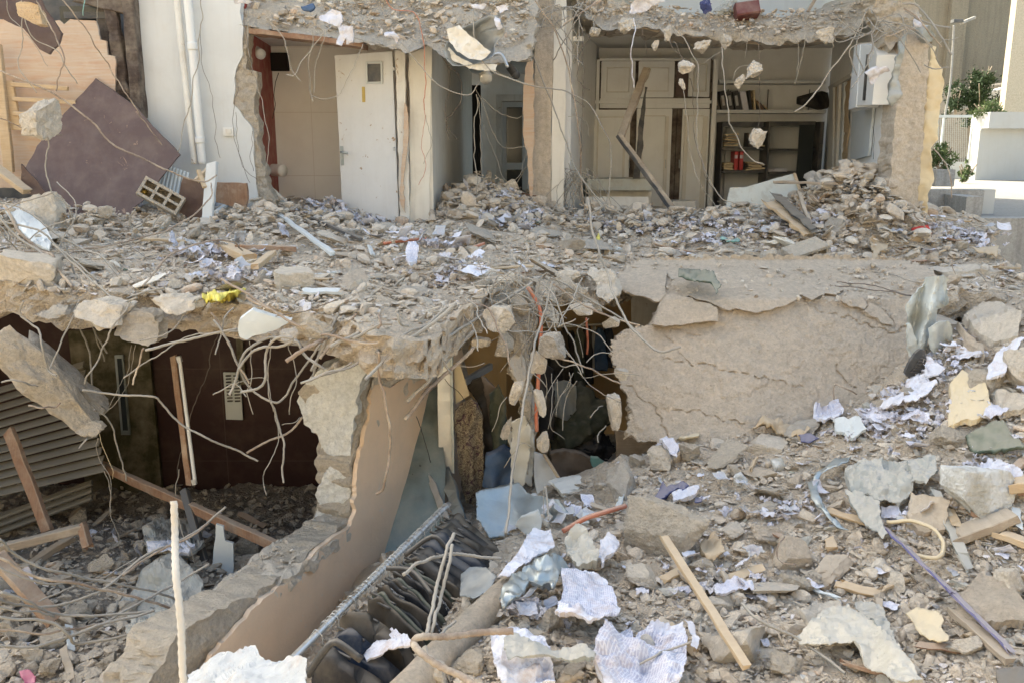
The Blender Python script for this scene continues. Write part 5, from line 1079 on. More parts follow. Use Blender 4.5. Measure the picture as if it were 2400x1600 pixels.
for i, (t, w, m, lb) in enumerate([(.67, .5, 'clothd', "black coat right behind the tight row on the chrome rail"), (.71, .48, 'clothd', "second black coat beyond the tight row"), (.77, .42, 'clothn', "navy jacket on the chrome rail below the crossing bars"), (.82, .46, 'clothn', "wide dark blue jacket further up the chrome rail"), (.86, .44, 'clothd', "black jacket beyond the blue one"), (.90, .36, 'clothb', "brown coat near the far end of the chrome rail"), (.93, .38, 'clothd', "dark coat second from the far end of the rail"), (.97, .36, 'clothb', "brown coat at the far end of the chrome rail")]):
    coat(t, w + .06, .75, .05, M[m], lb, 220 + i, lean=.05, th=.085, sl=.24)
for i, (t, w, m, lb) in enumerate([(.16, .42, 'clothd', "black jacket with a turned collar near the front end of the rail"), (.24, .40, 'clothn', "dark slumped jacket behind the front one"), (.33, .36, 'clothb', "brown jacket just before the tight row")]):
    coat(t, w, .5, .06, M[m], lb, 240 + i, lean=-.05, th=.1, sl=.22)
def bhanger(pts, label, seed, r=.013):
    tube("black_hanger", pts, r, M['dark'], sides=8, label=label, cat="hanger")
bhanger([W(722, 1582, 3.3), W(745, 1545, 3.3), W(778, 1505, 3.3), W(800, 1510, 3.3), W(846, 1545, 3.3)], "big black hanger lying at the front end of the rail", 1, .016)
bhanger([W(950, 1300, 4.3), W(1000, 1262, 4.3), W(1022, 1258, 4.3), W(1048, 1285, 4.3)], "black hanger sticking out beside the navy jacket", 2)
bhanger([W(905, 1330, 4.2), W(965, 1338, 4.2), W(1012, 1392, 4.1)], "bare dusty hanger above the tight row", 3)
wire_loops = []
for k in range(46):
    t = .2 + .78 * (k / 46.0) + .01 * math.sin(k * 5.1); c = RA + (RB - RA) * t; th = np.linspace(0, 2 * np.pi, 12)
    C = c + .026 * (np.cos(th)[:, None] * RP + np.sin(th)[:, None] * np.array((0, 0, 1.0))) + RD * (np.linspace(-.004, .006, 12))[:, None]
    wire_loops.append(tube_v(C, .0016, 4))
V, Fs = join(wire_loops); wl = mk("hanger_hooks", V, Fs, M['alu'], smooth=True); wl.parent = rl; wl["kind"] = "stuff"

# --- foreground and heap: named pieces -------------------------------------------------------
bt_ = tube("dusty_tube", [W(930, 1640, 3.35), W(1100, 1470, 3.9), W(1285, 1300, 4.75)], .078, M['slabface'], sides=28, den=.03, wob=.006, label="long dust covered cardboard tube lying in the foreground", cat="tube")
prock(1562, 1262, 205, 150, hC, M['conc'], "big rough concrete block in the middle of the heap", seed=21, boxy=.9, K=5, rough_=.05, depth=120, R=eul(4, 3, -8))
prock(1505, 1355, 110, 60, hC, M['conc_l'], "smooth curved chunk under the big block", seed=22, boxy=.4)
prock(2296, 1160, 150, 125, hC, M['stone_w'], "large block with white plaster on its face at the right", seed=23, boxy=.85, K=4, rough_=.05, depth=100, R=eul(-12, 4, 10))
prock(2228, 1030, 95, 55, hC, M['conc'], "rounded sandy boulder above the white plaster block", seed=24, boxy=.3)
prock(1808, 1045, 105, 36, hC, M['conc_l'], "long pale masonry piece at the foot of the hanging slab", seed=25, boxy=.9, K=4, rough_=.03)
prock(1550, 1085, 65, 70, hC, M['conc_l'], "pale wedge chunk left of the crumpled paper", seed=26)
prock(1617, 1068, 50, 55, hC, M['conc'], "round chunk right of the crumpled paper", seed=27)
prock(1733, 1122, 42, 36, hC, M['stone_w'], "small white chunk on the upper heap", seed=28, K=6)
prock(1870, 1370, 85, 66, hC, M['conc'], "round brown boulder above the clear plastic", seed=29, boxy=.2)
prock(1680, 1420, 85, 55, hC, M['conc_l'], "flat tan chunk left of the round boulder", seed=30, boxy=.5)
prock(1640, 1330, 75, 40, hC, M['conc'], "low chunk at the right foot of the big block", seed=31)
prock(2110, 1372, 42, 55, hC, M['conc_l'], "upright pale chunk beside the blue strip", seed=32, boxy=.6)
prock(2380, 1380, 70, 110, hC, M['conc_l'], "brown rounded block at the right edge", seed=33, boxy=.4)
prock(1840, 1560, 100, 90, hC, M['conc'], "large chunk at the bottom right of the timber lath", seed=34)
prock(2270, 1520, 90, 60, hC, M['conc_l'], "pale chunk by the lower end of the blue strip", seed=35)
prock(2390, 880, 70, 110, hC, M['conc_l'], "tan boulder at the right edge below the girder", seed=36, boxy=.5)
prock(2330, 905, 90, 70, hC, M['conc'], "dark tan chunk left of the boulder at the right edge", seed=37, boxy=.5)
prock(1010, 1570, 110, 80, hC, M['conc_l'], "pale boulder at the bottom of the picture by the tube", seed=38, boxy=.5, K=6)
prock(1090, 1560, 95, 75, hC, M['conc'], "rounded boulder at the bottom under the bent rebar", seed=39, boxy=.4)
prock(930, 1560, 80, 55, hC, M['conc_g'], "broken grey tile lump left of the pale boulder", seed=40)
prock(820, 1570, 75, 50, hC, M['wood'], "splintered wood block at the bottom beside the hanger", seed=41, boxy=.9, name="wood_block", cat="timber")
prock(1290, 1460, 60, 60, hC, M['conc'], "grey chunk under the printed page", seed=42)
slabs = [([(2250, 1400), (2290, 1360), (2360, 1380), (2400, 1420), (2400, 1456), (2300, 1460), (2240, 1440)], "flat dusty slab piece right of the blue strip", 'slabface', .05), ([(2225, 910), (2250, 885), (2300, 900), (2320, 960), (2290, 985), (2250, 990), (2222, 1000)], "broken grey and yellow insulation board near the right edge", 'foam', .04),
         ([(2330, 930), (2400, 935), (2420, 955), (2350, 970)], "thin flat stone slab at the right edge", 'conc_l', .04), ([(2130, 1170), (2220, 1185), (2215, 1240), (2150, 1245), (2125, 1210)], "flat brown splintered panel left of the white plaster block", 'wood_o', .03),
         ([(2240, 735), (2330, 720), (2390, 745), (2385, 790), (2330, 800), (2290, 780)], "large flat slab piece below the brown girder", 'conc_l', .08), ([(2240, 770), (2262, 790), (2300, 812), (2308, 835), (2262, 800)], "tan slab corner right of the crumpled white metal", 'slabface', .06),
         ([(1950, 995), (2010, 990), (2030, 1010), (2000, 1022), (1960, 1015)], "grey tile plate near the crumpled cardboard", 'galvw', .02), ([(1870, 1440), (1960, 1425), (1985, 1450), (1900, 1465)], "flat stone among the pebbles", 'conc_l', .04)]
for i, (po, lb, m, th) in enumerate(slabs):
    drape("slab_piece", po, hC, M[m], lb, "slab piece", th=th, lift=.06, amp=.012, freq=6, edge=3, step=6, seed=400 + i, smooth=False, tilt=.06)
# sheets
drape("printed_page", [(1315, 1332), (1360, 1338), (1400, 1336), (1425, 1350), (1450, 1410), (1455, 1425), (1430, 1445), (1375, 1468), (1340, 1455), (1300, 1452), (1312, 1410), (1318, 1390)], hC, M['papt'], "large torn printed page in the foreground", "paper", lift=.16, amp=.05, freq=3.5, seed=410, edge=4)
def uvize(o, poly_h=None):
    me = o.data; n = len(me.vertices); c = np.empty(n * 3, dtype=np.float32); me.vertices.foreach_get("co", c); c = c.reshape(-1, 3)
    q = c[:, :2] - c[:, :2].mean(0); u, s_, vt = np.linalg.svd(q, full_matrices=False); t = q @ vt.T; t = (t - t.min(0)) / (np.ptp(t, 0) + 1e-6)
    ul = me.uv_layers.new(name="UVMap"); li = np.empty(len(me.loops), dtype=np.int32); me.loops.foreach_get("vertex_index", li); ul.data.foreach_set("uv", t[li].astype(np.float32).ravel())
uvize(bpy.data.objects["printed_page"])
for i, (po, lb, m, lift, amp) in enumerate([
    ([(1400, 1500), (1420, 1470), (1480, 1455), (1490, 1480), (1500, 1470), (1530, 1455), (1600, 1462), (1610, 1500), (1605, 1560), (1590, 1620), (1420, 1620), (1390, 1540)], "big crumpled newspaper sheet at the bottom centre", 'papt', .1, .07),
    ([(1602, 1455), (1625, 1460), (1640, 1500), (1632, 1525), (1618, 1520), (1622, 1490)], "twisted white strip beside the crumpled newspaper", 'pap', .1, .04),
    ([(1150, 1500), (1200, 1470), (1245, 1480), (1290, 1530), (1300, 1620), (1180, 1620), (1158, 1560)], "creased white plastic sheet at the bottom left of the newspaper", 'pap', .08, .07),
    ([(850, 1530), (918, 1468), (972, 1505), (948, 1510), (860, 1545)], "white folded paper at the end of the coats", 'pap', .22, .02),
    ([(440, 1580), (470, 1555), (560, 1530), (590, 1514), (620, 1540), (700, 1548), (722, 1560), (716, 1640), (440, 1640)], "white woven sack in the lower left foreground", 'sackw', .95, .028),
    ([(1860, 1500), (1930, 1430), (1985, 1412), (2010, 1425), (2060, 1470), (2110, 1530), (2160, 1600), (2100, 1610), (2030, 1560), (2000, 1505), (1880, 1508)], "big clear plastic sheet in the lower right", 'tarp', .12, .035),
    ([(2003, 1412), (2040, 1412), (2070, 1425), (2078, 1470), (2110, 1520), (2090, 1530), (2050, 1480), (2020, 1440)], "dark grey bag under the clear plastic sheet", 'tarpg', .09, .04),
    ([(2126, 1425), (2150, 1418), (2200, 1430), (2212, 1450), (2208, 1465), (2224, 1490), (2216, 1506), (2180, 1500), (2150, 1465)], "yellow crumpled foam piece in the lower right", 'foam', .08, .03),
    ([(1180, 1500), (1200, 1485), (1250, 1505), (1300, 1520), (1370, 1512), (1395, 1535), (1388, 1552), (1340, 1548), (1280, 1535), (1190, 1550)], "bent grey-brown metal strip in the foreground", 'tarpg', .18, .04),
    ([(1325, 1262), (1355, 1242), (1385, 1260), (1402, 1300), (1398, 1325), (1350, 1335), (1330, 1310)], "crumpled clear plastic above the printed page", 'tarp', .12, .06),
    ([(1405, 1272), (1425, 1266), (1450, 1280), (1440, 1305), (1420, 1315), (1410, 1335), (1402, 1310)], "curled white paper right of the clear plastic", 'pap', .1, .05),
    ([(1170, 1400), (1200, 1360), (1250, 1325), (1300, 1318), (1340, 1325), (1345, 1345), (1310, 1350), (1295, 1390), (1270, 1370), (1240, 1360), (1220, 1400), (1180, 1430)], "crumpled galvanised metal around the dark hollow", 'galv', .16, .08),
    ([(1250, 1235), (1290, 1245), (1300, 1275), (1260, 1300), (1190, 1350), (1165, 1352), (1215, 1290)], "pale lavender board behind the dusty tube", 'pap', .16, .015),
    ([(2240, 800), (2210, 820), (2262, 800), (2300, 806), (2318, 825), (2290, 835), (2250, 840)], "white crumpled paper near the white metal", 'pap', .06, .05),
    ([(2310, 895), (2318, 850), (2345, 820), (2395, 798), (2380, 830), (2370, 850), (2350, 880)], "large curled white sheet at the right edge", 'pap', .14, .03),
    ([(2265, 1015), (2300, 995), (2350, 985), (2390, 1030), (2400, 1050), (2330, 1062), (2285, 1050)], "green tarpaulin at the right edge", 'green', .07, .04),
    ([(1905, 960), (1935, 922), (1965, 935), (1978, 952), (1965, 975), (1930, 985), (1908, 978)], "crumpled white paper leaning on the foot of the hanging slab", 'papt', .08, .05),
    ([(2125, 890), (2165, 880), (2180, 895), (2140, 920), (2120, 912)], "white flat card left of the shoe sole", 'pap', .05, .01),
    ([(2170, 840), (2188, 850), (2212, 870), (2200, 880), (2165, 878)], "white paper sheet right of the shoe sole", 'pap', .08, .03),
    ([(2130, 925), (2165, 898), (2195, 900), (2150, 945), (2090, 958), (2060, 960), (2080, 940)], "pinkish white papers on the upper heap", 'pap', .08, .03),
    ([(2000, 965), (2060, 955), (2110, 960), (2180, 965), (2178, 985), (2120, 985), (2090, 975), (2040, 985)], "long strip of white papers along the heap", 'papt', .06, .05),
    ([(1895, 1130), (1910, 1110), (1960, 1070), (2000, 1060), (1990, 1078), (1930, 1105), (1918, 1130), (1920, 1170), (1945, 1210), (1990, 1240), (1960, 1235), (1915, 1190), (1900, 1160)], "curved zinc strip half round the grey tarpaulin", 'galv', .09, .03),
    ([(1980, 1105), (2010, 1090), (2060, 1082), (2120, 1075), (2160, 1065), (2198, 1080), (2180, 1100), (2130, 1120), (2140, 1145), (2110, 1175), (2070, 1172), (2020, 1160), (1990, 1140)], "grey crumpled tarpaulin on the heap", 'tarpg', .12, .06),
    ([(1978, 1158), (2010, 1160), (2060, 1175), (2062, 1210), (2080, 1250), (2070, 1262), (2020, 1220), (1995, 1190)], "torn lower flap of the grey tarpaulin", 'tarpg', .12, .04),
    ([(2125, 1080), (2190, 1072), (2200, 1100), (2170, 1135), (2135, 1130)], "rolled end of the grey tarpaulin", 'tarpg', .14, .05),
    ([(2300, 1090), (2320, 1070), (2350, 1075), (2400, 1100), (2400, 1115), (2360, 1110), (2330, 1118), (2312, 1120)], "white papers above the right end of the white plaster block", 'pap', .1, .05),
    ([(2310, 960), (2350, 940), (2380, 950), (2340, 975), (2300, 985)], "white papers left of the green tarpaulin's top", 'papt', .07, .04),
    ([(1575, 1150), (1600, 1135), (1640, 1130), (1635, 1150), (1600, 1165), (1580, 1175)], "white rag on the dark blue cloth", 'pap', .1, .04),
    ([(1505, 1188), (1540, 1155), (1555, 1130), (1562, 1145), (1600, 1130), (1615, 1140), (1560, 1160), (1530, 1180), (1505, 1196)], "dark blue cloth twisted on the heap", 'blue', .07, .05),
    ([(1630, 1160), (1650, 1155), (1645, 1170), (1628, 1172)], "small blue cloth end right of the white rag", 'blue', .07, .03),
    ([(1545, 1040), (1560, 1032), (1590, 1048), (1586, 1072), (1570, 1062)], "crumpled printed paper on the pale wedge chunk", 'papt', .16, .04),
    ([(1585, 1030), (1610, 1005), (1660, 985), (1700, 990), (1650, 1008), (1625, 1030)], "cream rag at the foot of the hanging slab", 'foam', .06, .04),
    ([(1765, 1000), (1800, 985), (1850, 985), (1900, 1000), (1880, 1020), (1830, 1010)], "torn brown cardboard at the foot of the hanging slab", 'card', .07, .07),
    ([(1870, 1018), (1900, 1014), (1920, 1024), (1900, 1034), (1880, 1032)], "dark blue spotted scrap near the torn cardboard", 'blue', .06, .03),
    ([(2335, 1565), (2400, 1560), (2410, 1610), (2340, 1610)], "black plastic box corner in the lower right corner", 'dark', .12, .01),
    ([(1640, 1270), (1675, 1240), (1690, 1280), (1700, 1300), (1660, 1300)], "torn brown sacking right of the big block", 'card', .08, .06),
    ([(1660, 1380), (1720, 1355), (1760, 1365), (1775, 1385), (1730, 1380), (1690, 1395)], "string of torn white papers on the middle heap", 'papt', .06, .05)]):
    nm = {'pap': 'paper_sheet', 'papt': 'newspaper_sheet', 'sackw': 'woven_sack', 'tarp': 'plastic_sheet', 'tarpg': 'tarpaulin', 'foam': 'foam_piece', 'galv': 'metal_strip', 'green': 'tarpaulin', 'blue': 'blue_cloth', 'card': 'cardboard', 'dark': 'plastic_box'}[m]
    o = drape(nm, po, hC, M[m], lb, nm.replace('_', ' '), lift=lift, amp=amp, freq=4.2 if amp < .05 else 5.5, seed=420 + i, edge=3 if amp > .02 else .8)
    if m == 'papt': uvize(o)
def lay(x, y, up=.05): return at(x, y, hC, up)
tube("orange_conduit", [lay(1318, 1262, .05), lay(1370, 1246, .09), lay(1410, 1236, .1), lay(1465, 1212, .08)], .016, M['orange'], sides=10, label="orange conduit lying left of the big block", cat="conduit")
bar("timber_lath", lay(1553, 1333, .2), lay(1745, 1625, .14), .045, .025, M['wood'], segs=14, jit=.003, label="pale new timber lath in the foreground", cat="timber")
bs = empty("blue_strip", lay(2200, 1400), "long dusty blue strip lying on a timber batten", "strip")
adopt(bs, bar("strip", lay(2066, 1258, .07), lay(2225, 1428, .1), .045, .012, M['bluep'], segs=20, jit=.008, roll=.5), bar("strip", lay(2222, 1424, .1), lay(2364, 1556, .07), .04, .014, M['bluep'], segs=20, jit=.008, roll=.3), bar("batten", lay(2235, 1452, .05), lay(2362, 1570, .05), .06, .03, M['wood_o'], jit=.005))
tube("foam_band", [lay(2075, 1252, .08), lay(2140, 1262, .1), lay(2185, 1285, .11), lay(2208, 1320, .1), lay(2190, 1348, .1), lay(2125, 1340, .12)], .012, M['foam'], sides=4, wob=.02, label="curled cream foam band over the blue strip", cat="foam band")
bar("timber_block", lay(2238, 1278, .05), lay(2366, 1238, .07), .12, .05, M['wood_o'], segs=8, jit=.008, label="thick rounded timber piece under the white plaster block", cat="timber")
bar("timber_block", lay(2340, 1270, .05), lay(2420, 1300, .05), .07, .04, M['wood'], segs=6, jit=.006, label="yellowish timber at the right edge", cat="timber")
bar("timber_block", lay(2368, 1170, .08), lay(2420, 1165, .08), .11, .06, M['wood'], segs=4, jit=.006, label="sawn timber end right of the white plaster block", cat="timber")
bar("zinc_strip", lay(2190, 1180, .08), lay(2264, 1340, .05), .05, .012, M['tarpg'], segs=8, jit=.015, label="dark zinc strip left of the thick timber piece", cat="metal strip")
sm = empty("white_metal_sheet", W(2180, 860, 6.4), "tall crumpled white painted metal sheet between the hanging slab and the rubble", "sheet metal")
def YM(x, y): return 6.35 + .09 * np.sin((x + .25 * y) / 9.0) + .02 * np.sin((y) / 13.) - (y - 650) * .0004
adopt(sm, plate("upper_sheet", [(2172, 650), (2214, 645), (2227, 654), (2222, 670), (2226, 712), (2200, 726), (2196, 760), (2180, 790), (2170, 815), (2160, 835), (2132, 836), (2126, 800), (2124, 760), (2128, 712), (2142, 690), (2160, 672)], fY(YM), (0, .012, 0), 5, M['metw'], edge=2, amp=.03, freq=5, seed=460),
      plate("torn_panel", [(2174, 770), (2200, 752), (2222, 752), (2232, 772), (2236, 815), (2225, 835), (2192, 832), (2180, 812)], fY(lambda x, y: 6.2 + .03 * np.sin(x / 9.)), (0, .01, 0), 5, M['metw'], edge=2, amp=.02, freq=5, seed=461),
      plate("folded_edge", [(2126, 760), (2134, 758), (2150, 800), (2160, 850), (2145, 850), (2128, 810)], fY(6.22), (0, .02, 0), 5, M['metw'], edge=1.5, amp=.02, freq=5, seed=462))
so_ = plate("shoe_sole", [(2158, 818), (2168, 822), (2172, 845), (2165, 866), (2148, 888), (2128, 884), (2121, 874), (2132, 846), (2145, 828)], fY(6.1), (0, .03, 0), 5, M['grey'], edge=1, amp=.008, freq=8, seed=463, label="dark grey shoe sole standing at the foot of the white metal", cat="shoe sole")
# paint the sole treads as raised bars
tr = [bar_v(W(2136 + k * 4.2, 872 - k * 6.3, 6.07), W(2152 + k * 2.2, 874 - k * 6.5, 6.07), .012, .012, segs=1) for k in range(7)]
V, Fs = join(tr); q = mk("tread", V, Fs, M['dark']); q.parent = so_

# --- middle: hanging column remains and chunks over the shop ---------------------------------------
for i, (x, y, w, h_, Y, m, lb) in enumerate([(1168, 751, 72, 66, 6.0, 'conc_l', "big pale angular chunk caught in the rebar above the shop"), (1180, 806, 46, 62, 6.05, 'conc', "pointed lump under the big pale chunk"), (1132, 806, 54, 32, 6.1, 'conc_l', "flat chunk left of the pointed lump"),
    (1220, 722, 42, 58, 6.3, 'conc', "rough lump at the head of the broken column"), (1216, 790, 34, 90, 6.3, 'conc', "broken column piece with bricks below the column head"), (1212, 870, 40, 80, 6.3, 'conc_l', "middle piece of the broken column over the shop"), (1238, 955, 30, 100, 6.35, 'conc', "lower piece of the broken column over the shop"), (1234, 1060, 26, 110, 6.4, 'conc', "foot piece of the broken column over the shop"),
    (1296, 810, 66, 60, 5.7, 'conc_g', "grey square chunk tilted in front of the hanging clothes"), (1262, 848, 40, 62, 5.8, 'conc_l', "thin chunk below the grey square one"), (1206, 925, 26, 76, 5.7, 'conc_l', "long splinter of concrete left of the diagonal bar"), (1188, 1000, 22, 66, 5.7, 'conc', "narrow concrete splinter above the denim pile"),
    (1266, 943, 24, 68, 5.8, 'conc_l', "upright thin chunk on the orange conduit"), (1272, 1034, 30, 54, 5.9, 'conc_l', "flat chunk above the leaning cream panel"), (1278, 690, 50, 60, 6.6, 'conc', "chunk at the left end of the gap in the upper floor"), (1290, 745, 40, 50, 6.5, 'conc', "lump hanging above the grey square chunk"),
    (1440, 965, 46, 86, 6.2, 'conc_l', "grey chunk hanging at the left edge of the hanging slab"), (1432, 755, 42, 30, 6.3, 'conc', "round chunk left of the square plaster plate"), (1454, 872, 36, 34, 6.4, 'conc_l', "small chunk at the left rim of the hanging slab"), (1330, 650, 60, 34, 7.2, 'conc_l', "chunk on the lip at the left of the gap"), (1360, 725, 62, 30, 6.6, 'conc_l', "flat end of the broken rib in the gap")]):
    arock(x, y, w, h_, Y, M[m], lb, seed=500 + i, boxy=.55, K=7, lod=4, R=eul(0, random.uniform(-22, 22) if h_ < 80 else random.uniform(-8, 8), random.uniform(-20, 20)))
plate("broken_rib", [(1285, 655), (1310, 648), (1360, 672), (1400, 705), (1405, 728), (1370, 735), (1330, 705), (1295, 680)], fY(lambda x, y: 6.9 - (x - 1285) * .002), (0, .14, -.02), 6, M['conc'], edge=4, amp=.04, freq=8, namp=.04, seed=530, label="broken slab rib slanting across the gap of the upper floor", cat="slab piece")
plate('broken_column', [(1195, 690), (1235, 680), (1262, 720), (1252, 770), (1242, 830), (1240, 900), (1252, 950), (1254, 1010), (1240, 1075), (1222, 1085), (1224, 1000), (1210, 930), (1196, 870), (1198, 800), (1188, 740)], fY(lambda x, y: 6.42 + 0 * x), (.02, .16, 0), 5, M['conc'], edge=6, amp=.06, freq=9, namp=.06, rows=4, seed=531, label='shattered brick column hanging over the mouth of the shop', cat='column')
# chunks hanging from the ceiling wires of the office
for i, (x, y, w, h_, Y, lb) in enumerate([(1396, 74, 24, 22, 10.4, "small chunk at the left end of the office ceiling edge"), (1466, 66, 40, 38, 10.4, "large chunk stuck under the office ceiling edge"), (1565, 78, 26, 34, 10.3, "chunk right of the white torn paper under the ceiling edge"), (1534, 108, 16, 26, 10.3, "thin chunk hanging below the ceiling edge"), (1645, 108, 32, 36, 10.2, "left one of two round chunks hanging side by side"),
    (1702, 98, 33, 33, 10.2, "right one of two round chunks hanging side by side"), (1609, 162, 32, 36, 10.0, "chunk hanging before the ajar cupboard door"), (1598, 195, 12, 28, 10.0, "tiny chunk below the one at the cupboard door"), (1771, 166, 36, 42, 10.0, "chunk hanging above the black folders"), (1732, 190, 20, 32, 10.0, "small chunk hanging left above the black folders"), (1772, 328, 36, 48, 9.9, "chunk hanging before the dark shelf unit"), (1936, 82, 42, 34, 9.7, "chunk hanging near the right end of the office ceiling edge")]):
    arock(x, y, w, h_, Y, M['conc_l'], lb, name="hanging_chunk", seed=540 + i, boxy=.5, K=8, lod=4, rough_=.16, R=eul(0, random.uniform(-30, 30), random.uniform(-20, 20)))
arock(100, 268, 76, 104, 8.1, M['conc_l'], "big concrete lump hanging before the timber lattice", name="hanging_chunk", seed=560, boxy=.7, K=6, rough_=.1)
arock(75, 35, 46, 50, 8.2, M['wood'], "wood block wedged in the torn brown board", name="wood_block", cat="timber", seed=561, boxy=.9, K=4, rough_=.05)
# upper floor named pieces
def lu(x, y, up=.05): return at(x, y, hA, up)
def urock(x, y, w, h_, m, lb, seed, **kw): return prock(x, y, w, h_, hA, M[m], lb, seed=seed, lod=4, **kw)
urock(85, 500, 95, 100, 'conc_l', "tall pale chunk standing at the left of the upper floor", 570, boxy=.6, K=6)
urock(60, 640, 130, 80, 'conc_l', "squared concrete block at the left end of the slab edge", 571, boxy=.95, K=3, rough_=.03, depth=90)
urock(682, 660, 92, 52, 'conc_l', "squared cream block on the slab edge right of the yellow bag", 572, boxy=.95, K=3, rough_=.03, depth=70)
urock(425, 612, 36, 24, 'conc_l', "pale triangular chunk on the left upper floor", 573)
urock(320, 606, 40, 20, 'conc_l', "pinkish chunk on the left upper floor", 574)
drape("white_sheet", [(10, 490), (40, 478), (75, 500), (100, 520), (122, 560), (115, 585), (80, 570), (30, 520)], hA, M['galvw'], "pale grey panel leaning at the left of the upper floor", "panel", th=.02, lift=.12, amp=.01, seed=575, smooth=False, edge=1)
drape("yellow_bag", [(476, 704), (482, 690), (500, 692), (530, 680), (548, 674), (576, 678), (570, 690), (545, 698), (515, 711), (490, 706)], hA, M['yellow'], "crumpled yellow plastic bag on the slab edge", "bag", lift=.06, amp=.05, freq=8, step=4, seed=576)
drape("yellow_scrap", [(1398, 552), (1404, 548), (1407, 560), (1400, 570)], hA, M['yellow'], "small yellow scrap on the upper floor below the column", "scrap", lift=.05, amp=.02, step=3, seed=577)
pc = plate("broken_pot", [(1778, 620), (1790, 600), (1815, 594), (1830, 610), (1832, 628), (1818, 626), (1800, 612), (1785, 628)], fY(8.0), (0, .16, 0), 4, M['conc'], edge=2, amp=.02, seed=578, label="half round broken clay block on the right lip of the floor", cat="block")
urock(1800, 605, 46, 30, 'conc', "rounded clay block end under the splintered board", 579, boxy=.2)
bar("splintered_board", lu(1800, 520, .22), lu(1890, 585, .16), .12, .035, M['wood'], segs=12, jit=.02, label="splintered board slanting on the right rubble pile", cat="timber")
bar("splintered_board", lu(1815, 512, .26), lu(1903, 588, .2), .1, .02, M['dark'], segs=12, jit=.02, label="dark layer peeled from the splintered board", cat="board")
bar("timber_stick", lu(1868, 505, .25), lu(1895, 560, .15), .04, .03, M['wood_o'], segs=6, jit=.01, label="grey stick standing in the right rubble pile", cat="timber")
bar("timber_stick", lu(1820, 480, .25), lu(1965, 486, .25), .08, .03, M['wood_o'], segs=8, jit=.01, label="flat grey board on top of the right rubble pile", cat="timber")
bar("metal_profile", lu(582, 470, .12), lu(845, 573, .05), .04, .03, M['grey'], segs=16, jit=.006, label="long dark green profile lying on the left upper floor", cat="profile")
bar("metal_profile", lu(610, 490, .1), lu(780, 612, .06), .045, .03, M['galvw'], segs=16, jit=.006, label="long pale profile lying right of the facade", cat="profile")
bar("metal_profile", lu(508, 525, .12), lu(590, 470, .16), .05, .03, M['galvw'], segs=8, jit=.004, label="grey metal strip leaning beside the white post", cat="profile")
bar("timber_offcut", lu(520, 596, .08), lu(588, 630, .08), .11, .07, M['wood'], segs=4, jit=.004, label="thick tan timber offcut on the left upper floor", cat="timber")
bar("timber_offcut", lu(560, 612, .12), lu(690, 600, .06), .05, .04, M['wood_r'], segs=8, jit=.006, label="brown timber strip crossing the tan offcut", cat="timber")
bar("timber_offcut", lu(600, 652, .08), lu(640, 622, .1), .06, .04, M['wood'], segs=4, jit=.006, label="short timber below the brown strip", cat="timber")
for a, b, lb in (((900, 584), (1000, 574), "orange conduit piece on the upper floor by the white page"), ((1110, 593), (1134, 586), "short orange conduit end on the middle upper floor")):
    tube("orange_conduit", [lu(*a, .05), lu(*b, .06)], .014, M['orange'], sides=8, label=lb, cat="conduit")
o = drape("newspaper_sheet", [(956, 568), (972, 566), (982, 590), (975, 612), (962, 616), (950, 610), (953, 585)], hA, M['papt'], "printed page standing on the middle of the upper floor", "paper", lift=.2, amp=.03, step=4, seed=580); uvize(o)
scrap("red_strip", [(2138, 535), (2175, 528), (2186, 548), (2180, 552), (2160, 542), (2140, 548)], 9.0, .02, M['redp'], "red strip behind the foot of the corner column", "strip", seed=581, step=5)
scrap("card_box", [(2136, 552), (2170, 540), (2180, 566), (2160, 580), (2132, 566)], 8.9, .05, M['card'], "pale card lying beside the red strip", "card", seed=582, step=5)
drape("teal_strip", [(1688, 556), (1735, 560), (1730, 564), (1690, 562)], hA, M['teal'], "teal strip on the right upper floor", "strip", lift=.05, step=4, seed=583)
drape("long_paper", [(2275, 580), (2340, 578), (2338, 600), (2280, 590)], hA, M['card'], "cream folded sheet on the slab outside the corner column", "paper", lift=.08, step=5, seed=584)
drape("grey_cloth", [(2036, 560), (2050, 556), (2082, 576), (2078, 590), (2060, 595), (2050, 630), (2040, 628), (2044, 600)], hA, M['card'], "dusty rag hanging over the lip below the corner column", "rag", lift=.1, amp=.05, step=4, seed=585)
drape("plastic_sheet", [(1590, 632), (1640, 630), (1672, 640), (1690, 668), (1680, 690), (1665, 660), (1640, 655), (1592, 645)], lambda x, y: hA(x, y) + .02, M['green'], "pale green plastic scrap on the slab edge over the plates", "scrap", lift=.08, amp=.03, step=5, seed=586)

# ------------------------------------------------------------------ reinforcement bars, cables and wires
FR = dict(A=(0, 0, 2.8), B=(540, 0, 2.8), C=(1200, 0, 2.8), D=(1640, 0, 2.45), E=(0, 400, 3.136), G=(600, 400, 3.136), H=(1200, 440, 3.36), I=(1700, 440, 2.8), J=(0, 740, 3.41), K=(0, 1100, 3.136), L=(500, 700, 2.614), N=(850, 640, 2.703), O=(600, 1150, 3.36), P=(1150, 1150, 3.485), Q=(1700, 1150, 3.36))
def run(fr, pts, Y0, Y1, r, mat, label, name="rebar", cat="rebar", ribs=None, seed=0, group=None, wob=0.0):
    ox, oy, s = FR[fr]; n = len(pts)
    P = [W(ox + x / s, oy + y / s, Y0 + (Y1 - Y0) * i / (n - 1.0) + .03 * math.sin(i * 2.3 + seed)) for i, (x, y) in enumerate(pts)]
    rb = (r >= .006) if ribs is None else ribs
    wob = wob if Y0 > 3.3 else .003
    r = r * (.68 if Y0 > 3.3 else .88)
    return tube(name, P, r, M[mat], sides=8 if r > .005 else 5, ribs=rb, wob=wob, seed=seed, label=label, cat=cat, group=group, den=(.012 if Y0 > 4 else .007) if rb else None)
g = 'rebar_g'
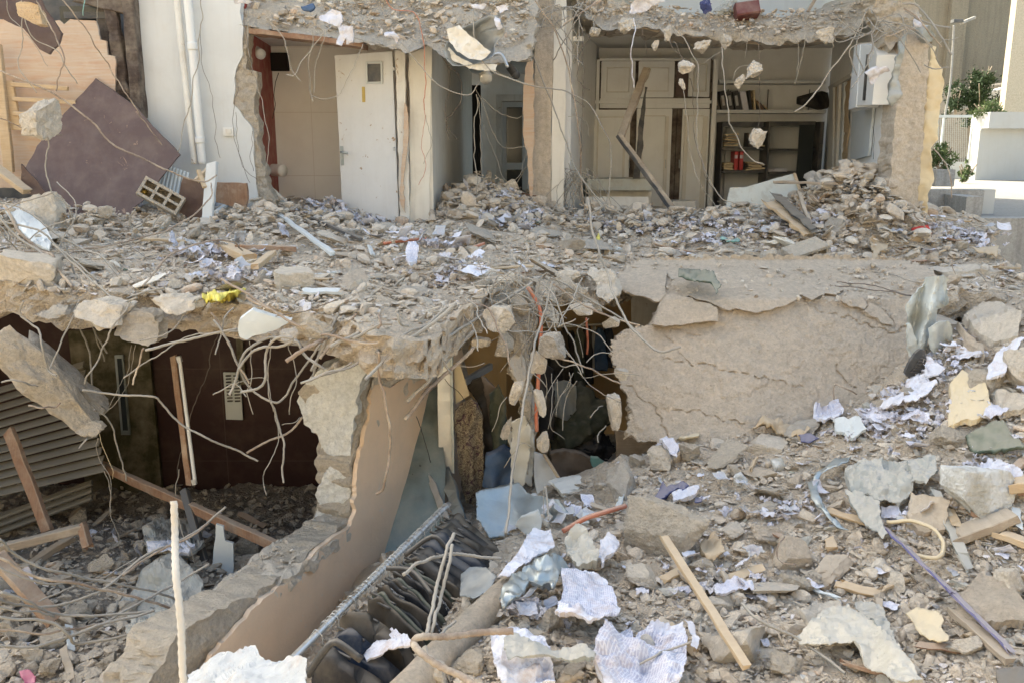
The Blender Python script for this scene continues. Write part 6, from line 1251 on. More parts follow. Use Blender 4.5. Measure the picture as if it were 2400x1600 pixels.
RB_ = [
 ('K', [(0, 500), (150, 640), (380, 740), (700, 810), (960, 860), (1150, 910), (1410, 990)], 4.3, 5.2, .011, g, "upper bar of the sagging bundle across the pit"),
 ('K', [(0, 640), (200, 760), (500, 830), (800, 890), (1050, 950), (1260, 1030)], 4.2, 4.9, .011, g, "second bar of the sagging bundle across the pit"),
 ('K', [(-60, 700), (200, 800), (500, 850), (700, 880), (900, 900)], 4.25, 4.9, .009, g, "thin bar woven between the two upper bars of the bundle"),
 ('K', [(0, 900), (200, 960), (430, 1060), (700, 1075), (1100, 1040)], 4.1, 4.7, .011, g, "middle bar of the bundle running level to the right"),
 ('K', [(-40, 930), (150, 1000), (450, 990), (750, 890), (1050, 640), (1350, 500), (1670, 280)], 4.2, 5.4, .011, g, "long bar rising from the bundle to the slanting timber"),
 ('K', [(900, 780), (1150, 610), (1380, 490), (1525, 392)], 4.9, 5.3, .01, g, "shorter bar beside the long rising bar"),
 ('K', [(0, 1080), (370, 1120), (500, 1220), (600, 1280), (900, 1220), (1000, 1190)], 4.1, 4.6, .012, g, "lower bar of the bundle with a dip"),
 ('K', [(-60, 1240), (100, 1300), (400, 1270), (700, 1170), (900, 1050), (1100, 940), (1300, 830), (1530, 690)], 4.0, 5.1, .011, g, "long lower bar curving up past the near upright bar"),
 ('K', [(-60, 1290), (300, 1290), (600, 1190), (900, 1090), (1130, 1035)], 4.0, 4.7, .011, g, "lowest bar of the bundle across the pit"),
 ('K', [(-60, 1180), (350, 1190), (600, 1150), (900, 1080)], 4.1, 4.6, .009, g, "thin level bar low in the bundle"),
 ('K', [(280, 980), (560, 860), (800, 760), (1000, 640)], 4.6, 5.2, .007, g, "thin bar crossing the bundle diagonally"),
 ('K', [(-60, 1010), (250, 1040), (420, 1090)], 4.1, 4.4, .009, g, "short bar at the left edge below the plank"),
 ('K', [(1277, 228), (1290, 500), (1300, 800), (1330, 1150), (1350, 1800)], 2.55, 2.2, .0125, 'rebar_l', "thick pale upright bar standing close to the camera"),
 ('L', [(210, 0), (330, 60), (500, 160), (620, 215), (730, 225), (850, 260), (1010, 270)], 5.2, 4.9, .011, g, "bar running down from the slab edge across the wall head"),
 ('L', [(0, 130), (80, 250), (150, 410), (205, 525), (365, 630), (430, 600), (500, 500), (600, 370), (700, 220), (765, 100)], 5.2, 5.3, .01, g, "big looping bar hanging before the dark red wall"),
 ('L', [(-540, 480), (-330, 330), (-130, 220), (60, 200), (150, 188)], 5.3, 5.2, .006, g, "thin pair bar above the long level bar"),
 ('E', [(1070, 1310), (1400, 1245), (1745, 1165)], 5.2, 5.2, .012, g, "long level bar left of the pale hanging plate"),
 ('E', [(975, 1565), (1030, 1400), (1070, 1310)], 5.3, 5.2, .008, g, "hooked end below the long level bar"),
 ('L', [(105, 590), (150, 470), (175, 350), (230, 290), (330, 240), (400, 235)], 5.2, 5.1, .012, g, "thick curl of bar left of the loops"),
 ('L', [(160, 430), (200, 370), (300, 300), (420, 285), (500, 250)], 5.15, 5.0, .012, g, "second thick curl of bar inside the first"),
 ('L', [(170, 570), (270, 545), (320, 480), (325, 330), (400, 240), (490, 240)], 5.1, 5.0, .012, g, "C shaped bar hanging from the round chunk"),
 ('L', [(455, 382), (600, 290), (700, 235)], 4.9, 5.1, .018, g, "stout sawn bar pointing left from the slab edge"),
 ('L', [(715, 300), (850, 225), (960, 170)], 4.95, 5.1, .018, g, "stout bar end right of the pointed pair"),
 ('L', [(490, 260), (520, 270), (550, 335), (610, 390), (680, 430)], 5.0, 4.9, .013, g, "S bent bar falling onto the wall stub"),
 ('L', [(600, 440), (650, 330), (700, 230), (760, 95)], 5.2, 5.3, .012, g, "left one of three parallel slanting bars"),
 ('L', [(660, 362), (760, 240), (872, 92)], 5.1, 5.25, .012, g, "right one of three parallel slanting bars"),
 ('L', [(590, 500), (660, 330), (720, 230), (800, 110)], 5.25, 5.35, .011, g, "middle one of three parallel slanting bars"),
 ('L', [(540, 520), (700, 450), (820, 430), (920, 370)], 4.8, 5.0, .01, g, "flat bar lying over the top of the wall stub"),
 ('L', [(550, 525), (640, 480), (760, 440), (860, 395)], 4.82, 5.0, .009, g, "second flat bar lying over the wall stub"),
 ('L', [(200, 950), (350, 870), (460, 820), (535, 730)], 5.4, 5.6, .011, g, "bar bent up to the wall stub from the left"),
 ('L', [(370, 630), (400, 740), (425, 900), (435, 1140)], 5.25, 5.2, .009, g, "straight bar hanging down before the dark red wall"),
 ('J', [(660, 600), (900, 635), (1200, 640), (1300, 700), (1450, 860), (1650, 970), (1900, 1080), (2060, 1165)], 5.4, 5.6, .01, g, "long bar reaching right from the broken beam"),
 ('J', [(1720, 640), (1900, 540), (1985, 640)], 5.2, 5.2, .006, g, "short hooked bar by the vent plate"),
 ('L', [(1000, 175), (1020, 150), (1005, 95)], 4.9, 5.0, .01, g, "small hook on the slab lip, left one"), ('L', [(1130, 95), (1142, 150), (1195, 165)], 4.9, 5.0, .01, g, "small hook on the slab lip, right one"),
 ('L', [(930, 492), (1050, 370), (1155, 225)], 4.8, 5.1, .013, g, "bar crossing the wall head before the peach plaster"),
 ('L', [(1010, 330), (1040, 300), (1200, 240), (1310, 180), (1480, 30)], 5.0, 5.4, .017, g, "thick bar lying along the head of the peach wall"),
 ('L', [(1015, 330), (1020, 480), (1050, 620), (1080, 820), (1085, 950), (1050, 1080), (1035, 1170), (1000, 1195)], 4.9, 5.1, .012, g, "long bar hanging in front of the peach wall"),
 ('L', [(860, 250), (1000, 170), (1100, 160)], 4.9, 5.0, .012, g, "short bar on the crumbling lip"),
 ('N', [(20, 665), (250, 400), (390, 345), (470, 270), (530, 215)], 5.1, 5.6, .012, g, "bar rising over the aluminium post"),
 ('N', [(285, 822), (420, 670), (560, 510), (700, 370)], 5.4, 5.9, .017, g, "upper one of two stout bars sticking out before the shop"),
 ('N', [(268, 922), (400, 770), (560, 600), (705, 470)], 5.4, 5.9, .019, g, "lower one of two stout bars sticking out before the shop"),
 ('N', [(480, 440), (620, 350), (740, 270), (900, 170), (1075, 55)], 5.6, 6.4, .014, g, "long bar along the broken edge above the shop"),
 ('N', [(390, 345), (440, 420), (520, 590), (560, 640)], 5.4, 5.6, .011, g, "bar falling down left of the aluminium post"),
 ('N', [(905, 1640), (950, 1330), (1000, 950), (1060, 620), (1110, 380), (1205, 55)], 4.7, 6.2, .012, g, "very long thin bar leaning diagonally across the shop mouth"),
 ('N', [(1150, 500), (1350, 575), (1500, 640), (1640, 705)], 5.7, 6.0, .008, g, "thin bar pointing to the left rim of the hanging slab"),
 ('N', [(1245, 345), (1310, 200), (1382, 40)], 6.1, 6.6, .008, g, "thin bar standing up from the grey square chunk"),
 ('N', [(1140, 60), (1250, 220), (1400, 640)], 6.2, 5.9, .008, g, "thin bar crossing behind the grey square chunk"),
 ('N', [(1180, 30), (1400, 150), (1640, 290), (1757, 390)], 6.6, 6.5, .01, g, "bar running under the broken rib"),
 ('N', [(1190, 60), (1400, 200), (1560, 270), (1757, 330)], 6.5, 6.4, .01, g, "second bar running under the broken rib"),
 ('N', [(1240, 345), (1340, 292)], 5.8, 5.7, .006, g, "short bar stub by the hanging clothes"),
 ('N', [(1165, 120), (1240, 400), (1390, 640)], 6.0, 5.7, .006, g, "thin crossing bar left of the clothes"),
 ('N', [(1170, 500), (1260, 590), (1350, 580)], 5.8, 5.6, .006, g, "short bar under the grey square chunk"),
 ('N', [(940, 610), (890, 420), (790, 230), (700, 190)], 5.7, 6.1, .008, g, "bent bar over the big pale chunk"),
 ('N', [(745, 490), (690, 330), (610, 240)], 5.6, 6.0, .007, g, "first drooping bar left of the big pale chunk"), ('N', [(790, 390), (730, 280), (715, 200), (650, 170)], 5.6, 6.0, .007, g, "second drooping bar left of the big pale chunk"),
 ('N', [(1160, 1350), (1168, 1450), (1172, 1560)], 5.3, 5.0, .01, g, "short upright bar in front of the bent sheet metal"),
 ('N', [(1500, 1075), (1505, 1010), (1550, 965)], 6.2, 6.4, .007, 'wire', "hooked bar below the grey chunk of the hanging slab"), ('N', [(1435, 905), (1480, 870), (1530, 850)], 6.2, 6.4, .006, 'wire', "short bent bar at the lower left rim of the slab"),
 ('N', [(1430, 570), (1480, 520), (1560, 490)], 6.2, 6.4, .006, 'wire', "short bent bar at the upper left rim of the slab"),
 ('H', [(600, 100), (650, 380), (740, 650), (800, 830), (900, 1030), (1000, 1160), (1150, 1282), (1330, 1255)], 6.7, 5.6, .012, g, "long bent bar crossing the gap and ending on the hanging slab"),
 ('I', [(715, 1385), (712, 1320), (740, 1285), (800, 1310), (868, 1355)], 6.4, 6.3, .008, g, "hooked bar sticking out low on the hanging slab"),
 ('I', [(740, 628), (900, 640), (1080, 665), (1230, 712)], 7.0, 6.9, .007, 'wire_d', "upper flat steel bar on the hanging slab by the white metal"), ('I', [(720, 640), (900, 660), (1100, 690), (1240, 715)], 6.98, 6.88, .007, 'wire_d', "lower flat steel bar on the hanging slab by the white metal"),
 ('I', [(1090, 570), (1200, 605), (1330, 625)], 7.2, 7.0, .008, g, "bar ends behind the head of the white metal"),
 ('A', [(0, 465), (180, 540), (400, 650), (580, 780), (760, 950), (1000, 1070), (1200, 1160), (1340, 1195), (1420, 1150)], 7.6, 8.4, .011, 'rebar', "long bar sagging over the big brown board"),
 ('A', [(400, 0), (600, 250), (720, 430), (860, 660), (960, 800), (1070, 960)], 8.2, 8.9, .008, 'rebar', "thin bar from the top to the right edge of the big board"),
 ('A', [(0, 770), (200, 860), (420, 900)], 8.0, 8.4, .008, 'rebar', "bar at the left edge under the hanging lump"),
 ('A', [(310, 910), (300, 1080), (330, 1230), (440, 1370), (520, 1560)], 8.1, 8.2, .009, 'wire', "pale cable hanging from the lump over the big board"),
 ('A', [(240, 0), (340, 200), (420, 390), (370, 600)], 8.1, 8.1, .009, 'rebar', "bent bar holding the hanging lump from the top"),
 ('E', [(0, 225), (200, 300), (420, 470), (600, 570), (750, 640), (900, 800), (1050, 880), (1250, 850)], 6.8, 6.0, .011, g, "bar curving over the left upper floor to its edge"),
 ('E', [(-60, 605), (350, 590), (700, 570), (1000, 500), (1250, 430), (1530, 220), (1555, 100)], 6.6, 8.2, .01, 'rebar', "long bar rising from the left edge to the white post"),
 ('E', [(0, 370), (250, 430), (430, 560), (600, 710), (800, 880), (900, 930), (1000, 920), (1200, 860)], 6.6, 5.7, .011, g, "second bar looping over the left slab edge"),
 ('E', [(30, 250), (150, 450), (300, 600), (380, 620), (400, 700), (540, 850)], 6.6, 6.0, .016, g, "thick twisted bar at the left of the upper floor"),
 ('E', [(-40, 300), (150, 500), (330, 640), (350, 760), (400, 850), (480, 880)], 6.5, 5.9, .014, g, "second thick twisted bar at the left"),
 ('E', [(380, 540), (560, 700), (720, 860), (830, 950), (900, 975), (1000, 930)], 6.2, 5.6, .011, g, "bar drooping below the left slab edge"),
 ('E', [(1050, 850), (1150, 740), (1250, 630), (1400, 560), (1560, 510), (1700, 510), (1780, 580)], 5.9, 7.0, .01, 'rebar', "bar arching over the middle of the left upper floor"),
 ('E', [(1620, 790), (1800, 900), (2000, 1030), (2195, 1150)], 5.5, 5.2, .012, g, "bar running down past the yellow bag"),
 ('E', [(610, 1560), (650, 1470), (720, 1400), (800, 1240), (850, 1130), (950, 950)], 5.5, 5.5, .008, g, "kinked bar hanging under the tilted chunk"),
 ('E', [(372, 1450), (470, 1200), (562, 965)], 5.5, 5.6, .008, g, "straight thin bar left of the pointed chunk"),
 ('E', [(160, 950), (145, 1050), (280, 1170), (310, 1290), (370, 1450), (430, 1500)], 5.4, 5.4, .009, g, "kinked bar over the broken beam"),
 ('E', [(1550, 1040), (1640, 1180), (1750, 1430), (1820, 1568)], 5.3, 5.2, .009, g, "straight bar crossing left of the vent plate"), ('E', [(1590, 1350), (1630, 1200), (1640, 1070), (1700, 1000)], 5.3, 5.4, .007, g, "short kinked bar below the yellow bag"),
 ('E', [(1040, 1240), (1150, 1230), (1260, 1180), (1330, 1080), (1415, 958)], 5.4, 5.5, .007, g, "curved bar between the tilted chunk and the plate"),
 ('J', [(0, 515), (100, 510), (230, 530), (290, 565)], 5.2, 5.4, .008, g, "bar end sticking out of the beam at the left edge"), ('J', [(195, 757), (360, 755), (450, 735), (500, 700)], 5.2, 5.4, .008, g, "bar end pointing left from the middle of the beam"), ('J', [(625, 1070), (690, 985)], 5.5, 5.5, .008, g, "bar stub under the lump at the beam tip"), ('J', [(740, 765), (800, 760), (860, 820), (950, 1050), (1010, 1310)], 5.5, 5.9, .008, g, "bar hanging from the tip of the beam into the pit"),
 ('J', [(1860, 545), (2130, 500), (2182, 690)], 5.3, 5.3, .004, g, "thin bar behind the loops by the vent plate"), ('J', [(1395, 1440), (1430, 1200), (1480, 980), (1640, 450), (1750, 100)], 7.2, 6.6, .006, 'wire_d', "long dark bar hanging behind the strip light"),
 ('O', [(1150, 660), (1250, 590), (1450, 505), (1600, 490), (1930, 525)], 3.8, 4.4, .0125, g, "twisted bar bridging over the coats to the diagonal bar"),
 ('O', [(1560, 330), (1500, 500), (1440, 700), (1390, 950), (1350, 1130)], 4.2, 3.6, .0135, g, "left one of two upright bars before the coats"), ('O', [(1548, 415), (1500, 600), (1450, 850), (1420, 1000), (1385, 1135)], 4.1, 3.6, .0125, g, "right one of two upright bars before the coats"),
 ('O', [(2030, 1100), (1800, 1110), (1500, 1140), (1300, 1145), (1245, 1190), (1300, 1275), (1450, 1380), (1620, 1460), (1800, 1600)], 3.1, 2.7, .015, g, "thick bar bent double in the bottom foreground"),
 ('O', [(1440, 1110), (1500, 1060), (1560, 1020)], 3.6, 3.8, .011, g, "bar stub beside the dusty tube"),
 ('P', [(1010, 1560), (1200, 1440), (1350, 1370), (1450, 1310), (1620, 1235)], 3.5, 3.7, .008, 'wire', "wire bent over the crumpled newspaper"),
 ('Q', [(120, 880), (280, 1000), (580, 1160), (700, 1250), (930, 1420)], 3.9, 3.6, .011, 'rebar_g', "grey pipe-like bar below the clear plastic"),
 ('Q', [(470, 330), (430, 420), (440, 520), (490, 570), (560, 580)], 4.6, 4.3, .006, 'rebar', "thin wire hoop on the middle of the heap"),
 ('C', [(150, 0), (300, 250), (400, 600), (440, 900), (460, 1200), (480, 1400), (510, 1480)], 10.0, 10.6, .011, 'rebar', "bar falling from the top before the cream strip"),
 ('C', [(60, 0), (100, 200), (150, 400), (270, 700), (400, 1060), (480, 1200), (600, 1330), (750, 1420), (900, 1470)], 10.4, 9.6, .011, g, "long bar sagging from the column down to the white papers"),
 ('C', [(-200, 420), (0, 525), (150, 570), (350, 600), (500, 690), (600, 850), (650, 1000), (640, 1250), (590, 1360), (450, 1420), (330, 1410), (100, 1340)], 9.8, 10.2, .01, g, "thick pale cable looping round in front of the wardrobe"),
 ('C', [(790, 580), (785, 450), (795, 300), (810, 120)], 10.2, 10.2, .008, 'pap', "torn white strip hanging under the white paper"),
 ('C', [(1370, 300), (1400, 560), (1430, 780), (1500, 960), (1600, 1060), (1660, 1090)], 10.1, 9.9, .009, 'wire', "pale cable falling from the right round chunk"),
 ('C', [(1050, 160), (1150, 290), (1210, 450), (1215, 700), (1225, 1000), (1300, 1180), (1370, 1300), (1530, 1355)], 10.2, 10.0, .008, 'wire', "pale cable falling before the right wardrobe doors"),
 ('C', [(1130, 560), (1150, 800), (1170, 1000), (1230, 1200), (1320, 1340), (1400, 1410)], 10.1, 10.0, .006, 'wire', "thin cable falling left of the pale one"),
 ('C', [(1160, 510), (1190, 700), (1205, 900), (1250, 1110), (1330, 1250)], 10.1, 10.0, .005, 'wire_d', "dark thin cable before the wardrobe"),
 ('C', [(520, 210), (450, 350), (430, 500), (460, 560), (515, 600)], 10.6, 10.6, .006, 'wire_d', "dark wire curl left of the wardrobe"), ('C', [(370, 60), (460, 30), (520, 70), (545, 180)], 10.4, 10.4, .009, g, "bar curl at the left end of the office ceiling"),
 ('C', [(440, 250), (405, 190), (400, 120), (470, 10)], 10.4, 10.2, .013, g, "thick hook hanging beside the central column"), ('C', [(330, 170), (440, 90), (545, 25)], 10.3, 10.4, .012, g, "bar slanting up from the central column"),
 ('D', [(545, 640), (620, 590), (700, 480), (800, 340), (880, 240), (960, 60)], 9.6, 9.4, .011, 'wire', "pale bar sagging across the shelves to the air conditioner"),
 ('D', [(1160, 20), (1240, 30), (1300, 90), (1380, 200), (1440, 320)], 9.1, 8.8, .013, g, "thick bar bending down outside the column head"), ('D', [(1180, 60), (1270, 120), (1440, 165)], 9.1, 8.9, .012, g, "bar sticking out to the right of the column head"), ('D', [(1170, 50), (1230, 90), (1290, 150), (1390, 270)], 9.0, 8.9, .01, g, "third bar above the yellow foam sheet"),
 ('D', [(1340, 860), (1400, 930), (1440, 1020), (1445, 1140)], 9.2, 9.0, .009, 'rebar', "rusty bar hanging right of the yellow foam sheet"), ('D', [(1305, 370), (1350, 400), (1435, 388)], 9.1, 9.0, .008, g, "thin bar sticking out beside the foam sheet"), ('D', [(1230, 1230), (1290, 1300), (1330, 1360)], 9.0, 8.8, .009, 'rebar', "brown stick by the red strip"),
 ('D', [(1060, 200), (1120, 190), (1200, 170), (1260, 175)], 9.0, 9.0, .009, g, "bar across the top of the corner column"), ('D', [(930, 110), (900, 300), (940, 400)], 9.6, 9.6, .009, g, "bar hanging by the air conditioner, left one"), ('D', [(985, 60), (985, 250), (970, 330), (960, 420)], 9.5, 9.5, .009, g, "bar hanging over the air conditioner, right one"),
 ('D', [(900, 430), (870, 290), (1000, 240), (1080, 190), (1180, 180)], 9.3, 9.1, .008, g, "bent bar before the air conditioner"),
 ('I', [(1480, 500), (1530, 620), (1570, 700), (1545, 770)], 7.4, 7.3, .006, g, "thin bar hanging over the brown girder, left one"), ('I', [(1660, 545), (1730, 640), (1700, 700)], 7.4, 7.4, .006, g, "thin bar hanging over the brown girder, middle one"), ('I', [(1780, 560), (1770, 680), (1750, 745)], 7.4, 7.4, .007, g, "thin bar hanging over the brown girder, right one"),
]
M['rebar_l'] = m_plain("pale dusty rebar", (.52, .48, .42), .85, .2, 0, .2, .4)
for i, (fr, pts, Y0, Y1, r, m, lb) in enumerate(RB_): run(fr, pts, Y0, Y1, r, 'rebar' if (m == 'rebar_g' and i % 4 == 1) else m, lb, seed=i, wob=.02 if r < .01 else .012)
WR_ = [
 ('A', [(1330, 0), (1310, 250), (1260, 600), (1200, 850), (1170, 1000)], 9.2, .008, 'wire', "grey cable swinging before the drain pipe"), ('A', [(1320, 170), (1330, 450), (1390, 650), (1410, 870), (1440, 1040)], 9.7, .004, 'wire_d', "dark wire hanging right of the drain pipe"),
 ('A', [(130, 0), (155, 230), (120, 400), (170, 520), (230, 600)], 8.3, .007, 'wire', "pale wire left of the hanging lump"), ('A', [(140, 80), (240, 260), (380, 350), (430, 430), (510, 550)], 8.4, .007, 'wire', "pale wire crossing the plywood panel"), ('A', [(40, 0), (60, 110), (160, 200), (310, 440)], 8.4, .005, 'wire', "thin wire in the upper left corner"), ('A', [(640, 0), (645, 150), (650, 240)], 9.4, .004, 'wire', "straight thin wire before the dark window"), ('A', [(550, 0), (540, 60), (548, 115)], 9.4, .007, 'teal', "greenish cord knotted at the top of the plywood"),
 ('A', [(1620, 60), (1640, 400), (1700, 600), (1760, 900), (1740, 1120)], 9.7, .006, 'wire', "white cable hanging before the red wall"), ('A', [(1600, 40), (1630, 300), (1650, 480)], 9.6, .005, 'wire_d', "dark wire at the broken wall edge"), ('A', [(1560, 560), (1540, 750), (1560, 1000), (1640, 1200)], 9.75, .004, 'wire_d', "left one of the dark wires down the wall edge"), ('A', [(1545, 740), (1560, 900), (1590, 1090), (1680, 1180)], 9.75, .004, 'wire_d', "middle one of the dark wires down the wall edge"), ('A', [(1660, 860), (1650, 1000), (1670, 1120)], 9.7, .004, 'wire_d', "short dark wire low on the wall edge"),
 ('B', [(260, 130), (340, 230), (370, 330), (400, 450), (455, 540)], 9.4, .007, 'wire', "cable hanging at the left of the tiled room"), ('B', [(365, 488), (420, 490), (480, 380), (540, 300), (600, 230)], 9.4, .008, 'wire', "pale cable slung before the tiles"), ('B', [(600, 190), (600, 280), (560, 420), (540, 620)], 9.4, .005, 'wire', "thin cable falling to the slung one"), ('B', [(540, 200), (520, 420), (520, 590), (540, 660)], 9.4, .006, 'wire', "thin cable beside the falling one"), ('B', [(530, 625), (640, 650), (720, 620), (780, 480), (880, 290)], 9.5, .006, 'wire', "cable looping across the white door"),
 ('B', [(320, 480), (290, 600), (295, 710), (280, 780)], 11.3, .007, 'dark', "black wire down the tiled wall"), ('B', [(1110, 280), (1250, 440), (1400, 570), (1560, 625), (1620, 540)], 9.4, .008, 'wire', "cable slung across the corridor wall"), ('B', [(1600, 60), (1600, 300), (1680, 440), (1780, 500), (1960, 560)], 9.2, .009, 'wire', "thick pale cable falling over the zinc basin"), ('B', [(780, 240), (900, 280), (1010, 310), (1090, 320)], 9.4, .007, 'wire', "cable along the lower edge of the slab"),
 ('B', [(1380, 350), (1430, 440), (1500, 500), (1520, 640), (1440, 760), (1420, 830), (1440, 920)], 10.4, .008, 'wire_d', "dark cable hanging on the corridor wall"), ('B', [(1440, 400), (1430, 600), (1420, 780), (1485, 920)], 10.4, .006, 'wire_d', "second dark cable hanging on the corridor wall"), ('B', [(1020, 0), (1060, 60), (1200, 80), (1250, 180), (1270, 350), (1280, 560), (1275, 730)], 9.5, .007, 'orange', "orange wire hanging down the wall end"), ('B', [(1275, 730), (1255, 950), (1280, 1100), (1240, 1220)], 9.9, .004, 'orange', "frayed lower end of the orange wire"), ('B', [(1280, 760), (1300, 850), (1320, 940), (1260, 1080)], 9.9, .004, 'wire', "white frayed wire by the orange one"),
 ('B', [(1620, 620), (1600, 850), (1620, 1200), (1640, 1400), (1690, 1568)], 10.2, .008, 'wire', "pale cable hanging into the rubble of the corridor"), ('B', [(1630, 640), (1640, 900), (1660, 1200), (1720, 1320)], 10.3, .006, 'wire', "second pale cable hanging in the corridor"), ('B', [(1620, 580), (1700, 800), (1780, 960), (1950, 965)], 10.4, .005, 'wire', "thin cable slung right in the corridor"), ('B', [(1640, 640), (1740, 720), (1860, 780), (1920, 755)], 10.4, .005, 'wire', "upper thin cable slung right in the corridor"), ('B', [(1660, 800), (1740, 1050), (1820, 1200), (1900, 1150), (1950, 980)], 10.4, .004, 'wire', "low thin cable loop in the corridor"),
 ('C', [(460, 200), (470, 500), (460, 800), (450, 1100), (455, 1330)], 10.9, .007, 'wire_d', "brown cable down the office left wall"), ('C', [(330, 60), (390, 500), (400, 640), (480, 700)], 10.6, .006, 'wire_d', "thin dark cable right of the cream strip"), ('C', [(1630, 220), (1620, 560), (1625, 700), (1605, 840)], 9.95, .004, 'wire_d', "wire holding the chunk before the dark shelf unit"), ('C', [(1550, 190), (1525, 380)], 10.0, .004, 'wire', "short wire under the right ceiling edge"), ('C', [(850, 190), (880, 360)], 10.1, .004, 'wire_d', "wire of the black lamp holder"), ('C', [(1580, 420), (1480, 450), (1450, 520)], 10.0, .004, 'wire', "wire left of the chunk above the folders"), ('C', [(1260, 410), (1350, 350), (1400, 320)], 10.1, .004, 'wire', "wire slanting to the two round chunks"), ('C', [(1030, 250), (1100, 350), (1140, 410)], 10.1, .005, 'wire_d', "upper one of two dark wires above the ajar cupboard"), ('C', [(1060, 270), (1110, 380), (1130, 430)], 10.1, .005, 'wire_d', "lower one of two dark wires above the ajar cupboard"), ('C', [(370, 770), (440, 770), (500, 820), (495, 900)], 10.9, .005, 'wire', "pale wire sticking out at the office left wall"),
 ('D', [(610, 200), (580, 370), (540, 490)], 9.8, .005, 'wire', "forked wire before the empty shelf"), ('D', [(555, 200), (570, 270), (560, 420)], 9.8, .004, 'wire', "thin wire left of the forked one"), ('D', [(740, 200), (768, 270)], 9.6, .006, 'wire', "short wire below the right ceiling chunk"), ('D', [(985, 730), (1000, 800), (995, 912)], 9.9, .004, 'dark', "black wire on the office right wall"), ('D', [(1350, 330), (1380, 250), (1480, 215)], 9.0, .006, g, "thin bar end near the street lamp"),
 ('J', [(1055, 235), (990, 450), (900, 680), (800, 800)], 6.2, .004, 'wire', "left one of the thin wires behind the tilted chunk"), ('J', [(1070, 235), (1050, 450), (960, 640), (840, 790)], 6.2, .004, 'wire', "right one of the thin wires behind the tilted chunk"), ('J', [(770, 960), (775, 1100), (860, 1250), (880, 1400), (885, 1568)], 6.0, .004, 'wire', "thin white wire dangling from the beam tip"), ('J', [(815, 950), (840, 1080), (900, 1220), (910, 1285)], 6.0, .003, 'foam', "thin yellow wire dangling from the beam tip"), ('K', [(770, 0), (810, 120), (820, 330), (880, 500), (850, 565)], 6.0, .004, 'wire', "thin white wire ending in a small hook in the pit"), ('K', [(1310, 340), (1380, 520), (1450, 720)], 5.6, .004, 'wire', "thin wire before the grey post"), ('K', [(1310, 0), (1290, 190)], 6.2, .005, 'wire', "thin bar above the near upright bar"),
 ('L', [(220, 260), (225, 350), (250, 420), (240, 500), (215, 560), (220, 640), (243, 715)], 5.2, .004, 'wire', "thin white wire with a knot before the vent plate"), ('L', [(340, 240), (345, 420), (340, 580), (350, 690)], 5.2, .005, g, "thin wire inside the loops"), ('L', [(460, 260), (490, 380), (495, 520), (470, 700)], 5.2, .005, g, "thin wire right of the loops"), ('L', [(380, 700), (385, 880), (320, 1060), (310, 1100), (325, 1195)], 5.3, .005, g, "kinked wire hanging low before the dark red wall"), ('L', [(420, 780), (500, 760), (535, 730)], 5.5, .004, g, "thin wire at the left of the wall stub"), ('L', [(235, 150), (420, 120), (600, 60), (750, 0)], 5.2, .005, 'wire_d', "dark wire along the slab edge right of the plate"),
 ('N', [(1145, 1560), (1160, 1350)], 5.2, .004, 'wire', "thin wire end by the bent sheet"), ('N', [(330, 900), (390, 1050), (430, 1200)], 6.1, .004, 'dark', "black cable across the mirror"), ('N', [(520, 660), (600, 740), (640, 830)], 6.5, .004, 'dark', "black wire on the yellow board corner"), ('N', [(590, 590), (680, 590), (760, 560)], 5.8, .004, 'wire', "thin wire left of the broken column"), ('N', [(920, 780), (860, 900), (830, 1000)], 5.8, .005, 'wire', "pale cable in the mouth of the shop"), ('N', [(900, 1220), (1000, 1080), (1085, 1110)], 5.8, .005, 'wire', "white wire round the garment bag"),
 ('E', [(1210, 400), (1130, 420), (1180, 330), (1215, 380), (1160, 440)], 8.2, .009, 'wire', "white cable coil under the hollow block"), ('E', [(1110, 340), (980, 430), (965, 340), (1000, 290)], 8.3, .011, 'wire', "thick cable loop left of the coil"), ('E', [(870, 540), (1000, 600), (1090, 650), (1170, 630)], 7.0, .004, 'wire_d', "thin wire on the left upper floor"),
]
for i, (fr, pts, Y, r, m, lb) in enumerate(WR_): run(fr, pts, Y, Y + .05, r, m, lb, name="wire" if m != g else "rebar", cat="wire" if m != g else "rebar", ribs=False, seed=900 + i, wob=.02)
tube("orange_conduit", [W(1237, 673, 6.3), W(1257, 707, 6.3), W(1268, 747, 6.25), W(1263, 866, 6.2), W(1257, 960, 6.2), W(1258, 1010, 6.2)], .014, M['orange'], sides=8, label="orange conduit hanging down the broken column", cat="conduit")
tube("orange_conduit", [W(1374, 745, 7.4), W(1378, 800, 7.4), W(1376, 830, 7.4)], .01, M['orange'], sides=8, label="rusty red pipe before the hanging clothes", cat="pipe")
# bundle of fine wires beside the office left wall, and sprays of short wires at broken edges
def spray(cx, cy, Y, n, L, r, mat, label, group, seed, down=.6, spread=1.0, name="wire", cat="wire"):
    rr = np.random.default_rng(seed)
    for k in range(n):
        p = W(cx + rr.normal() * 14 * spread, cy + rr.normal() * 10 * spread, Y + rr.normal() * .08); d = rr.normal(size=3) * (1, .5, 1); d[2] -= down * 1.5; d /= np.linalg.norm(d); l = L * rr.uniform(.4, 1.2)
        q = rr.normal(size=3) * l * .18
        tube(name, [p, p + d * l * .5 + q, p + d * l + q * .3 + np.array((0, 0, -.1 * l))], r * .75 * rr.uniform(.7, 1.3), M[mat], sides=5, wob=.015, seed=k, label=label, cat=cat, group=group)
spray(1352, 405, 11.3, 34, .75, .006, 'wire', "fine pale wire of the tangled bundle beside the cream strip", "fine wires tangled beside the cream strip", 1, 1.2, .9)
spray(1170, 665, 6.2, 24, .42, .0045, g, "short thin bar bristling from the broken edge over the shop", "short bars bristling over the shop", 2, .5, 2.2, "rebar", "rebar")
spray(1260, 720, 6.2, 18, .5, .005, g, "short thin bar crossing the broken column head", "short bars around the column head", 3, .3, 2.0, "rebar", "rebar")
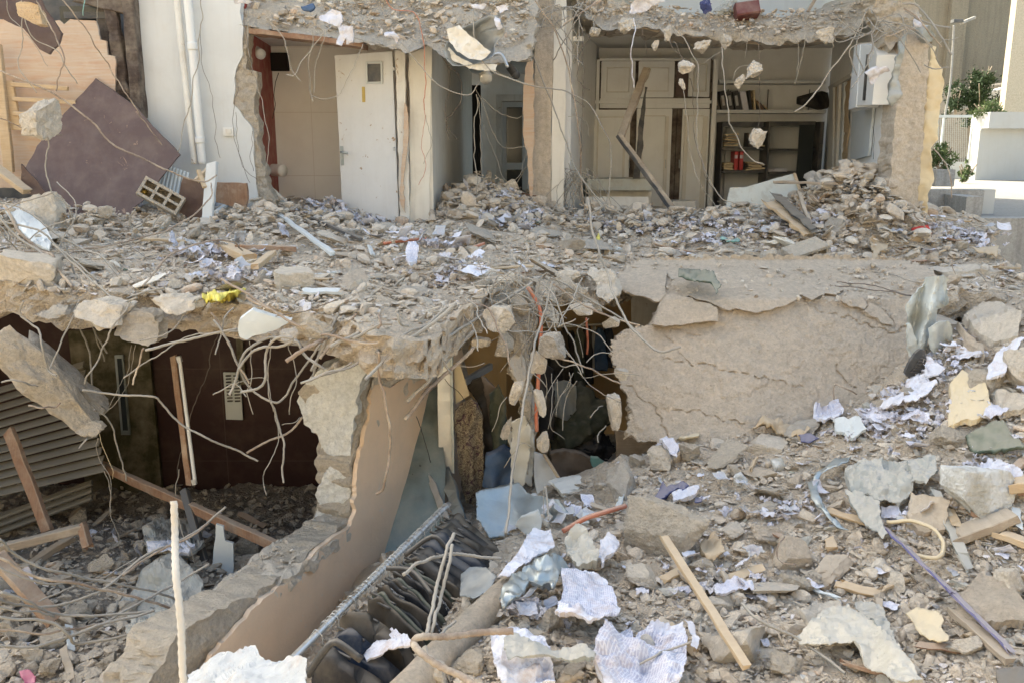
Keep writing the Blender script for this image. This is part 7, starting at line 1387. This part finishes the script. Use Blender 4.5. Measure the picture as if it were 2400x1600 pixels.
spray(1330, 20, 10.3, 14, .5, .007, g, "curled bar end beside the top of the central column", "curled bars at the top of the central column", 4, .2, 1.6, "rebar", "rebar")
spray(2070, 60, 9.1, 16, .5, .007, g, "curled bar end around the head of the corner column", "curled bars at the head of the corner column", 5, .2, 2.2, "rebar", "rebar")
spray(70, 590, 6.4, 16, .8, .008, g, "bar end in the tangle at the left of the upper floor", "bars tangled at the left of the upper floor", 6, .3, 2.4, "rebar", "rebar")
spray(1330, 870, 6.0, 10, .4, .004, g, "thin bar end hanging before the dark clothes", "thin bars before the dark clothes", 7, .6, 2.0, "rebar", "rebar")

# ------------------------------------------------------------------ rubble: countable chunks, papers, splinters, then the fine stuff
PAL = 1.17 * np.array([(.47, .40, .325), (.52, .445, .365), (.42, .36, .295), (.56, .495, .415), (.45, .41, .36), (.38, .36, .33), (.6, .555, .49), (.33, .27, .215), (.48, .36, .27)])
PW = np.array([.22, .2, .15, .12, .1, .07, .07, .04, .03])
LAND = []
def visible_pts(n, r, box, h, lift=0.0, far=13.5, near=2.4, ok=None):
    """terrain points spread evenly over the picture region, so that detail is where it can be seen"""
    x0, y0, x1, y1 = box; P = HIT(x0 + r.random(n) * (x1 - x0), y0 + r.random(n) * (y1 - y0), h, near=near, far=far)
    k = HIT.ok.copy()
    if ok is not None: k &= ok(P)
    return P[k]
def inpolyXY(poly): return lambda P: inpoly(P[:, 0], P[:, 1], poly)
okA = lambda P: inpoly(P[:, 0], P[:, 1], polyA) & (P[:, 1] < 12.4)
okC = lambda P: inpoly(P[:, 0], P[:, 1], polyC)
okD = lambda P: inpoly(P[:, 0], P[:, 1], polyD)
def scene_poly(n, r, poly, h, dens=None):
    xs = np.array(poly); lo, hi = xs.min(0), xs.max(0); X = lo[0] + r.random(n * 2) * (hi[0] - lo[0]); Y = lo[1] + r.random(n * 2) * (hi[1] - lo[1])
    m = inpoly(X, Y, poly); X, Y = X[m][:n], Y[m][:n]; return np.stack([X, Y, h(X, Y)], -1)
def stuff(name, P, r, s0, s1, mat, label, lod=1, flat=.5, pal=PAL, pw=PW, sink=.25, powr=2.2, shard=.62):
    n = len(P); s = s0 * (1 - r.random(n)) ** (-1 / powr); s = np.minimum(s, s1)
    asp = np.stack([1 + .5 * r.random(n), .55 + .4 * r.random(n), np.where(r.random(n) < shard, .12 + .15 * r.random(n), .45 + .4 * r.random(n))], -1)
    V, Fs = rocks(n, r, lod, 5, r.random(n) * .8, asp)
    R = rand_rot(r, n, flat); V = np.einsum('nij,nkj->nki', R, V) * (s * .5)[:, None, None]
    V = V + (P + np.array((0, 0, 1.0)) * (s * (.5 - sink) * asp[:, 2])[:, None])[:, None, :]
    nv = V.shape[1]; c = pal[r.choice(len(pal), n, p=pw / pw.sum())] * r.uniform(.82, 1.15, (n, 1))
    T = np.repeat(c[:, None], nv, 1).reshape(-1, 3)
    Fa = (Fs[None] + (np.arange(n) * nv)[:, None, None]).reshape(-1, 3)
    return mk(name, V.reshape(-1, 3), Fa, mat, label=label, kind="stuff", tint=T)
r = np.random.default_rng(77)
def jit(P, a): return P + np.stack([r.normal(size=len(P)) * a, r.normal(size=len(P)) * a, 0 * P[:, 0]], -1)
# fine and medium rubble, one object each
stuff("gravel", visible_pts(40000, r, (500, 680, 2950, 1760), hC, ok=okC), r, .012, .05, M['rub'], "fine crushed concrete covering the heap", 1)
stuff("rubble", visible_pts(9500, r, (500, 680, 2950, 1760), hC, ok=okC), r, .035, .11, M['rub'], "small broken pieces covering the heap", 2, powr=2.6)
PA = visible_pts(25000, r, (-350, 425, 2500, 770), hA, ok=okA, near=4.5)
stuff("gravel", PA, r, .016, .06, M['rub'], "fine crushed concrete covering the upper floor", 1)
PA2 = visible_pts(5300, r, (-350, 425, 2500, 760), hA, ok=okA, near=4.5)
stuff("rubble", PA2, r, .045, .14, M['rub'], "small broken pieces covering the upper floor", 2, powr=2.6)
stuff("gravel", visible_pts(9000, r, (-350, 1130, 760, 1760), hD, ok=okD), r, .018, .07, M['rub'], "fine crushed concrete on the pit floor", 1, pal=PAL * .68)  # palette darkened to paint in the pit's shade
stuff("rubble", visible_pts(2500, r, (-350, 1130, 760, 1760), hD, ok=okD), r, .05, .14, M['rub'], "small broken pieces on the pit floor", 2, powr=2.6, pal=PAL * .68)  # same shade-darkened palette for the larger pieces
LP = np.array([(.8, .79, .86), (.72, .7, .7), (.62, .5, .36), (.12, .12, .12), (.5, .3, .22), (.25, .35, .3)]); LW = np.array([.6, .2, .1, .04, .04, .02])
def litter(P, s0, s1, lab): return stuff("litter", P, r, s0, s1, M['rub'], lab, 1, flat=.6, pal=LP, pw=LW, sink=-.1, shard=1.0)
litter(visible_pts(3900, r, (900, 850, 2900, 1640), hC, ok=okC), .018, .05, "torn paper bits and scraps strewn on the heap")
litter(visible_pts(2200, r, (-60, 430, 2420, 740), hA, ok=okA, near=4.5), .03, .08, "torn paper bits and scraps strewn on the upper floor")
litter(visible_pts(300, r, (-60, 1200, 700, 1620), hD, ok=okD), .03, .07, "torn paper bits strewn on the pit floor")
def sticks(P, L0, L1, lab):
    n = len(P); L = r.uniform(L0, L1, n); V, Fs = rocks(n, r, 1, 2, np.full(n, .95), np.stack([1 + 0 * L, .09 + .1 * r.random(n), .04 + .05 * r.random(n)], -1)); V = np.einsum('nij,nkj->nki', rand_rot(r, n, .35), V) * (L * .5)[:, None, None] + (P + np.array((0, 0, .02)))[:, None, :]
    nv = V.shape[1]; pal = np.array([(.46, .36, .25), (.36, .3, .23), (.5, .43, .34), (.3, .22, .16), (.55, .5, .43)]); T = np.repeat((pal[r.integers(0, 5, n)])[:, None], nv, 1).reshape(-1, 3)
    return mk("splinters", V.reshape(-1, 3), (Fs[None] + (np.arange(n) * nv)[:, None, None]).reshape(-1, 3), M['rub'], label=lab, kind="stuff", tint=T)
sticks(visible_pts(900, r, (900, 850, 2480, 1640), hC, ok=okC), .04, .14, "thin splinters and straw strewn on the heap")
sticks(visible_pts(900, r, (-60, 430, 2420, 740), hA, ok=okA, near=4.5), .06, .26, "thin splinters strewn on the upper floor")
# piles: corridor mouth, right rubble pile by the corner column
def mound(n, cx, cy, Y, wx, wy, r, up):
    c = W(cx, cy, Y); X = c[0] + r.normal(size=n) * wx; Yy = c[1] + r.normal(size=n) * wy
    return np.stack([X, Yy, hA(X, Yy) + up * np.exp(-((X - c[0]) / wx) ** 2) * r.random(n)], -1)
stuff("rubble", np.concatenate([mound(1000, 1130, 490, 10.6, .45, .5, r, .16), mound(1500, 2010, 500, 9.6, .42, .42, r, .28), mound(900, 620, 520, 9.4, .9, .5, r, .14), mound(1300, 1560, 530, 10.4, 1.3, .5, r, .18), mound(160, 1820, 550, 9.3, .5, .3, r, .1), mound(350, 150, 520, 8.6, .8, .4, r, .12)]), r, .05, .2, M['rub'], "broken pieces piled in front of the rooms", 2, powr=2.4)
# crumbs on wall tops, slab edges and ledges
def crumbs(fmap, poly, n, s0, s1, label, seed):
    rr = np.random.default_rng(seed); po = np.array(poly, float); lo, hi = po.min(0), po.max(0); X = lo[0] + rr.random(n * 3) * (hi[0] - lo[0]); Y = lo[1] + rr.random(n * 3) * (hi[1] - lo[1]); m = inpoly(X, Y, poly); P = fmap(X[m][:n], Y[m][:n])
    return stuff("crumbs", P, rr, s0, s1, M['rub'], label, 1, sink=.1)
crumbs(lambda x, y: np.stack([WZ(a, b, -1.615 - .32 * max(0, min(1, (620 - a) / 380.))) for a, b in zip(x, y)]), [(240, 1590), (456, 1425), (640, 1280), (745, 1222), (790, 1215), (720, 1290), (600, 1380), (470, 1475), (390, 1600)], 1500, .015, .055, "crumbs on the broken top of the partition wall", 5)
crumbs(fY(lambda x, y: YH(x, y) - .03), [(1460, 660), (1500, 620), (2120, 620), (2150, 680), (2060, 720), (1900, 712), (1560, 700)], 420, .02, .07, "crumbs on the upper part of the hanging slab", 6)
crumbs(fY(lambda x, y: YE(x, y) - .02), [(500, -40), (1240, -40), (1235, 100), (1100, 120), (900, 90), (620, 55), (520, 10)], 1500, .03, .13, "broken pieces on the sagging slab over the bathroom", 7)
crumbs(fY(lambda x, y: 11.15 - .35 * np.clip((y - 20) / 60., 0, 1)), [(1350, 0), (1500, 5), (1640, 25), (1780, 30), (1925, 22), (2040, -10), (2040, 20), (1990, 70), (1800, 85), (1640, 75), (1450, 58), (1390, 40)], 800, .025, .1, "broken pieces on the slab edge over the office", 8)
crumbs(lambda x, y: WPL(x, y, P0, PD) + np.array((.04, -.02, 0)), [(860, 850), (900, 800), (1000, 770), (1080, 730), (1085, 800), (1000, 850), (930, 890), (880, 900)], 260, .02, .07, "crumbs on the head of the peach wall", 9)
crumbs(fY(lambda x, y: 5.45 + (x - 850) * .0016 - (y - 760) * .0012), [(800, 850), (850, 780), (1000, 760), (1070, 735), (1000, 790), (880, 825)], 300, .02, .08, "crumbs on the crumbling concrete lip", 10)

# larger chunks, every one an object
def near_label(px, py, zone):
    if zone == 'C':
        L = [(1562, 1262, "the big rough block"), (2296, 1160, "the white plaster block"), (1375, 1400, "the printed page"), (2020, 1500, "the clear plastic sheet"), (2200, 1400, "the blue strip"), (1500, 1540, "the crumpled newspaper"), (1650, 1480, "the timber lath"), (2070, 1120, "the grey tarpaulin"), (1560, 1150, "the blue cloth"), (1370, 1180, "the leaning cream panel"),
             (1800, 1010, "the foot of the hanging slab"), (2180, 860, "the white metal sheet"), (2350, 1020, "the green tarpaulin"), (2350, 850, "the curled white sheet"), (1050, 1560, "the bent foreground bar"), (760, 1420, "the clothes rail"), (1950, 1320, "the middle of the heap"), (1740, 1230, "the upper middle of the heap"), (1230, 1480, "the dusty tube"), (2150, 980, "the strip of white papers")]
    elif zone == 'A':
        L = [(85, 500, "the tall pale chunk"), (235, 560, "the big brown board"), (500, 520, "the white post"), (540, 690, "the yellow bag"), (700, 640, "the cream block"), (700, 530, "the metal profiles"), (860, 500, "the white door"), (965, 590, "the standing printed page"), (1130, 480, "the corridor mouth"), (1270, 520, "the central column"), (1440, 540, "the beige board"), (1600, 540, "the wardrobe"), (1800, 540, "the scratched white board"), (1990, 500, "the corner column"),
             (1840, 590, "the splintered board"), (300, 640, "the left slab edge"), (1000, 700, "the edge over the peach wall"), (1450, 600, "the gap in the floor"), (2270, 600, "the outer slab end"), (1650, 600, "the top of the hanging slab")]
    else:
        L = [(380, 1400, "the plastic sheet"), (200, 1280, "the timber frame"), (60, 1400, "the bar bundle"), (64, 1580, "the pink scrap"), (550, 1280, "the slanting timber"), (300, 1560, "the foot of the wall top")]
    return min(L, key=lambda q: (q[0] - px) ** 2 + ((q[1] - py) * 1.3) ** 2)[2]
def proj(p):
    d = p - np.array((0, 0, CZ)); f = d[1] * cp - d[2] * sp; up = d[1] * sp + d[2] * cp
    return 1200 + F * d[0] / f, 800 - F * up / f
KEEP = [(1860, 1405, 2165, 1600), (1295, 1325, 1460, 1470), (1385, 1450, 1640, 1600), (2215, 1090, 2375, 1230), (1895, 1050, 2200, 1270), (2260, 985, 2400, 1065), (1455, 1190, 1670, 1335), (1100, 1280, 1300, 1500), (650, 1180, 1170, 1600), (2060, 1250, 2370, 1560), (1300, 1230, 1460, 1330), (1500, 1125, 1650, 1200)]
def chunks(n, zone, box, h, ok, s0, s1, seed, mats, lod=3):
    rr = np.random.default_rng(seed); P = visible_pts(n, rr, box, h, ok=ok, near=2.6 if zone != 'A' else 4.5)
    out = []
    for i, p in enumerate(P):
        s = min(s1, s0 * (1 - rr.random()) ** (-1 / 2.4)); k = rr.random(); qx, qy = proj(p)
        if zone == 'C' and any(a - 25 < qx < c + 25 and b - 20 < qy < d + 45 for a, b, c, d in KEEP): s = min(s, .075)
        if k < .3: asp, kd = (1.3, .9, .22), "flat"
        elif k < .5: asp, kd = (1.6, .7, .6), "long"
        elif k < .75: asp, kd = (1, .85, .75), "blocky"
        else: asp, kd = (1, .9, .7), "rounded"
        V, Fs = rocks(1, rr, lod, 5 if kd == "blocky" else 9, .95 if kd == "blocky" else (.5 if kd != "rounded" else .05), asp); V = V[0]
        nn = V / (np.linalg.norm(V, axis=1)[:, None] + 1e-9); V = V + nn * (fbm(V + i * 3.1, 3.0, 3, seed) * .05)[:, None]
        V = (V @ rand_rot(rr, 1, .45)[0].T) * s * .5 + p + np.array((0, 0, s * .22 * asp[2]))
        mi = rr.integers(0, len(mats)); sz = "large" if s > s0 * 1.9 else ("small" if s < s0 * 1.25 else "mid-sized")
        px, py = proj(p); cl = {'conc': 'tan', 'conc_l': 'pale', 'conc_g': 'grey', 'stone_w': 'whitish', 'slabface': 'sandy'}[mats[mi]]
        lb = "%s %s %s concrete chunk near %s" % (sz, kd, cl, near_label(px, py, zone))
        out.append((lb, mk("concrete_chunk", V, Fs, M[mats[mi]], label=lb, cat="rubble")))
    return out
CH = chunks(175, 'C', (700, 800, 2400, 1600), hC, okC, .085, .36, 11, ['conc', 'conc_l', 'slabface', 'conc', 'conc_g', 'stone_w'], 4)
CH += chunks(95, 'A', (0, 440, 2380, 740), hA, okA, .1, .3, 12, ['conc', 'conc_l', 'slabface', 'conc_g'])
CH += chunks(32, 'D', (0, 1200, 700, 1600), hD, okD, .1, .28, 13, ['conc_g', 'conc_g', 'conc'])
def plates(n, zone, box, h, ok, s0, s1, seed):
    rr = np.random.default_rng(seed); P = visible_pts(n, rr, box, h, ok=ok, near=2.9 if zone != 'A' else 4.5)
    for i, p in enumerate(P):
        px, py = proj(p)
        if zone == 'C' and any(a - 25 < px < c + 25 and b - 20 < py < d + 45 for a, b, c, d in KEEP): continue
        s = rr.uniform(s0, s1); m = ['conc_l', 'conc', 'slabface', 'cream', 'conc_g', 'wood_o'][rr.integers(0, 6)]
        bigrock("broken_plate", p + np.array((0, 0, .05)), (s, s * rr.uniform(.45, .8), rr.uniform(.03, .07)), M[m], "%s broken plate near %s" % ({'conc_l': 'pale', 'conc': 'tan', 'slabface': 'sandy', 'cream': 'cream', 'conc_g': 'grey', 'wood_o': 'brown'}[m], near_label(px, py, zone)), cat="rubble", seed=seed + i, boxy=.8, K=7, lod=4, rough_=.12, R=eul(rr.uniform(5, 32), rr.uniform(-25, 25), rr.uniform(0, 180)))
plates(34, 'A', (0, 450, 2300, 700), hA, okA, .2, .5, 51)
plates(34, 'C', (1250, 900, 2400, 1600), hC, okC, .12, .32, 52)
# papers, every one an object
def papers(n, zone, box, h, ok, s0, s1, seed, clusters=None):
    rr = np.random.default_rng(seed); P = visible_pts(n, rr, box, h, ok=ok, near=2.6 if zone != 'A' else 4.5); out = []
    if clusters:
        cp_ = np.array([HIT(x, y, h)[0] for x, y, _ in clusters]); sp_ = np.array([c[2] for c in clusters]); pick = rr.integers(0, len(clusters), len(P))
        P = cp_[pick] + rr.normal(size=(len(P), 3)) * sp_[pick][:, None] * np.array((1, .6, 0)); P[:, 2] = h(P[:, 0], P[:, 1]) + (.075 if zone == 'A' else .035) * rr.random(len(P)) + (.03 if zone == 'A' else .01)
    for i, p in enumerate(P):
        s = rr.uniform(s0, s1); cr = rr.random(); a, b = s, s * rr.uniform(.5, .9); N_ = 12
        u, v = np.meshgrid(np.linspace(-.5, .5, N_), np.linspace(-.5, .5, N_), indexing='ij')
        X = u * a * (1 + .12 * vn(np.stack([v * 3 + i, 0 * u, 0 * u], -1), 1)); Y = v * b * (1 + .12 * vn(np.stack([u * 3 + i, 0 * u, 0 * u + 4], -1), 2))
        q = np.stack([u, v, 0 * u + i], -1)
        if cr < .5: Z = .28 * s * ridge(q, 2.6, 3, seed) * .5; X *= .75; Y *= .75; kd = "crumpled"
        elif cr < .7: Z = s * (.55 * (u * 1.2 + .2) ** 2 + .04 * fbm(q, 3, 3, seed)); kd = "curled"
        elif cr < .86: Z = s * (.3 * np.abs(u - .05) + .05 * fbm(q, 4, 3, seed)); kd = "folded"
        else: Z = s * .07 * fbm(q, 3, 3, seed); kd = "flat torn"
        G = np.stack([X, Y, Z], -1); R = rand_rot(rr, 1, .5)[0]; G = G @ R.T
        G = G + p + np.array((0, 0, max(.01, -G[..., 2].min() * .6) + .015))
        V, Fs = thick_grid(G, .0015, N_, N_); uv = np.stack([u + .5, v + .5], -1).reshape(-1, 2)
        m = ['pap', 'papt', 'pap', 'sackw'][rr.integers(0, 4)]; px, py = proj(p)
        lb = "%s %s paper near %s" % (kd, {'pap': 'white', 'papt': 'printed', 'sackw': 'dusty'}[m], near_label(px, py, zone))
        out.append((lb, mk("paper_scrap", V, Fs, M[m], label=lb, cat="paper", smooth=cr < .6, uv=np.concatenate([uv, uv]))))
    return out
PP = papers(36, 'C', (1250, 900, 2400, 1600), hC, okC, .05, .1, 21)
PP += papers(100, 'C', (1250, 900, 2400, 1600), hC, okC, .05, .14, 22, [(2050, 1000, .22), (2160, 1000, .2), (2130, 1230, .12), (1850, 1200, .15), (1700, 1370, .2), (2170, 900, .18), (2260, 960, .15), (1290, 1330, .1), (1350, 1210, .12), (2350, 950, .15), (1240, 1440, .08), (1700, 1170, .15), (1260, 1240, .1)])
PP += papers(26, 'A', (0, 440, 2380, 740), hA, okA, .08, .2, 25)
PP += papers(170, 'A', (0, 440, 2380, 740), hA, okA, .09, .22, 23, [(1180, 480, .22), (1190, 540, .2), (1140, 475, .2), (1560, 530, .4), (1480, 535, .25), (780, 520, .25), (860, 535, .2), (500, 610, .2), (520, 650, .2), (1070, 640, .2), (1000, 580, .25), (1790, 550, .25), (1960, 500, .35), (2250, 560, .25), (1700, 555, .3), (470, 390, .12), (760, 495, .15), (2140, 590, .2), (1420, 540, .3)])
PP += papers(16, 'D', (0, 1240, 650, 1590), hD, okD, .07, .16, 24)
def loose(poly_y, n, box, Yf, seed, lab, g_):
    rr = np.random.default_rng(seed)
    for i in range(n):
        x = rr.uniform(box[0], box[2]); y = rr.uniform(box[1], box[3])
        po = [(x + rr.uniform(-3, 3) + dx, y + rr.uniform(-3, 3) + dy) for dx, dy in ((-12, -6), (4, -10), (14, 0), (8, 9), (-6, 12))]
        plate("paper_scrap", po, fY(lambda a, b: Yf(a, b)), (0, .004, 0), 4, M['pap'], edge=2, amp=.05, freq=9, seed=seed + i, smooth=True, label=lab[i % len(lab)], cat="paper")
# white papers on the ceiling slabs
for i, (po, Y, lb) in enumerate([([(745, 40), (778, 22), (800, 28), (806, 50), (795, 66), (770, 55), (750, 48)], 9.3, "cream and white sheet crumpled on the slab over the tiled room"), ([(792, 60), (828, 62), (826, 100), (812, 104), (812, 88), (800, 108), (787, 105), (794, 84)], 9.25, "white papers hanging down before the tiled room ceiling"), ([(900, 78), (922, 74), (938, 92), (930, 102), (918, 86), (905, 88)], 9.3, "small white paper on the slab edge above the white door"),
    ([(1475, 34), (1482, 6), (1500, -12), (1545, -10), (1560, 4), (1530, 14), (1512, 28), (1494, 30)], 10.3, "big torn white paper hanging over the office ceiling edge"), ([(1163, 14), (1188, 12), (1192, 24), (1172, 30)], 9.2, "white paper at the top beside the central column"), ([(1100, 12), (1140, 10), (1130, 22), (1110, 22)], 9.2, "torn white paper at the top over the corridor"),
    ([(1160, 40), (1170, 44), (1178, 66), (1168, 72), (1160, 60)], 9.2, "small hanging paper left of the central column top"), ([(2024, 172), (2040, 160), (2075, 158), (2084, 166), (2060, 176), (2046, 198), (2036, 186)], 9.2, "white torn plastic before the air conditioner"), ([(2138, 46), (2150, 40), (2162, 50), (2158, 66), (2142, 64)], 9.1, "small white plaster plate at the column head"),
    ([(540, -10), (560, 0), (590, 4), (580, 12), (552, 8)], 9.4, "lavender paper at the top of the sagging slab"), ([(705, 16), (730, 8), (737, 18), (724, 28), (708, 24)], 9.3, "pale blue cloth at the top of the sagging slab")]):
    plate("paper_scrap", po, fY(Y), (0, .004, 0), 4, M['pap' if i != 10 else 'denim'], edge=2, amp=.06, freq=7, seed=700 + i, smooth=True, label=lb, cat="paper" if i != 10 else "cloth")
drape("blue_scrap", [(1640, 20), (1655, 4), (1668, 8), (1662, 30), (1645, 32)], lambda x, y: hA(x, y) - 9, M['denim'], "x", "x") if False else arock(1652, 20, 26, 30, 10.9, M['blue'], "blue cloth lump on the slab over the office", name="blue_cloth", cat="cloth", seed=710, rough_=.2)
bx2 = bar("red_box", W(1722, 30, 11.0), W(1776, 22, 11.0), .2, .16, M['redp'], roll=.3, label="dark red box on the slab over the office", cat="box"); bx2.data.materials[0] = m_plain("dark red plastic", (.12, .02, .02), .5, .4, 0, .2, .3)
arock(1700, 18, 50, 30, 11.1, M['tarpg'], "grey cloth lump left of the dark red box", name="grey_cloth", cat="cloth", seed=711, rough_=.2)
bar("grey_stick", W(1893, 28, 10.8), W(1922, -20, 10.8), .05, .03, M['wood_o'], label="grey stick rising from the slab over the office", cat="timber")
def plitter(cl, h, n, s0, s1, lab, up):
    rr = np.random.default_rng(n); c = np.array([HIT(x, y, h)[0] for x, y, _ in cl]); sd_ = np.array([q[2] for q in cl]); k = rr.integers(0, len(cl), n); P = c[k] + rr.normal(size=(n, 3)) * sd_[k][:, None] * np.array((1, .6, 0)); P[:, 2] = h(P[:, 0], P[:, 1]) + up * rr.random(n)
    N_ = 5; u, v = np.meshgrid(np.linspace(-.5, .5, N_), np.linspace(-.5, .5, N_), indexing='ij'); G = np.stack([u, v * .7, 0 * u], -1)[None] + rr.normal(size=(n, N_, N_, 3)) * np.array((.05, .05, .13)); G = G * rr.uniform(s0, s1, n)[:, None, None, None]
    G = np.einsum('nij,nabj->nabi', rand_rot(rr, n, .6), G) + P[:, None, None, :]; gf = grid_faces(N_, N_); pal = np.array([(.72, .71, .79), (.66, .65, .7), (.6, .56, .52), (.7, .69, .76)]); T = np.repeat(pal[rr.integers(0, 4, n)][:, None], N_ * N_, 1).reshape(-1, 3)
    return mk("litter", G.reshape(-1, 3), (gf[None] + (np.arange(n) * N_ * N_)[:, None, None]).reshape(-1, 4), M['rubp'], label=lab, kind="stuff", tint=T)
M['rubp'] = m_tint("paper litter"); 
for nd in M['rubp'].node_tree.nodes:
    if nd.type == 'MATH' and nd.operation == 'MULTIPLY': nd.inputs[1].default_value *= .35
plitter([(2050, 1000, .2), (2160, 1000, .18), (2100, 960, .2), (2130, 1230, .1), (2170, 900, .16), (2260, 960, .14), (1700, 1370, .16), (1850, 1200, .14), (2330, 1080, .1), (1290, 1330, .08), (2200, 830, .14), (1240, 1440, .08), (1560, 1060, .07)], hC, 620, .025, .085, "small crumpled paper pieces gathered on the heap", .05)
plitter([(1180, 470, .2), (1200, 530, .16), (1150, 455, .2), (1560, 528, .35), (1480, 535, .25), (780, 515, .22), (860, 532, .15), (500, 605, .15), (520, 650, .16), (1070, 640, .15), (1010, 580, .2), (1790, 545, .25), (1980, 480, .3), (2250, 560, .2), (1930, 540, .25), (470, 395, .1), (1690, 560, .25), (1620, 535, .3), (760, 490, .14), (1190, 500, .25)], hA, 900, .04, .13, "small crumpled paper pieces gathered on the upper floor", .09)
# timber splinters, boards and profiles scattered about
def splinters(n, zone, box, h, ok, seed, s0, s1):
    rr = np.random.default_rng(seed); P = visible_pts(n, rr, box, h, ok=ok, near=2.6 if zone != 'A' else 4.5)
    for i, p in enumerate(P):
        L = rr.uniform(s0, s1); a = rr.uniform(0, math.pi); d = np.array((math.cos(a), math.sin(a) * .8, rr.uniform(-.15, .25))) * L * .5
        mt = ['wood', 'wood_o', 'wood_o', 'wood_r', 'galvw', 'card'][rr.integers(0, 6)]; px, py = proj(p)
        c = p + np.array((0, 0, .035)); w = rr.uniform(.02, .06)
        bar("wood_splinter" if mt.startswith('wood') else "board_scrap", c - d, c + d, w, rr.uniform(.008, .025), M[mt], roll=rr.uniform(-.5, .5), segs=5, jit=.008, seed=i + seed,
            label="%s %s %s near %s" % ("long" if L > (s0 + s1) / 2 else "short", {'wood': 'raw', 'wood_o': 'grey', 'wood_r': 'reddish', 'galvw': 'pale', 'card': 'brown'}[mt], "wood splinter" if mt.startswith('wood') else "board scrap", near_label(px, py, zone)), cat="timber" if mt.startswith('wood') else "board")
splinters(42, 'C', (1250, 950, 2400, 1600), hC, okC, 31, .08, .3)
splinters(60, 'A', (0, 440, 2380, 720), hA, okA, 32, .12, .5)
splinters(12, 'D', (0, 1220, 650, 1590), hD, okD, 33, .15, .4)
# pieces that nothing tells apart share their label and get a common group
cnt = {}
for o in bpy.data.objects:
    if o.parent is None and o.get("label"): cnt.setdefault(o["label"], []).append(o)
for lb, os_ in cnt.items():
    if len(os_) > 1:
        for o in os_:
            if not o.get("group"): o["group"] = "alike: " + lb
